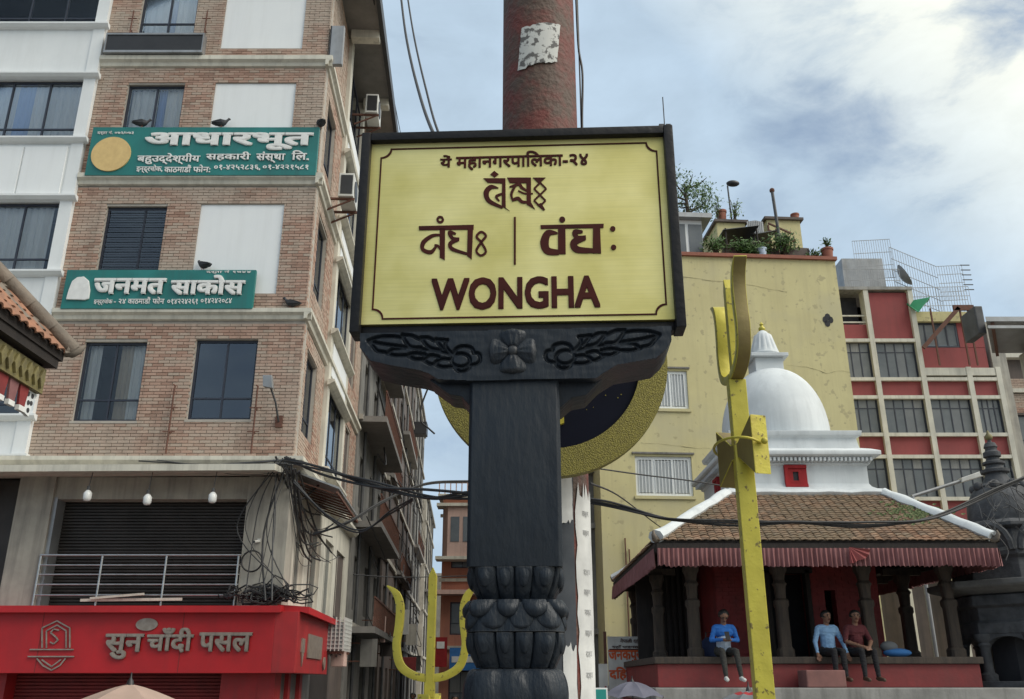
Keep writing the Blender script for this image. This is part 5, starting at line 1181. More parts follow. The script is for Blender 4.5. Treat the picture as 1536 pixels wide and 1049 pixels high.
# plants: many separate leaf faces on stems
def plant(t, h, r, n, mat='leaf', seed=1, leaf=.115, stems=5, crown='ball', droop=0.0):
    q = random.Random(seed); m = MB(); ends = []
    for k in range(stems):
        a = q.uniform(0, 6.28); rr_ = r*q.uniform(.1, .6); e = Vector((rr_*math.cos(a), rr_*math.sin(a)*.6, h*q.uniform(.6, .95))); ends.append(e); m.tube(bez([(0, 0, 0), e*.5+Vector((0, 0, h*.1)), e], 4), [.018]*4+[.012]*4+[.006], 5)
    m.build('stem', MAT['bark'], t); m = MB()
    for k in range(int(n*1.6)):
        if crown == 'ball':
            v = Vector((q.gauss(0, .42), q.gauss(0, .42), q.gauss(0, .36))); v = v if v.length < 1 else v.normalized()*q.random(); c = Vector((v.x*r, v.y*r*.7, h*.62+v.z*h*.42))
        else:
            e = q.choice(ends); c = e*q.uniform(.35, 1.05)+Vector((q.gauss(0, .08), q.gauss(0, .08), q.gauss(0, .05)))
        if droop: c.z -= droop*q.random()
        d = Vector((q.gauss(0, 1), q.gauss(0, 1), q.gauss(0, .7))).normalized(); s = d.orthogonal().normalized(); L = leaf*q.uniform(.6, 1.4)
        m.add([c, c+d*L*.5+s*L*.28, c+d*L, c+d*L*.5-s*L*.28], [(0, 1, 2, 3)])
    tag(m.build('foliage', MAT[mat], t, recalc=False), kind='stuff'); return t
PL = [(1128, 388, .3, .75, .55, 420, 'leaf', 'trailing green plant spilling over the middle of the parapet', .35), (1178, 388, .35, 1.1, .6, 520, 'leaf', 'bushy green climber in front of the stair railing', .1),
      (1112, 380, .4, .8, .55, 260, 'leaf', 'dull green shrub behind the long planter', 0), (1072, 378, .45, .9, .45, 220, 'leaf', 'dark shrub beside the white cabin', 0), (1222, 386, .4, .55, .35, 200, 'leaf', 'low green plant near the red end pot', .25), (1241, 374, .3, .55, .18, 60, 'leaf', 'small dark plant in the red end pot', 0), (1150, 384, .5, .7, .4, 200, 'leaf_light', 'pale green plant in the middle trough', 0)]
for k, (px, py, dy, h, r, n, mt, lab, dr) in enumerate(PL):
    p = rootp(px, py, dy); z = ytop+.11 if k != 5 else ytop+.45
    plant(thing('potted_plant', lab, 'plant', (p.x, p.y, z), rz, 'plants on the yellow roof'), h, r, n, mt, 20+k, droop=dr)
zz = yl(1100, 334, 2.2)[1]+.09
p = rootp(1103, 332, 2.5); plant(thing('potted_plant', 'spindly plant on top of the left roof room, right of the lamp', 'plant', (p.x, p.y, zz), rz, 'plants on the yellow roof'), 1.0, .5, 90, 'leaf_light', 51, crown='stem')
p = rootp(1077, 320, 2.5); plant(thing('potted_plant', 'feathery upright plant left of the roof lamp', 'plant', (p.x, p.y, zz), rz, 'plants on the yellow roof'), 1.1, .3, 140, 'leaf', 52, leaf=.07, crown='stem')
# tree behind the cabin
p = rootp(1030, 322, 4.5); t = thing('tree', 'leafy green tree rising behind the white roof cabin', 'tree', (p.x, p.y, ytop), rz)
TZ = p.z-ytop-.9
m = MB(); m.tube([(0, 0, 0), (.05, 0, 1.0+TZ), (0, 0, 2.2+TZ)], [.10, .08, .04], 8)
for k in range(8): a = k*.8; m.tube([(0, 0, TZ+.9+k*.15), (.6*math.cos(a), .6*math.sin(a), TZ+1.3+k*.1), (.9*math.cos(a), .9*math.sin(a), TZ+1.6+k*.08)], [.04, .025, .01], 5)
m.build('trunk', MAT['bark'], t, smooth=60); m = MB(); q = random.Random(77)
cl_ = [Vector((q.uniform(-1.05, 1.05), q.uniform(-.8, .8), q.uniform(1.0, 2.3))) for _ in range(34)]
cl_ = [c+Vector((0, 0, TZ)) for c in cl_ if abs(c.x) < 1.3-.45*max(0, c.z-1.4)*1.6]
for c in cl_:
    for k in range(70):
        v = c+Vector((q.gauss(0, .2), q.gauss(0, .2), q.gauss(0, .16))); d = Vector((q.gauss(0, 1), q.gauss(0, 1), q.gauss(0, .6))).normalized(); s = d.orthogonal().normalized(); L = q.uniform(.08, .17); m.add([v, v+d*L*.5+s*L*.3, v+d*L, v+d*L*.5-s*L*.3], [(0, 1, 2, 3)])
tag(m.build('crown', MAT['leaf'], t, recalc=False), kind='stuff')

# ================================================================ red and white gridded building
RY = 30.0
rbld = thing('gridded_building', 'red panelled building with cream concrete grid and dusty windows', 'building', (0, 0, 0))
def rp(px, py, Y=RY): p = at(px, py, Y); return p.x, p.z
VX = [11.2, 12.72, 14.32, 15.93, 16.95]; ZS = [rp(1380, y)[1] for y in (760, 748, 690, 686, 654, 650, 600, 596, 571, 567, 515, 511)]
top = rp(1362, 437)[1]; vw = .088
zwin = [(rp(1380, 746)[1], rp(1380, 688)[1]), (rp(1380, 652)[1], rp(1380, 598)[1]), (rp(1380, 568)[1], rp(1380, 514)[1])]
zred = [(rp(1380, 684)[1], rp(1380, 655)[1]), (rp(1380, 595)[1], rp(1380, 572)[1]), (rp(1380, 830)[1], rp(1380, 752)[1])]
for i, x in enumerate(VX): MB().box(x-vw, x+vw, RY-.12, RY+.3, 0, top if i < 3 else rp(1400, 552)[1]).build('concrete_post', MAT['cream'], rbld)
bz = [rp(1380, y)[1] for y in (749, 686, 653, 597, 570, 512)]
for z in bz:
    for i in range(4):
        if z > 13.0 and i >= 2: continue
        MB().box(VX[i]+vw+.002, VX[i+1]-vw-.002, RY-.11, RY+.2, z-.06, z+.06).build('concrete_beam', MAT['cream'], rbld)
for (z0, z1) in zred:
    for i in range(4): MB().box(VX[i]+vw+.002, VX[i+1]-vw-.002, RY+.01, RY+.2, z0-.04, z1+.04).build('red_panel', MAT['red_wall'], rbld)
for k, (z0, z1) in enumerate(zwin):
    for i in range(4):
        if k == 2 and i >= 2: continue
        opening_window(rbld, None, VX[i]+vw+.01, VX[i+1]-vw-.01, z0-.03, z1+.03, RY+.03, cols=(.27, .5, .74), rows=(.72,), gl='dusty_glass', room=False, fr='dark_frame', fw=.045)
MB().box(VX[0], 16.85, RY+.5, RY+9, 0, rp(1400, 515)[1]).build('building_core', MAT['old_brown'], rbld)
MB().box(VX[1]+vw+.002, VX[2]-vw-.002, RY+.01, RY+.2, bz[5]+.09, top-.06).build('red_panel', MAT['red_wall'], rbld)
MB().box(VX[0]+vw, VX[1]-vw-.002, RY+.01, RY+.2, bz[5]+.09, rp(1285, 487)[1]).build('red_panel', MAT['red_wall'], rbld)
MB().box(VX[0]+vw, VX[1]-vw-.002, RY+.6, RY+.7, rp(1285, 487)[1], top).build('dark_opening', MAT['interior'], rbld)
m = MB(); z0 = rp(1285, 487)[1]; [m.bar((VX[0]+vw, RY+.05, z0+dz), (VX[1]-vw, RY+.05, z0+dz), .05) for dz in (.1, .35)]; m.build('opening_rail', MAT['cream'], rbld)
MB().box(VX[0], VX[2]+vw, RY-.15, RY+3, top, top+.12).build('roof_slab', MAT['concrete'], rbld)
# right-hand recessed loggia
x0, x1 = VX[2]+vw+.002, 16.85; zl0, zl1, zl2 = rp(1400, 553)[1], rp(1400, 518)[1], rp(1400, 481)[1]
MB().box(x0, x1, RY+.25, RY+.4, zl0, zl1).build('red_panel', MAT['red_wall'], rbld)
opening_window(rbld, None, x0, x1-.9, zl1+.01, zl2, RY+.25, cols=(.25, .5, .75), rows=(), gl='dusty_glass', room=False, fw=.06)
MB().box(x1-.89, x1, RY+.24, RY+.4, zl1+.005, zl2).build('red_panel', MAT['red_wall'], rbld)
MB().box(x0, x1, RY-.1, RY+.25, zl0-.28, zl0-.005).build('concrete_beam', MAT['cream'], rbld)
MB().box(x0, x1, RY+.1, RY+.5, zl2+.01, rp(1400, 466)[1]).build('concrete_beam', MAT['yellow_wall'], rbld)
m = MB(); a, b = rp(1385, 522, RY-.4), rp(1438, 462, RY-.4)
m.bar((a[0], RY-.4, a[1]), (b[0], RY-.4, b[1]), .07, .14); m.bar((b[0]-.2, RY-.4, b[1]), (rp(1460, 460, RY-.4)[0], RY-.4, b[1]), .07, .2)
for px in (1396, 1440, 1452): q = rp(px, 462, RY-.4); m.bar((q[0], RY-.35, zl0), (q[0], RY-.35, q[1]), .05)
m.build('iron_stair', MAT['rust_iron'], rbld)
m = MB(); a, b = rp(1363, 445, RY-.3), rp(1395, 445, RY-.3); z = a[1]
m.add([(a[0], RY+.2, z), (b[0]+.15, RY+.2, z), (b[0]-.15, RY-.6, z-.15), (a[0]+.1, RY-.6, z-.75), (a[0], RY+.2, z+.04), (b[0]+.15, RY+.2, z+.04), (b[0]-.15, RY-.6, z-.11), (a[0]+.1, RY-.6, z-.71)], [(0, 1, 2, 3), (7, 6, 5, 4), (0, 4, 5, 1), (1, 5, 6, 2), (2, 6, 7, 3), (3, 7, 4, 0)]); m.build('green_awning', MAT['awning_green'], rbld)
# roof storey, dish and cage railings
m = MB(); a, b = rp(1262, 388, RY+1.5), rp(1328, 420, RY+1.5); m.box(a[0], b[0], RY+1.5, RY+4, top, a[1]); m.build('roof_room', MAT['galv'], rbld)
def cage(name, P0, P1, ht, dy, n, rows_, mat='galv'):
    m = MB(); a = rp(*P0, RY+dy); b = rp(*P1, RY+dy)
    for k in range(n+1):
        t = k/n; x = a[0]+(b[0]-a[0])*t; z = a[1]+(b[1]-a[1])*t; m.bar((x, RY+dy, z-ht), (x, RY+dy, z), .012)
    for j in range(rows_+1): dz = ht*j/rows_; m.bar((a[0], RY+dy, a[1]-dz), (b[0], RY+dy, b[1]-dz), .018)
    return m.build(name, MAT[mat], rbld)
cage('roof_cage', (1278, 362), (1334, 359), 1.6, 1.0, 16, 3); cage('roof_cage', (1334, 371), (1404, 400), 1.9, .9, 18, 4); cage('roof_cage', (1404, 400), (1442, 398), 1.4, .8, 10, 4)
cage('roof_railing', (1264, 404), (1348, 404), .9, .1, 26, 2); cage('roof_railing', (1362, 432), (1452, 430), 1.1, .4, 22, 3)
m = MB(); a = rp(1440, 398, RY+.8); [m.bar((a[0], RY+.8, a[1]-dz), (a[0]+.35, RY+.8, a[1]-dz), .03) for dz in (0, .2, .4, .6, .8, 1.0)]; m.build('roof_cage', MAT['cable_grey'], rbld)
m = MB(); m.lathe([(.012, 0), (.2, .03), (.35, .1), (.45, .19), (.43, .19), (.34, .12), (.2, .05), (.012, .025)], 24); me = m.mesh('satellite_dish', MAT['galv'], smooth=50); a = rp(1352, 415, RY+.6); me.transform(Matrix.Translation((a[0], RY+.7, a[1])) @ Matrix.Rotation(R(62), 4, 'Y') @ Matrix.Rotation(R(20), 4, 'X')); link('satellite_dish', me, rbld)
# brick neighbour and side strip on the far right
nb, W = front_house('brick_neighbour', 'grimy brick building with barred windows right of the gridded one', 'building', rp(1484, 700, 33)[0], 26.0, 33, rp(1500, 540, 33)[1], 8, 'old_brown', 3, 3.0, cornice='cream')
q = random.Random(8); mm = MB()
for (s0, s1, z) in courses(0.02, 2.2, 5, rp(1500, 540, 33)[1]-.1, [(W*(k+.5)/3-.6, W*(k+.5)/3+.6, f*3.0+.9, f*3.0+2.5) for f in range(7) for k in range(3)] + [(-1, 9, f*3+.28, f*3+.47) for f in range(7)]):
    mm.t = q.random(); mm.box(s0, s1, -.012, .02, z, z+BH)
tag(mm.build('brickwork', MAT['brick'], nb, tint=True, recalc=False), kind='stuff')
MB().box(16.98, 17.5, RY+.2, RY+8, 0, rp(1465, 480)[1]).build('side_strip', MAT['dim_plaster'], rbld)
o = at(1524, 600, 18.3)+Vector((.55, 0, 0)); cr = thing('corner_house', 'house at the right edge with a wide jutting sheet-metal roof', 'building', (o.x, 18.3, 0)); o = Vector((o.x, 18.3, 0))
wz_ = at(1530, 522, 18.3).z; MB().box(0, 6, 0, .5, 0, wz_).build('wall', MAT['dim_plaster'], cr); MB().box(-.1, 6, -.12, -.002, wz_-.22, wz_-.02).build('ledge', MAT['cream'], cr)
a = at(1479, 482, 17.0)-o; bx_ = (a.x+o.x)*18.9/17.0-o.x; MB().hexa([(a.x, a.y, a.z), (a.x+7, a.y, a.z), (a.x+7, .6, a.z), (bx_, .6, a.z)], [(a.x, a.y, a.z+.1), (a.x+7, a.y, a.z+.1), (a.x+7, .6, a.z+.1), (bx_, .6, a.z+.1)]).build('jutting_roof', MAT['galv'], cr)
for k in range(7): MB().bar((a.x+.15+k*.7, a.y+.05, a.z-.05), (a.x+1.15+k*.7, .55, a.z-.05), .06, .09).build('roof_rafter', MAT['rust_iron'], cr)
MB().bar((a.x+.02, a.y+.03, a.z-.12), (a.x+6, a.y+.03, a.z-.12), .06).build('roof_purlin', MAT['galv'], cr)
b0, b1 = at(1461, 459, 17.4)-o, at(1481, 500, 17.4)-o; MB().box(b0.x, b1.x, b0.y, b0.y+.6, b1.z, b0.z).build('roof_end_box', MAT['cable_grey'], cr, bevel=.02)
# ================================================================ white domed temple
tp = thing('domed_temple', 'white domed temple with tiled skirt roof and red cloth valance', 'temple', (0, 0, 0))
EX0, EX1, EY0, EY1, EZ = 2.36, 7.90, 15.0, 21.4, 4.16        # eaves
QX0, QX1, QY0, QY1, QZ = 4.08, 7.08, 17.12, 20.1, 5.31        # where the roof meets the drum
PLX0, PLX1, PLY = 2.38, 7.66, 15.7; PZ = 2.37
# plinth and steps
MB().box(PLX0, PLX1, PLY, 22.2, 1.90, PZ-.11).build('plinth', MAT['red_ledge'], tp, bevel=.01)
MB().box(PLX0-.05, PLX1+.05, PLY-.06, 22.3, PZ-.108, PZ).build('plinth_slab', MAT['wood_old'], tp, bevel=.012)
MB().box(PLX0-.15, PLX1+.6, PLY-.65, 22.8, 1.70, 1.898).build('step', MAT['concrete'], tp, bevel=.02)
MB().box(PLX0-.1, PLX1+.5, PLY-.55, 22.7, 1.1, 1.698).build('lower_plinth', MAT['red_ledge'], tp)
MB().box(PLX0-.6, PLX1+1, PLY-1.2, 23.2, .9, 1.098).build('step', MAT['concrete'], tp, bevel=.02)
MB().box(PLX0-.5, PLX1+.9, PLY-1.1, 23.1, 0, .898).build('lower_plinth', MAT['red_ledge'], tp)
a = at(1208, 1048, 15.3); MB().box(a.x, a.x+.62, 15.12, 15.6, 1.90, 2.16).build('foot_block', MAT['block_red'], tp, bevel=.02)
# columns
def column(x, y, mat='wood_old'):
    m = MB(); prof_c = [(.13, 0), (.13, .12), (.10, .16), (.095, .8), (.115, .84), (.115, .92), (.08, .96), (.09, 1.15), (.115, 1.2), (.08, 1.26), (.10, 1.36), (.13, 1.42), (.13, 1.52)]
    m.lathe(prof_c, 20, (x, y, PZ), sq=6); m.box(x-.36, x+.36, y-.06, y+.06, PZ+1.52, PZ+1.64); return m.build('column', MAT[mat], tp, smooth=35)
for x in (3.10, 4.62, 6.08, 7.50): column(x, 16.1)
for y in (17.7, 19.3, 21.0): column(2.75, y); column(7.42, y)
m = MB(); m.box(PLX0+.2, PLX1-.05, 16.0, 16.22, PZ+1.64, PZ+1.82); m.box(PLX0+.26, PLX0+.46, 16.22, 21.6, PZ+1.64, PZ+1.82); m.box(7.32, 7.52, 16.22, 21.6, PZ+1.64, PZ+1.82); m.build('beam', MAT['wood_dark'], tp)
MB().box(EX0+.1, EX1-.1, EY0+.15, EY1-.1, PZ+1.825, PZ+1.86).build('ceiling', MAT['wood_dark'], tp)
# inner red brick cell with dark doorways
hol = [(4.72, 5.42, PZ, PZ+1.5), (5.75, 5.95, PZ+.5, PZ+1.2)]
m = MB(); wallcells(m, 3.75, 6.75, PZ, PZ+1.82, 17.2, 17.45, hol); m.box(3.75, 4.0, 17.45, 20.6, PZ, PZ+1.82); m.box(6.5, 6.75, 17.45, 20.6, PZ, PZ+1.82); m.build('cell_wall', MAT['red_brickpaint'], tp)
cw = courses(3.76, 6.74, PZ+.02, PZ+1.8, hol); mm = MB()
for s0, s1, z in cw: mm.t = rb.random(); mm.box(s0, s1, 17.188, 17.23, z, z+BH)
tag(mm.build('cell_brickwork', MAT['red_brickpaint'], tp, recalc=False), kind='stuff')
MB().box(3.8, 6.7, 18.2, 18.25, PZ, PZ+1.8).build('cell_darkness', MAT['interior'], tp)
m = MB(); m.box(4.66, 4.74, 17.1, 17.3, PZ, PZ+1.55); m.box(5.40, 5.48, 17.1, 17.3, PZ, PZ+1.55); m.box(4.6, 5.54, 17.1, 17.3, PZ+1.5, PZ+1.6); m.build('door_frame', MAT['wood_dark'], tp)
MB().box(2.5, 3.75, 18.8, 18.9, PZ, PZ+1.82).build('dark_screen', MAT['wood_dark'], tp)
for x0 in (2.95, 3.3): 
    m = MB(); [m.bar((x0+k*.12, 18.5, PZ), (x0+k*.12, 18.5, PZ+1.75), .06) for k in range(3)]; m.build('lattice', MAT['wood_dark'], tp)
# roof: boards, then tiles one by one
def slope(m, a, b, c, d, th=.08):
    q = [Vector(v) for v in (a, b, c, d)]; m.hexa([v-Vector((0, 0, th)) for v in q], q)
rf = MB(); E = [(EX0, EY0, EZ), (EX1, EY0, EZ), (EX1, EY1, EZ), (EX0, EY1, EZ)]; Q = [(QX0, QY0, QZ), (QX1, QY0, QZ), (QX1, QY1, QZ), (QX0, QY1, QZ)]
for i in range(4): slope(rf, E[i], E[(i+1) % 4], Q[(i+1) % 4], Q[i])
roof = rf.build('roof', MAT['wood_dark'], tp)
def tile_rows(e0, e1, q0, q1, tw, te):
    """positions and frames of tiles on a slope bounded by eave e0-e1 and top q0-q1"""
    e0, e1, q0, q1 = map(Vector, (e0, e1, q0, q1)); ax = (e1-e0).normalized(); me_ = (e0+e1)/2; mq = (q0+q1)/2
    up = ((mq-me_) - ax*(mq-me_).dot(ax)); L = up.length; up.normalize(); nr = ax.cross(up).normalized()
    if nr.z < 0: nr = -nr
    n = int(L/te); out = []
    for i in range(n+1):
        t = min(1, (i*te)/L); l = e0+(q0-e0)*t; r = e1+(q1-e1)*t; k = int((r-l).length/tw)
        a0 = (l-e0).dot(ax)
        for j in range(k+1):
            s = a0 + (j + (.5 if i % 2 else 0))*tw
            if s+tw*.5 > (r-e0).dot(ax): continue
            out.append((e0+ax*s+up*(i*te-.06)+nr*.012, i))
    return out, Matrix((ax, up, nr)).transposed()
tv = []
def tile_mb(t, w, L):
    v = MB(); v.t = t; n = 4
    for zoff in (0, .018):
        pass
    top_ = [(w*(-.5+k/n), 0, .016*math.sin(math.pi*k/n)+.020) for k in range(n+1)]; bk = [(x, L, z-.024) for x, y, z in top_]; lo = [(x, 0, z-.016) for x, y, z in top_]
    b = top_+bk+lo; f = [(k, k+1, n+2+k, n+1+k) for k in range(n)] + [(2*n+2+k, 2*n+3+k, k+1, k) for k in range(n)]
    v.add(b, f); return v
TW, TE = .135, .105
for k in range(8): tv.append(tile_mb((k+.5)/8, TW*.94, TE*1.7).mesh('roof_tile', MAT['tile'], tint=True, recalc=False))
def lay(sl, individual=0, jit=.006):
    pos, F = sl; F4 = F.to_4x4(); mass = MB(); c = 0
    for p, i in pos:
        j = Vector((rb.uniform(-jit, jit), rb.uniform(-jit, jit), rb.uniform(0, jit*1.3))); M4 = Matrix.Translation(p+j) @ F4 @ Matrix.Rotation(rb.uniform(-.06, .06), 4, 'Z')
        if c < individual: o = link('roof_tile', rb.choice(tv), roof); o.matrix_world = M4; o.matrix_basis = M4; c += 1
        else: t = tile_mb(rb.random(), TW*.94, TE*1.7); t.T = None; mass.t = t.t; mass.add([M4 @ Vector(v) for v in t.v], t.f)
    if mass.v: tag(mass.build('roof_tile_field', MAT['tile'], roof, tint=True, recalc=False), kind='stuff')
lay(tile_rows(E[0], E[1], Q[0], Q[1], TW, TE), 290); lay(tile_rows(E[3], E[0], Q[3], Q[0], TW, TE)); lay(tile_rows(E[1], E[2], Q[1], Q[2], TW, TE))
m = MB(); q_ = random.Random(2); ct = at(1380, 782, 15.9)
for k in range(190):
    u, v = q_.gauss(0, .28), q_.gauss(0, .3); yy = 16.05+v*.8; xx = ct.x+u+v*.2
    if not (EY0 < yy < QY0): continue
    zz = EZ+(yy-EY0)*(QZ-EZ)/(QY0-EY0)+.05; s_l = q_.uniform(.02, .05); m.add([(xx, yy, zz), (xx+s_l, yy-.01, zz+.03), (xx+.01, yy+s_l, zz+.045), (xx-s_l, yy+.01, zz+.02)], [(0, 1, 2, 3)])
tag(m.build('moss_patch', MAT['moss'], roof, recalc=False), kind='stuff')
# white plaster hips and top fillet
def hip(a, b, r, name='hip_ridge'):
    a, b = Vector(a), Vector(b); P = [a.lerp(b, k/14) + Vector((0, 0, .05+.02*noise.noise((k*.6, 3, a.x)))) for k in range(15)]
    m = MB(); m.tube(P, [r*(1+.25*noise.noise((k*.5, a.x, 1))) for k in range(15)], 8, squash=.8); return m.build(name, MAT['stupa_white'], tp, smooth=50)
for i in range(4): hip(E[i], Q[i], .13)
for i in range(4): hip(Q[i], Q[(i+1) % 4], .10, 'fillet')
for i in range(4):
    m = MB(); d = Vector((E[i][0]-5.2, E[i][1]-18.7, 0)).normalized(); b = Vector(E[i]); m.tube([b-d*.1, b+d*.04+Vector((0, 0, .03)), b+d*.08+Vector((0, 0, .09)), b+d*.07+Vector((0, 0, .16))], [.07, .055, .035, .012], 8); m.build('corner_finial', MAT['tile_grey'], tp, smooth=60)
m = MB(); o_ = .03
for i in range(4):
    a, b = Vector(E[i]), Vector(E[(i+1) % 4]); m.bar(a+Vector((0, 0, -.12)), b+Vector((0, 0, -.12)), .07, .14)
m.build('eave_board', MAT['wood_dark'], tp)
# pleated valance
def valance(a, b, n, z0, z1, name='valance', mat='cloth_red', amp=.03):
    a, b = Vector(a), Vector(b); d = (b-a); nr = Vector((d.y, -d.x, 0)).normalized(); vs = []; 
    for k in range(n+1):
        p = a+d*(k/n); off = amp*math.sin(k*1.57*1.1)+.012*noise.noise((k*.3, 5, 1)); zz = z0+.03*noise.noise((k*.13, 1, 4))+.012*math.sin(k*1.7)
        vs += [tuple(p+nr*(off*.35)+Vector((0, 0, z1))), tuple(p+nr*off*.8+Vector((0, 0, (zz+z1)/2))), tuple(p+nr*(off*1.2)+Vector((0, 0, zz)))]
    m = MB(); m.add(vs, [(3*k+j, 3*k+3+j, 3*k+4+j, 3*k+1+j) for k in range(n) for j in range(2)]); return m.build(name, MAT[mat], tp, smooth=70, recalc=False)
vz0, vz1 = EZ-.42, EZ-.13
valance((EX0, EY0-.05, 0), (EX1, EY0-.05, 0), 260, vz0, vz1); valance((EX0-.05, EY1, 0), (EX0-.05, EY0, 0), 240, vz0, vz1); valance((EX1+.05, EY0, 0), (EX1+.05, EY1, 0), 240, vz0, vz1)
valance((EX0+.02, EY0-.02, 0), (EX1, EY0-.02, 0), 200, EZ-.17, EZ-.08, 'valance_band', 'cloth_scarlet', .01)
g0 = at(1275, 832, EY0-.1); m = MB(); m.add([(g0.x, EY0-.1, g0.z+.12)]+[(g0.x+(.34 if k > 4 else .2)*math.cos(R(265+k*9.5)), EY0-.09-.03*(k % 2), g0.z+.12+.26*math.sin(R(265+k*9.5))) for k in range(10)], [(0, k+1, k+2) for k in range(9)]); m.build('gathered_cloth', MAT['red_wall'], tp)
# drum with mouldings
dcx, dcy, dk = 5.57, 18.6, 0.835
def zat(y, Y): return at(1200, y, Y).z
zd0, zd2, zd3, zd4 = QZ-.2, zat(697, 17.28), zat(683, 17.05), zat(645, 17.28)
hw_ = 1.60
def tiers(rows, name, mat='stupa_white'):
    m = MB()
    for (h_, z) in rows: pass
    m.prism([(0, 0)]*0 or [(-1, -1), (1, -1), (1, 1), (-1, 1)], 0, 1, 'z') if False else None
    vs = []; n = len(rows)
    for h_, z in [(a_*dk, b_) for a_, b_ in rows]: vs += [(dcx-h_, dcy-h_, z), (dcx+h_, dcy-h_, z), (dcx+h_, dcy+h_, z), (dcx-h_, dcy+h_, z)]
    fs = [(4*i+k, 4*i+(k+1) % 4, 4*i+4+(k+1) % 4, 4*i+4+k) for i in range(n-1) for k in range(4)] + [(3, 2, 1, 0), (4*n-4, 4*n-3, 4*n-2, 4*n-1)]
    m.add(vs, fs); return m.build(name, MAT[mat], tp, bevel=.012, smooth=30)
tiers([(1.72, zd0), (1.72, QZ+.14), (1.62, QZ+.2), (1.58, QZ+.26), (1.58, zd2-.03), (1.64, zd2), (1.64, zd2+.03)], 'drum')
tiers([(1.66, zd2+.032), (1.66, zd2+.10), (1.80, zd3), (1.85, zd3+.02), (1.85, zd3+.10), (1.70, zd3+.16), (1.52, zd3+.21)], 'cornice')
tiers([(1.50, zd3+.212), (1.46, zd4-.14), (1.56, zd4-.10), (1.58, zd4-.01), (1.2, zd4+.04)], 'upper_drum')
for k in range(34):
    x = dcx-1.34+k*.081; MB().box(x, x+.042, dcy-1.49, dcy-1.39, zd2+.04, zd2+.11).build('dentil', MAT['stupa_white'], tp); MB().box(dcx-1.49, dcx-1.39, dcy-1.34+k*.081, dcy-1.298+k*.081, zd2+.04, zd2+.11).build('dentil', MAT['stupa_white'], tp)
def red_window(x, y, z, side=False, s=.215):
    m = MB()
    for (a0, a1, b0, b1) in ((-s, s, -s, -s*.72), (-s, s, s*.72, s), (-s, -s*.7, -s*.72, s*.72), (s*.7, s, -s*.72, s*.72), (-s*.7, -s*.25, -s*.72, s*.72), (s*.25, s*.7, -s*.72, s*.72), (-s*.25, s*.25, s*.4, s*.72), (-s*.25, s*.25, -s*.72, -s*.4)):
        dd = .07 if abs(a0) == s or abs(b0) == s or abs(b1) == s else .04
        if side: m.box(x-dd, x+.02, y+a0, y+a1, z+b0, z+b1)
        else: m.box(x+a0, x+a1, y-dd, y+.02, z+b0, z+b1)
    w = m.build('red_window', MAT['cloth_scarlet'], tp); p = MB(); (p.box(x-.012, x+.01, y-s*.25, y+s*.25, z-s*.4, z+s*.4) if side else p.box(x-s*.25, x+s*.25, y-.012, y+.01, z-s*.4, z+s*.4)); p.build('dark_opening', MAT['interior'], w)
wz = at(1193, 715, 17.28); red_window(wz.x, dcy-1.58*dk, wz.z); red_window(dcx-1.58*dk, 18.5, wz.z, True)
# dome, neck and finial
dz = zd4+.045; dr = 1.09; dh = at(1150, 556, dcy).z-dz
m = MB(); pr = [(dr*1.0, 0), (dr*1.015, .12)]
for k in range(1, 15): a = R(90*k/15); pr.append((dr*1.015*math.cos(a)**.9, .12+(dh-.12)*math.sin(a)))
m.lathe(pr + [(.2, dh+.0)], 56, (dcx, dcy, dz)); m.build('dome', MAT['stupa_white'], tp, smooth=50)
nz_ = dz+dh-.12; cx0 = dcx-.06
m = MB(); m.box(cx0-.30, cx0+.30, dcy-.30, dcy+.30, nz_, nz_+.32); m.box(cx0-.40, cx0+.40, dcy-.40, dcy+.40, nz_+.321, nz_+.40); m.build('neck', MAT['stupa_white'], tp, bevel=.01)
m = MB(); m.lathe([(.31, 0), (.33, .06), (.30, .1), (.27, .2), (.22, .38), (.18, .52), (.13, .56), (.10, .6), (.05, .64)], 40, (cx0, dcy, nz_+.401), fn=lambda q, z: 1+.05*math.cos(q*14)*(1 if .08 < z < .54 else 0)); m.build('bell_spire', MAT['stupa_white'], tp, smooth=40)
m = MB(); m.lathe([(.03, 0), (.07, .03), (.075, .07), (.04, .11), (.03, .13), (.05, .16), (.01, .22)], 14, (cx0, dcy, nz_+1.03)); m.build('gilt_finial', MAT['gold_paint'], tp, smooth=60)

# ================================================================ black stone shrine on the right
sy = 16.4; scx = at(1491, 700, sy).x; srr = thing('stone_shrine', 'blackened stone domed shrine with columns at the right edge', 'shrine', (scx, sy, 0))
def zs(y, Y=sy): return at(1490, y, Y).z
m = MB(); z0 = zs(742)
m.lathe([(.56, z0-.75), (.60, z0-.45), (.58, z0-.2), (.48, z0+.02), (.33, z0+.16), (.22, z0+.22)], 36, fn=lambda q, z: 1+.02*math.cos(q*8)); m.build('dome', MAT['stone_dark'], srr, smooth=40)
zf0, zf1 = zs(722), zs(657)
m = MB(); H_ = zf1-zf0; m.lathe([(.34, 0), (.40, .03), (.36, .07), (.26, .10), (.20, .22), (.17, .28), (.24, .30), (.25, .35), (.16, .38), (.14, .44), (.19, .46), (.19, .50), (.12, .53), (.11, .58), (.15, .60), (.15, .68), (.10, .72), (.10, .76), (.12, .78), (.09, .86), (.04, .88), (.03, .92)], 24, (0, 0, zf0-.15)); f_ = m.build('spire', MAT['stone_dark'], srr, smooth=35)
m = MB(); m.lathe([(.02, 0), (.06, .03), (.07, .08), (.03, .14), (.01, .2)], 12, (0, 0, zf0+.76)); m.build('spire_tip', MAT['old_gilt'], srr, smooth=60)
for k in range(8):
    a = R(45*k+10); m = MB(); m.sphere((.40*math.cos(a), .40*math.sin(a), zf0-.12), .09, 8, 6); m.build('carved_boss', MAT['stone_dark'], srr, smooth=60)
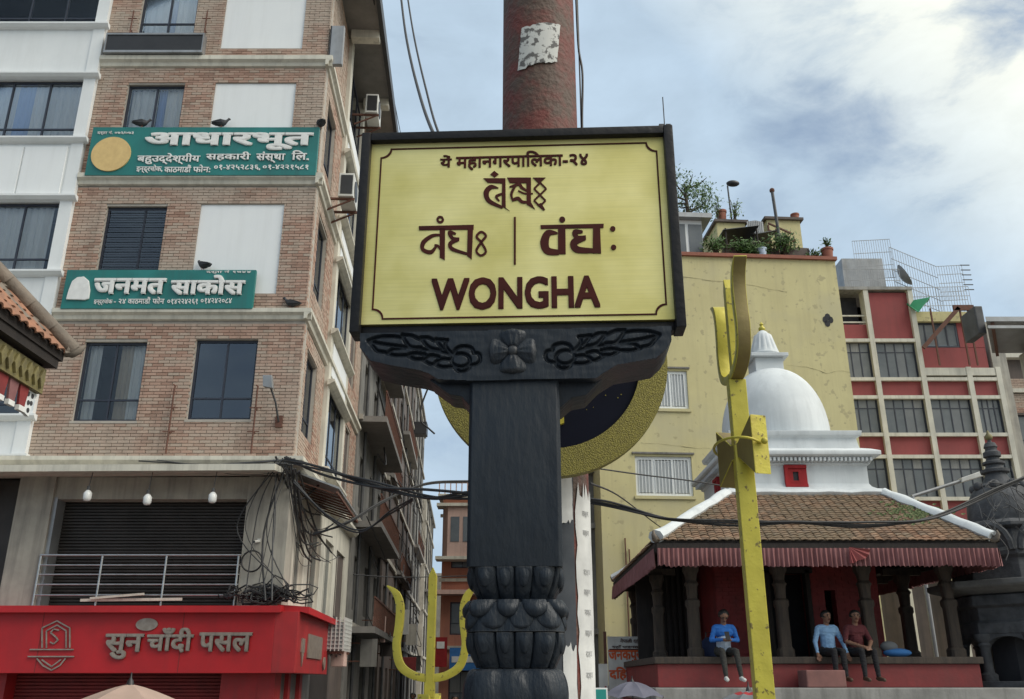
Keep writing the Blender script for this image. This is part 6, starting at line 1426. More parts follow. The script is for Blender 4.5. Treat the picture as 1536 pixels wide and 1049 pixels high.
def octo(r, z, tw=R(22.5)): return [(r*math.cos(tw+R(45*k)), r*math.sin(tw+R(45*k)), z) for k in range(8)]
def octier(name, rows, mat):
    m = MB(); vs = []
    for r, z in rows: vs += octo(r, z)
    n = len(rows); m.add(vs, [(8*i+k, 8*i+(k+1) % 8, 8*i+8+(k+1) % 8, 8*i+8+k) for i in range(n-1) for k in range(8)] + [tuple(range(7, -1, -1)), tuple(8*n-8+k for k in range(8))]); return m.build(name, MAT[mat], srr, bevel=.012)
zc0 = zs(884, 15.8)
octier('attic', [(1.02, zc0+.16), (.98, zc0+.5), (1.06, zc0+.55), (1.06, zc0+.62), (.86, zc0+.7), (.80, zc0+1.0), (.9, zc0+1.06), (.9, zc0+1.12), (.7, zc0+1.2), (.62, z0-.55), (.5, z0-.5)], 'stone_dark')
octier('cornice', [(1.05, zc0-.08), (1.42, zc0+.02), (1.45, zc0+.05), (1.45, zc0+.13), (1.1, zc0+.158)], 'stone_grey')
octier('frieze', [(1.08, zc0-.72), (1.08, zc0-.55), (1.02, zc0-.5), (1.02, zc0-.3), (1.12, zc0-.26), (1.12, zc0-.1), (1.04, zc0-.082)], 'stone_dark')
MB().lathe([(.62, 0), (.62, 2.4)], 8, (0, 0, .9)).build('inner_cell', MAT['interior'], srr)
octier('plinth', [(1.5, 0), (1.5, .5), (1.35, .55), (1.35, .95), (1.2, 1.0), (1.2, zs(1022, 15.6))], 'stone_dark')
pzz = zs(1022, 15.6)
for k in range(8):
    a = R(22.5+45*k); x, y = 1.0*math.cos(a), 1.0*math.sin(a); m = MB(); hh = zc0-.72-pzz
    m.lathe([(.13, 0), (.13, .1), (.085, .14), (.08, hh-.22), (.11, hh-.18), (.09, hh-.14), (.14, hh-.08), (.15, hh)], 14, (x, y, pzz)); m.build('column', MAT['stone_dark'], srr, smooth=40)
    a2 = R(22.5+45*(k+1)); A, B = Vector((math.cos(a), math.sin(a), 0)), Vector((math.cos(a2), math.sin(a2), 0)); m = MB(); nn = 12; vs = []
    for j in range(nn+1):
        t = j/nn; p = A.lerp(B, t)*.99; arch = zc0-.72-.34+.30*math.sqrt(max(0, 1-(2*t-1)**2)); o2 = p.normalized()*.07
        vs += [tuple(p+o2+Vector((0, 0, arch))), tuple(p+o2+Vector((0, 0, zc0-.70))), tuple(p-o2+Vector((0, 0, arch))), tuple(p-o2+Vector((0, 0, zc0-.70)))]
    m.add(vs, [q for j in range(nn) for q in ((4*j, 4*j+4, 4*j+5, 4*j+1), (4*j+2, 4*j+3, 4*j+7, 4*j+6), (4*j, 4*j+2, 4*j+6, 4*j+4))]); m.build('arch', MAT['stone_dark'], srr, smooth=40)
    if k in (3, 4, 5, 6):
        m = MB(); mdir = ((A+B)/2).normalized(); sd = Vector((-mdir.y, mdir.x, 0)); pts = [mdir*1.0+sd*(.34*math.cos(R(q)))+Vector((0, 0, zc0+.62+.46*math.sin(R(q)))) for q in range(0, 181, 20)]; m.tube(pts, .06, 6); m.build('gable_arch', MAT['stone_dark'], srr, smooth=50)
# loose wires tangled over the shrine
m = MB(); q = random.Random(3)
for k in range(26):
    a = at(q.uniform(1470, 1545), q.uniform(720, 800), 15.3); b = a+Vector((q.uniform(-.2, .5), q.uniform(-.2, .2), q.uniform(-.7, .3))); c = (a+b)/2+Vector((q.uniform(-.25, .25), 0, q.uniform(-.3, .1))); m.tube(bez([a, c, b], 5), .008, 4)
tag(m.build('wire_tangle', MAT['cable_grey']), 'grey tangle of loose wires over the stone shrine', 'cable', kind='stuff')

# ================================================================ pagoda eave at the left edge
pg_ = thing('pagoda_eave', 'corner of a tiled pagoda roof with carved gilt frieze at the left edge', 'temple roof', (-5.1, 9.7, 0))
px_, py_, pz_ = -5.1, 9.7, 5.5; k_ = 1.07
def pl(x, y, z): return (x-px_, y-py_, z)
m = MB(); A = [(px_, 2.0, pz_), (px_, py_, pz_), (px_-2.2, py_-2.2, pz_+2.2*k_), (px_-2.2, 2.0, pz_+2.2*k_)]; slope(m, *[pl(*v) for v in A], th=.1); B = [(px_, py_, pz_), (px_-7, py_, pz_), (px_-7+2.2, py_-2.2, pz_+2.2*k_), (px_-2.2, py_-2.2, pz_+2.2*k_)]; slope(m, *[pl(*v) for v in B], th=.1); pr_ = m.build('roof', MAT['wood_dark'], pg_)
tm = []
for kk in range(4): v = MB(); n = 5; w, L = .15, .26; t_ = [(w*(-.5+k/n), 0, .035*math.sin(math.pi*k/n)+.01) for k in range(n+1)]; b = t_+[(x, L, z-.01) for x, y, z in t_]+[(x, 0, z-.02) for x, y, z in t_]; v.add(b, [(k, k+1, n+2+k, n+1+k) for k in range(n)]+[(2*n+2+k, 2*n+3+k, k+1, k) for k in range(n)]); tm.append(v.mesh('roof_tile', [MAT['tile_orange'], MAT['tile_orange'], MAT['tile_orange'], MAT['tile_grey']][kk], recalc=False))
pos, F = tile_rows((px_, py_, pz_), (px_, 6.3, pz_), (px_-2.2, py_-2.2, pz_+2.2*k_), (px_-2.2, 6.3, pz_+2.2*k_), .165, .2)
for p, i in pos[:290]:
    o = link('roof_tile', rb.choice(tm), pr_); M4 = Matrix.Translation(Vector(p)-Vector((px_, py_, 0))+Vector((0, 0, rb.uniform(0, .012)))) @ F.to_4x4() @ Matrix.Rotation(rb.uniform(-.05, .05), 4, 'Z'); o.matrix_basis = M4
for kk in range(11):
    a = Vector((px_-kk*.19+.06, py_-kk*.19+.06, pz_+kk*.19*k_+.06)); d = Vector((-1, -1, k_)).normalized(); m = MB(); b = a+d*.33; m.tube([Vector(pl(*a)), Vector(pl(*b))+Vector((0, 0, .02))], [.095, .08], 10); m.build('ridge_tile', MAT['tile_grey'], pg_, smooth=50)
m = MB(); t0 = Vector((0, 0, pz_+.05)); m.tube([t0, t0+Vector((.06, .06, -.01)), t0+Vector((.11, .11, .03)), t0+Vector((.15, .15, .10))], [.085, .07, .045, .015], 8); m.build('corner_finial', MAT['tile_grey'], pg_, smooth=60)
m = MB(); m.box(-.12, -.02, -7.7, -.05, pz_-.20, pz_-.06); m.box(-7, -.12, -.15, -.05, pz_-.20, pz_-.06); m.build('eave_board', MAT['wood_dark'], pg_)
MB().box(-3, -.12, -7.7, -.15, pz_-.16, pz_-.10).build('soffit', MAT['wood_dark'], pg_)
m = MB(); m.box(-.30, -.10, -7.7, -.12, pz_-.52, pz_-.24); fz = m.build('frieze_beam', MAT['old_gilt'], pg_)
for kk in range(34):
    y = -.22-kk*.135; m = MB(); m.prism([(y-.055, pz_-.38), (y, pz_-.27), (y+.055, pz_-.38), (y, pz_-.49)], -.10, -.065, 'x'); m.build('carved_lozenge', MAT['old_gilt'], fz, bevel=.006)
for kk in range(22):
    y = -.42-kk*.21; m = MB(); m.prism([(y-.09, pz_-.525), (y+.09, pz_-.525), (y+.06, pz_-.74), (y, pz_-.79), (y-.06, pz_-.74)], -.16, -.135, 'x'); m.build('valance_flap', MAT['red_brickpaint' if kk % 2 == 0 else 'cloth_red'], pg_)
    MB().box(-.17, -.125, y-.06, y+.06, pz_-.80, pz_-.745).build('flap_hem', MAT['letter_white'], pg_)
m = MB(); m.box(-3, -.9, -7.7, -.9, 0, pz_-.17); m.build('core_wall', MAT['wood_dark'], pg_)
m = MB(); [m.tube([(-.95, -1.2-kk*1.1, pz_-1.5), (-.3, -1.0-kk*1.1, pz_-.3)], .06, 6) for kk in range(5)]; m.build('roof_strut', MAT['wood_old'], pg_)
m = MB(); m.prism([(-.36, pz_-.525), (-.1, pz_-.525), (-.16, pz_-.62), (-.2, pz_-.80), (-.3, pz_-.78)], -.20, -.16, 'x'); 
m.build('end_bracket', MAT['white_paint'], pg_)
m = MB(); [m.prism([(y+.028*math.cos(R(a*45)), z+.028*math.sin(R(a*45))) for a in range(8)], -.1595, -.155, 'x') for y, z in ((-.29, pz_-.57), (-.2, pz_-.57), (-.26, pz_-.66), (-.2, pz_-.65), (-.24, pz_-.74))]; m.build('bracket_hole', MAT['interior'], pg_)
import numpy as np
# ================================================================ people
def capsule(mb, a, b, r0, r1, n=10):
    a, b = Vector(a), Vector(b); d = b-a; L = d.length; t = d.normalized() if L > 1e-6 else Vector((0, 0, 1)); P, Rr = [], []
    for k in range(5): q = R(-90+22.5*k); P.append(a+t*(r0*math.sin(q))); Rr.append(max(.0008, r0*math.cos(q)))
    for k in range(5): q = R(22.5*k); P.append(b+t*(r1*math.sin(q))); Rr.append(max(.0008, r1*math.cos(q)))
    mb.tube(P, Rr, n)
def figure(name, label, loc, rz, prims, mats, hair, head, look, voxel=.009, group=None, scale=1.0, extra=None):
    """one continuous body: limb volumes fused into a single skin, then dressed by region"""
    root = thing(name, label, 'person', loc, rz, group); mb = MB()
    for (a, b, r0, r1, tg) in prims: capsule(mb, a, b, r0, r1)
    me = mb.mesh('body', MAT['skin_brown']); o = link('body', me, None)
    md = o.modifiers.new('fuse', 'REMESH'); md.mode = 'VOXEL'; md.voxel_size = voxel
    ms = o.modifiers.new('relax', 'SMOOTH'); ms.factor = .5; ms.iterations = 3
    dg = bpy.context.evaluated_depsgraph_get(); me2 = bpy.data.meshes.new_from_object(o.evaluated_get(dg)); bpy.data.objects.remove(o)
    nv_ = len(me2.vertices); VC = np.empty(nv_*3); me2.vertices.foreach_get('co', VC); VN = np.empty(nv_*3); me2.vertex_normals.foreach_get('vector', VN); VC = VC.reshape(-1, 3); VN = VN.reshape(-1, 3)
    amp_ = np.array([(.007*noise.noise((x*16, y*16, z*30))+.0035*noise.noise((x*40, y*40, z*55)))*(1 if z < head[2]-.12 else .25) for x, y, z in VC.tolist()])   # creases in the cloth
    me2.vertices.foreach_set('co', (VC+VN*amp_[:, None]).ravel()); me2.update()
    keys = list(mats.keys()); me2.materials.clear()
    for k in keys: me2.materials.append(MAT[mats[k]])
    C = np.empty(len(me2.polygons)*3); me2.polygons.foreach_get('center', C); C = C.reshape(-1, 3); best = np.full(len(C), 9e9); idx_ = np.zeros(len(C), dtype=np.int32)
    for (a, b, r0, r1, tg) in prims:
        a_, b_ = np.array(a), np.array(b); d = b_-a_; L2 = max(1e-9, d.dot(d)); t = np.clip((C-a_).dot(d)/L2, 0, 1); ds = np.linalg.norm(C-a_-t[:, None]*d, axis=1)-(r0+(r1-r0)*t)
        w = ds < best; best[w] = ds[w]; idx_[w] = keys.index(tg)
    me2.polygons.foreach_set('material_index', idx_); me2.polygons.foreach_set('use_smooth', [True]*len(me2.polygons)); me2.update()
    me2.name = 'body'; link('body', me2, root)
    root.scale = (scale,)*3
    h = Vector(head); f = Vector(look).normalized(); up = Vector((0, 0, 1)); s = f.cross(up).normalized(); u = s.cross(f)
    m = MB(); vs = []; n, mm = 16, 9
    for i in range(mm+1):
        th_ = R(4+ (100 if True else 0)*i/mm)
        for k in range(n):
            ph = 2*math.pi*k/n; d = (f*math.cos(ph)+s*math.sin(ph))*math.sin(th_)+u*math.cos(th_)
            front = d.dot(f); lim = 1.0
            rad = .108+.004*noise.noise((d.x*6, d.y*6, d.z*6))
            p = h + f*(-.012) + Vector((0, 0, .012)) + d*rad
            if front > .35 and d.dot(u) < .45: p = h + d*.085
            vs.append(p)
    m.add(vs, [(i*n+k, i*n+(k+1) % n, (i+1)*n+(k+1) % n, (i+1)*n+k) for i in range(mm) for k in range(n)]+[tuple(range(n))]); m.build('hair', MAT[hair], root, smooth=70, recalc=False)
    for sg_ in (-1, 1):
        m = MB(); m.sphere(h+f*.088+s*(sg_*.034)+u*.008, .011, 8, 6); m.build('eye', MAT['hair_black'], root, smooth=70)
        m = MB(); m.tube([h+f*.094+s*(sg_*.052)+u*.03, h+f*.100+s*(sg_*.033)+u*.037, h+f*.100+s*(sg_*.015)+u*.031], .006, 5); m.build('eyebrow', MAT['hair_black'], root)
    m = MB(); m.tube([h+f*.092-s*.025-u*.052, h+f*.098-u*.054, h+f*.092+s*.025-u*.052], .007, 6); m.build('mouth', MAT['shirt_maroon'], root)
    return root
def hand(pr, wrist, tip_dir, side_dir, tg='skin', curl=Vector((0, 0, -.3))):
    w = Vector(wrist); t = Vector(tip_dir).normalized(); s = Vector(side_dir).normalized(); pr.append((w, w+t*.07, .03, .034, tg))
    for k, (off, L) in enumerate(((-.030, .065), (-.010, .078), (.010, .074), (.030, .055))):
        b = w+t*.085+s*off*1.15; c = b+t*L*.5; e = c+(t+curl).normalized()*L*.5; pr.append((b, c, .0105, .0095, tg)); pr.append((c, e, .0095, .008, tg))
    b = w+t*.03-s*.035; c = b+t*.035-s*.025; pr.append((b, c, .0125, .011, tg)); pr.append((c, c+t*.03+curl*.02, .011, .009, tg))
def headprims(h, f, neck):
    h = Vector(h); f = Vector(f).normalized(); s = f.cross(Vector((0, 0, 1))).normalized(); u = s.cross(f)
    P = [(h+u*.025-f*.012, h+u*.02+f*.01, .092, .086, 'skin'), (h-u*.03+f*.012, h-u*.075+f*.03, .075, .048, 'skin'), (h+f*.085-u*.002, h+f*.108-u*.03, .010, .016, 'skin'), (Vector(neck), h-u*.05-f*.02, .055, .052, 'skin')]
    for sg_ in (-1, 1): P.append((h+s*sg_*.088-f*.01+u*.012, h+s*sg_*.09-f*.012-u*.022, .016, .012, 'skin'))
    P.append((h+f*.075-u*.055-s*.02, h+f*.075-u*.055+s*.02, .016, .016, 'skin')); return P
def seated(arms, lean=0.0, look=(0, -1, -.1), kneespread=.11, sleeve='shirt', forearm='shirt', shin=(0, 0)):
    y = -lean; V = Vector
    pr = [(V((-.075, .10, .10)), V((.075, .10, .10)), .115, .115, 'legs'), (V((0, .10, .16)), V((0, .09+y*.5, .34)), .135, .14, 'shirt'), (V((-.07, .08+y*.8, .46)), V((.07, .08+y*.8, .46)), .115, .115, 'shirt'), (V((-.145, .08+y, .53)), V((.145, .08+y, .53)), .068, .068, 'shirt')]
    hd = V((0, .03+y*1.25, .745)); pr += headprims(hd, look, (0, .08+y, .575))
    for sg_ in (-1, 1):
        k = V((sg_*kneespread, -.36, .09)); an = V((sg_*(kneespread+.01)+shin[0], -.40+shin[1], -.34)); pr += [(V((sg_*.085, .08, .09)), k, .088, .062, 'legs'), (k, k+(an-k)*.35, .06, .057, 'legs'), (k+(an-k)*.35, an, .057, .042, 'legs'), (an+V((0, .025, -.05)), an+V((sg_*.015, -.16, -.075)), .043, .036, 'shoes')]
        sh_ = V((sg_*.175, .08+y, .52)); el, wr = arms[0 if sg_ < 0 else 1]; pr += [(sh_, V(el), .058, .046, sleeve), (V(el), V(wr), .042, .030, forearm)]
        td = (V(wr)-V(el)).normalized(); hand(pr, V(wr), td, V((sg_, 0, 0)) if abs(td.x) < .8 else V((0, 1, 0)))
    return pr, hd
def at_seat(px): return at(px, 985, 15.62).x
pr, hd = seated((((-.25, -.03, .30), (-.06, -.25, .30)), ((.25, -.03, .30), (.06, -.25, .30))), lean=.13, look=(0, -1, -.85), kneespread=.13, shin=(0.03, -.04))
pr = [p if not (p[4] == 'shirt' and abs(Vector(p[0]).z-.16) < .02) else (p[0], p[1], p[2], p[3], 'band') for p in pr]
per = figure('person', 'seated person in bright blue jacket and white shoes looking at a phone', (at_seat(1090), 15.72, PZ), 0, pr, {'skin': 'skin_brown', 'shirt': 'jacket_blue', 'band': 'jacket_pale', 'legs': 'trousers_grey', 'shoes': 'shoe_white'}, 'hair_black', hd, (0, -1, -.85), group='people sitting on the temple ledge', scale=.86)
t = thing('mobile_phone', 'dark phone held by the person in the bright blue jacket', 'phone', (at_seat(1090), 15.72-.31, PZ+.26)); m = MB(); m.box(-.038, .038, -.006, .006, -.01, .15); m.build('casing', MAT['plastic_black'], t, bevel=.003).rotation_euler = (R(-35), 0, 0)
pr, hd = seated((((-.27, .04, .27), (-.29, -.08, .06)), ((.27, .04, .27), (.29, -.08, .06))), look=(.25, -1, -.05), kneespread=.085, shin=(.0, .03))
figure('person', 'seated person in light blue shirt with feet on the stone block', (at_seat(1250), 15.72, PZ), R(4), pr, {'skin': 'skin_brown', 'shirt': 'shirt_blue', 'legs': 'trousers_black', 'shoes': 'shoe_brown'}, 'hair_black', hd, (.25, -1, -.05), group='people sitting on the temple ledge', scale=.86)
pr, hd = seated((((-.26, -.04, .28), (-.06, -.32, .17)), ((.26, -.04, .28), (.05, -.34, .16))), lean=.06, look=(-.25, -1, -.05), kneespread=.12, sleeve='shirt', forearm='skin')
figure('person', 'seated person in dark maroon shirt resting forearms on the knees', (at_seat(1291), 15.70, PZ), R(8), pr, {'skin': 'skin_brown', 'shirt': 'shirt_maroon', 'legs': 'trousers_black', 'shoes': 'shoe_brown'}, 'hair_black', hd, (-.25, -1, -.05), group='people sitting on the temple ledge', scale=.86)
# standing figure, one arm raised to hold an umbrella
def standing(h=1.66, hold=True, stride=.1):
    V = Vector; s = h/1.70
    pr = [(V((-.07, 0, .95))*s, V((.07, 0, .95))*s, .12, .12, 'legs'), (V((0, 0, 1.02))*s, V((0, 0, 1.22))*s, .13, .14, 'shirt'), (V((-.08, 0, 1.32))*s, V((.08, 0, 1.32))*s, .115, .115, 'shirt'), (V((-.14, 0, 1.40))*s, V((.14, 0, 1.40))*s, .066, .066, 'shirt')]
    hd = V((0, -.01, 1.585))*s; pr += headprims(hd, (0, -1, -.05), V((0, .015, 1.44))*s)
    for sg_ in (-1, 1):
        st_ = stride*sg_; kn = V((sg_*.1, -.03-st_*.6, .50))*s; an = V((sg_*.1, .02-st_, .08))*s; pr += [(V((sg_*.09, 0, .9))*s, kn, .09, .062, 'legs'), (kn, kn+(an-kn)*.4, .058, .056, 'legs'), (kn+(an-kn)*.4, an, .056, .042, 'legs'), (an+V((0, .03, -.035)), an+V((sg_*.01, -.17, -.045)), .042, .035, 'shoes')]
        sh_ = V((sg_*.175, 0, 1.39))*s
        if sg_ == 1 and hold: el, wr = V((.24, -.06, 1.14))*s, V((.10, -.20, 1.30))*s
        else: el, wr = V((sg_*.24, .02, 1.12))*s, V((sg_*.26, -.06, .88))*s
        pr += [(sh_, el, .056, .044, 'shirt'), (el, wr, .041, .030, 'skin')]; hand(pr, wr, (wr-el), V((0, 1, 0)), curl=V((-.6, -.6, 0)) if (sg_ == 1 and hold) else V((0, -.3, 0)))
    return pr, hd, (V((.10, -.20, 1.30))*s)
def umbrella(label, top, r, drop, mat, group='umbrellas over the crowd', rim=None, loc_z=0.9, n=8, power=1.7):
    t = thing('umbrella', label, 'umbrella', (top.x, top.y, loc_z), R(12), group); h = top.z-loc_z; seg = 6; mm = 8; 
    for k in range(n):
        m = MB(); vs = []
        for i in range(mm+1):
            tt = i/mm; rr_ = r*math.sin(tt*math.pi/2*.98)/math.sin(math.pi/2*.98) if False else r*tt**.9; zz = h-.06-drop*(tt**power)
            for j in range(seg+1):
                s = j/seg; a = 2*math.pi*(k+s)/n; sc_ = 1-.10*tt*math.sin(s*math.pi)*.9; z2 = zz+(.035*tt*tt*math.sin(s*math.pi) if tt > .9 else 0)-.02*math.sin(s*math.pi)*tt*(1-tt)*4
                vs.append((rr_*sc_*math.cos(a), rr_*sc_*math.sin(a), z2))
        w = seg+1; m.add(vs, [(i*w+j, i*w+j+1, (i+1)*w+j+1, (i+1)*w+j) for i in range(mm) for j in range(seg)]); 
        if rim: m.mi = [1 if f_//seg >= mm-2 or f_//seg == 1 else 0 for f_ in range(mm*seg)]
        m.build('canopy_panel', [MAT[mat], MAT[rim]] if rim else MAT[mat], t, smooth=70, recalc=False)
        rbm = MB(); a = 2*math.pi*k/n; rbm.tube([(r*(i/mm)**.9*math.cos(a), r*(i/mm)**.9*math.sin(a), h-.066-drop*((i/mm)**power)) for i in range(mm+1)], .004, 4); rbm.build('rib', MAT['cable_grey'], t)
    m = MB(); m.tube([(0, 0, 0.25), (0, 0, h-.02)], .009, 8); m.build('shaft', MAT['cable_grey'], t, smooth=60); m = MB(); m.lathe([(.03, -.03), (.022, .0), (.008, .02), (.005, .06)], 10, (0, 0, h-.04)); m.build('ferrule', MAT['plastic_black'], t, smooth=60)
    m = MB(); m.tube([(0, 0, .28), (0, 0, .1), (.02, 0, .06), (.06, 0, .05), (.09, 0, .09)], .014, 8); m.build('handle', MAT['wood_old'], t, smooth=60); return t
def holder(label, top, facing, shirt, voxel=.011, h=1.6):
    pr, hd, hp_ = standing(h); c, s = math.cos(facing), math.sin(facing); off = Vector((hp_.x*c-(hp_.y-.03)*s, hp_.x*s+(hp_.y-.03)*c, 0)); figure('person', label, (top.x-off.x, top.y-off.y, 0), facing, pr, {'skin': 'skin_brown', 'shirt': shirt, 'legs': 'trousers_black', 'shoes': 'shoe_brown'}, 'hair_black', hd, (0, -1, -.05), voxel=voxel, group='people under umbrellas')
tb = at(197, 1013, 7.2); umbrella('tan brown umbrella below the red fascia', tb, .66, .26, 'umb_tan', n=6, power=1.15); holder('person under the tan brown umbrella', tb, R(160), 'shirt_blue', h=1.55)
tb = at(948, 1016, 14.0); umbrella('dark grey domed umbrella in front of the yogurt shop board', tb, .47, .22, 'umb_grey'); holder('person with black hair under the dark grey umbrella', tb, R(150), 'umb_slate', h=1.62)
tb = at(1122, 1026, 9.0); umbrella('slate umbrella with red and white patterned border beside the edge-on trident', tb, .5, .24, 'umb_slate', rim='cloth_scarlet'); holder('person under the umbrella with red border', tb, R(200), 'shirt_maroon', h=1.55)
# strollers far down the lane
q = random.Random(5)
for k, (px, Y, sh_, lab) in enumerate(((660, 24, 'shirt_maroon', 'person in maroon walking just beyond the face-on trident'), (683, 27, 'umb_slate', 'person in slate grey walking beside the red board'), (700, 30, 'jacket_blue', 'person in blue walking close to the post'), (620, 33, 'trousers_grey', 'person in dark clothes left of the face-on trident'), (640, 38, 'shirt_blue', 'person in pale blue far down the lane'), (596, 22, 'cloth_red', 'person in dull pink outside the side shutters'))):
    p = at(px, 1030, Y); pr, hd, _ = standing(1.5+.12*q.random(), hold=False, stride=.14); figure('person', lab, (p.x, Y, 0), R(q.choice((0, 180))+q.uniform(-25, 25)), pr, {'skin': 'skin_brown', 'shirt': sh_, 'legs': 'trousers_black', 'shoes': 'shoe_brown'}, 'hair_black', hd, (0, -1, 0), voxel=.016, group='people walking in the lane')
# bundles on the temple ledge
p = at(1063, 975, 16.6); t = thing('cloth_bag', 'dark navy bag on the temple ledge behind the blue jacket', 'bag', (p.x, 16.5, PZ)); m = MB(); m.lathe([(.05, 0), (.2, .02), (.22, .12), (.17, .26), (.07, .33), (.03, .34)], 16, fn=lambda q, z: 1+.12*math.sin(3*q+z*9)); m.build('sack', MAT['navy_cloth'], t, smooth=60); m = MB(); m.tube([(-.06, 0, .3), (-.05, 0, .42), (.05, 0, .42), (.06, 0, .3)], .012, 6); m.build('strap', MAT['plastic_black'], t)
p = at(1350, 982, 15.9); t = thing('cloth_bundle', 'blue and grey cloth bundle lying on the ledge right of the maroon shirt', 'bundle', (p.x, 16.0, PZ)); m = MB(); m.sphere((0, 0, .07), .24, 18, 10, sy=.5, sz=.3); m.build('blue_cloth', MAT['blue_cloth'], t, smooth=60); m = MB(); m.sphere((-.12, .02, .17), .15, 16, 9, sy=.6, sz=.6); m.build('grey_cloth', MAT['umb_slate'], t, smooth=60)

# ================================================================ small signs between post and temple
p0, p1 = at(911, 955, 20), at(964, 1050, 20); t = thing('shop_board', 'grey yogurt shop board with orange Devanagari letters left of the temple', 'sign', (p0.x, 20, p1.z-.5)); H_ = p0.z-p1.z+.5; W_ = at(964, 1000, 20).x-p0.x
MB().box(0, W_, 0, .05, 0, H_).build('board', MAT['board_grey'], t)
def wb(body, tl, br, mat, bold=.03): a = at(*tl, 20); b = at(*br, 20); write(t, body, mat, a.x-p0.x, -.003, b.z-(p1.z-.5), b.x-a.x, a.z-b.z, depth=.008, bold=bold)
wb('जनकपुर', (913, 976), (962, 995), 'orange_print', .035); wb('दिह', (914, 1001), (940, 1020), 'orange_print', .035); wb('लससी', (941, 1004), (960, 1016), 'sign_brown', .02); wb('नेपाली दही', (930, 958), (960, 965), 'sign_brown', .012); wb('यहाँ पाइनछ', (918, 968), (958, 973), 'sign_brown', .012)
a = at(913, 974.5, 20); MB().box(.03, W_-.03, -.008, -.001, a.z-(p1.z-.5)-.01, a.z-(p1.z-.5)+.012).build('rule', MAT['sign_brown'], t)
m = MB(); m.bar((-.05, .03, -1.5), (-.05, .03, H_+.1), .06); m.bar((W_+.04, .06, -1.5), (W_+.04, .06, H_), .05); m.build('post', MAT['rust_iron'], t)
p = at(898, 1000, 18); t = thing('shop_board', 'narrow red and white board beside the white paper strip', 'sign', (p.x, 18, 1.2)); MB().box(0, .17, 0, .04, 0, 1.1).build('board', MAT['board_grey'], t); write(t, 'दही', 'cloth_scarlet', .02, -.003, .5, .13, .2, depth=.006, bold=.04); write(t, 'पसल', 'orange_print', .02, -.003, .22, .13, .2, depth=.006, bold=.04)
p = at(893, 1032, 12); t = thing('small_plate', 'small teal plate with white edge at the foot of the paper strip', 'sign', (p.x-.05, 12, p.z-.4)); MB().box(0, .2, 0, .03, 0, .4).build('plate', MAT['letter_white'], t, bevel=.006); MB().box(.018, .182, -.004, -.001, .018, .382).build('teal_field', MAT['teal_plate'], t)
p = at(966, 1020, 19.4); t = thing('shop_shutter', 'grey slatted stall shutter between yogurt board and temple', 'shutter', (p.x, 19.2, 0)); m = MB()
for k in range(28): m.prism([(0, k*.1), (-.03, k*.1+.02), (-.03, k*.1+.07), (0, k*.1+.095)], 0, .36, 'x')
m.box(0, .36, .0, .03, 0, 2.8); m.build('slats', MAT['shutter_grey'], t)

# ================================================================ overhead cables
def cable(label, pts, r=.018, n=3, spread=.05, seed=1, mat='cable', group='overhead cables across the square'):
    P = [at(*p) for p in pts]; q = random.Random(seed); o = thing('overhead_cable', label, 'cable', P[0], 0, group); base = P[0]
    for k in range(n):
        ph = q.uniform(0, 6.28); rr_ = spread*(0 if n == 1 else 1)
        C = bez([p-base+Vector((0, rr_*math.sin(ph+i*1.3), rr_*math.cos(ph+i*1.7))) for i, p in enumerate(P)], 10); m = MB(); m.tube(C, r*q.uniform(.75, 1.1), 6); m.build('strand', MAT[mat], o, smooth=70)
cable('thick black cable bundle crossing from the brick corner to behind the post', [(428, 688, 17.0), (480, 706, 16.2), (560, 728, 15.2), (640, 741, 14.4), (705, 742, 13.8), (800, 745, 13.4)], .024, 4, .06, 1)
cable('thick black cable bundle sagging across the temple roof', [(800, 745, 13.4), (905, 755, 13.2), (1000, 773, 13), (1100, 785, 13), (1200, 789, 13), (1300, 786, 13.1), (1400, 772, 13.3), (1500, 735, 13.8), (1580, 700, 14.5)], .018, 3, .05, 2)
cable('thin cable running below the left cable bundle to the lane', [(470, 800, 17.2), (520, 782, 17), (580, 752, 18), (640, 728, 20), (710, 720, 22), (800, 716, 22)], .02, 2, .04, 3)
cable('looping cable from the fascia corner to the bundle', [(440, 720, 17.1), (490, 770, 16.9), (540, 800, 16.5), (585, 772, 16), (620, 745, 15)], .022, 2, .05, 4)
cable('thin wire from behind the post to the yellow windows', [(890, 702, 14), (960, 712, 14.6), (1040, 722, 15.5), (1120, 735, 16.4)], .012, 1, 0, 5)
cable('pair of black wires dropping past the sky left of the board', [(596, -60, 9), (602, 0, 8.6), (610, 60, 8.0), (626, 130, 7.2), (650, 200, 6.2), (720, 320, 4.2), (790, 400, 3.3)], .014, 1, 0, 6)
cable('second black wire dropping past the sky left of the board', [(604, -60, 9.2), (612, 0, 8.8), (622, 60, 8.2), (638, 130, 7.4), (660, 205, 6.4), (730, 330, 4.3), (800, 410, 3.3)], .014, 1, 0, 7)
cable('hair-thin wire along the roof edge of the brick building', [(560, 0, 19), (585, 120, 24), (612, 260, 33), (640, 420, 46)], .012, 1, 0, 8)
cable('hanging cable end against the sky under the bracket', [(645, 575, 40), (632, 610, 40), (632, 632, 40), (642, 642, 40), (652, 651, 40)], .05, 1, 0, 9)
cable('thin wires from the pole to the yellow wall', [(885, 718, 9), (930, 750, 14), (985, 790, 20), (1010, 800, 24.9)], .012, 2, .06, 10)
cable('low wire strung across the lane behind the trident', [(530, 862, 22), (600, 866, 24), (700, 864, 26), (800, 860, 28)], .015, 1, 0, 11)
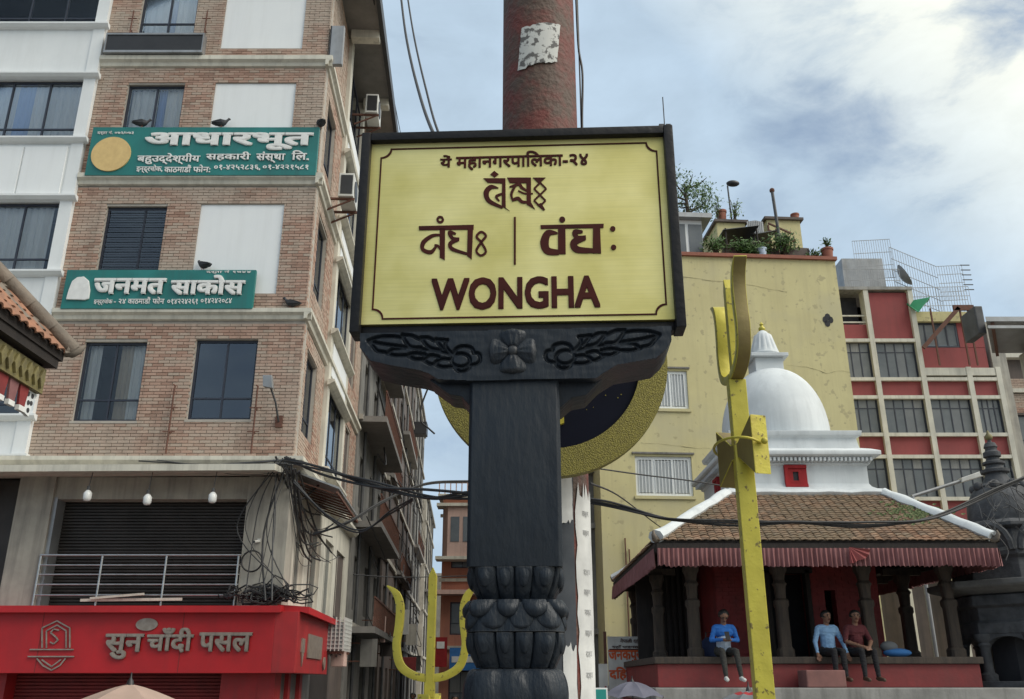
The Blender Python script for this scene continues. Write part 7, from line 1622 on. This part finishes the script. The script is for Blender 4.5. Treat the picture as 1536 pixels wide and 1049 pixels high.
# cable nest at the brick corner
m = MB(); q = random.Random(9)
def corner_pt(): return at(q.gauss(425, 16), q.uniform(690, 760), 17.35)
for k in range(38):
    a = at(q.gauss(428, 12), q.uniform(684, 712), q.uniform(17.0, 17.5)); kind = q.random()
    if kind < .22: e = at(q.uniform(345, 470), q.uniform(865, 905), q.uniform(17.1, 17.45)); c = at(q.gauss(405, 22), q.uniform(760, 830), 17.3)
    elif kind < .75: e = TS @ Vector((q.uniform(.1, .5), q.uniform(.8, 6), q.uniform(4.2, 5.9))); c = (a+e)/2+Vector((0, 0, -q.uniform(.1, .9)))
    else: e = at(q.uniform(40, 380), q.uniform(690, 706), FY-.3); c = (a+e)/2+Vector((0, 0, -q.uniform(.0, .12)))
    m.cur = k % 3 == 0; m.tube(bez([a, c, e], 8), q.uniform(.006, .022), 5)
tag(m.build('cable_nest', [MAT['cable'], MAT['cable_grey']]), 'tangled mass of black cables spilling down the brick corner', 'cable', kind='stuff')
m = MB()
for k in range(46):
    p = at(min(452, q.gauss(408, 30)), 906-abs(q.gauss(0, 9)), FY-.1-q.random()*.3); r_ = q.uniform(.04, .17); ph = q.uniform(0, 6.28); m.tube([p+Vector((r_*math.cos(ph+j*.7)*1.5+q.gauss(0, .03), .1*math.sin(j), r_*.7*math.sin(ph+j*.7)+.08+q.gauss(0, .03))) for j in range(10)], q.uniform(.008, .022), 5)
for k in range(26):
    a_ = q.uniform(0, 6.28); p = at(378, 842, FY-.08); m.tube([p+Vector((.2*math.cos(a_+j*.6), -.02*q.random(), .2*math.sin(a_+j*.6))) for j in range(9)], .012, 4)
tag(m.build('cable_coil', MAT['cable']), 'coiled black cables heaped on top of the red fascia', 'cable', kind='stuff')
p = TS @ Vector((.45, 3.9, 2.3)); t = thing('meter_box', 'small pink meter box among wires at the end of the fascia', 'box', p); MB().box(0, .3, 0, .4, 0, .75).build('casing', MAT['pale_pink'], t, bevel=.02); m = MB(); [m.tube(bez([(q.uniform(-.4, .1), q.uniform(-.4, .3), .6+q.random()*.5), (q.uniform(-.3, .3), q.uniform(-.3, .3), .5), (q.uniform(-.4, .4), q.uniform(-.4, .4), .1+q.random()*.5)], 6), .015, 4) for _ in range(26)]; m.build('wires', MAT['cable_grey'], t)
# street lamp arm behind the temple
p = at(1368, 745, 24.0); t = thing('street_lamp', 'grey lamp arm reaching over the temple roof on the right', 'lamp', (p.x, 24.0, 0)); e = at(1440, 722, 24.0)-Vector((p.x, 24.0, 0)); m = MB(); m.tube([(0, 0, 0), (0, 0, p.z)], .06, 8); m.tube([(0, 0, p.z), e], .045, 8); m.build('post', MAT['galv'], t, smooth=60); d_ = (e-Vector((0, 0, p.z))).normalized(); m = MB(); m.hexa([e+Vector((0, -.1, -.05)), e+Vector((0, .1, -.05)), e+Vector((0, .1, .07)), e+Vector((0, -.1, .07))], [e+d_*.75+Vector((0, -.12, -.06)), e+d_*.75+Vector((0, .12, -.06)), e+d_*.75+Vector((0, .12, .09)), e+d_*.75+Vector((0, -.12, .09))]); m.build('lamp_head', MAT['ac_white'], t, bevel=.02)
# far mast above the board's right corner
p = at(997, 190, 40); t = thing('radio_mast', 'thin far radio mast above the board corner', 'mast', (p.x, 40, 0)); top_ = at(996, 146, 40).z; m = MB(); m.tube([(0, 0, 0), (0, 0, top_)], .03, 5); m.build('mast', MAT['cable_grey'], t); m = MB(); m.box(.08, .3, -.1, .1, p.z-.9, p.z-.45); m.box(-.3, -.05, -.1, .1, p.z-.2, p.z+.1); m.box(.05, .3, -.1, .1, p.z-.2, p.z+.1); m.build('antenna_box', MAT['cable_grey'], t)
MB().box(-4, 4, 0, 5, 0, 15.5).build('base_house', MAT['old_grey'], t)

# ---------------------------------------------------------------- put each origin at the thing's own base
bpy.context.view_layer.update()
for o in list(sc.objects):
    if o.type == 'EMPTY' and o.parent is None and o.location.length < 1e-6 and o.rotation_euler.z == 0:
        pts = [c.matrix_world @ Vector(b) for c in o.children if c.type == 'MESH' for b in c.bound_box]
        b = Vector(((min(p.x for p in pts)+max(p.x for p in pts))/2, (min(p.y for p in pts)+max(p.y for p in pts))/2, min(p.z for p in pts)))
        o.location = b
        for c in o.children: c.matrix_basis = Matrix.Translation(-b) @ c.matrix_basis
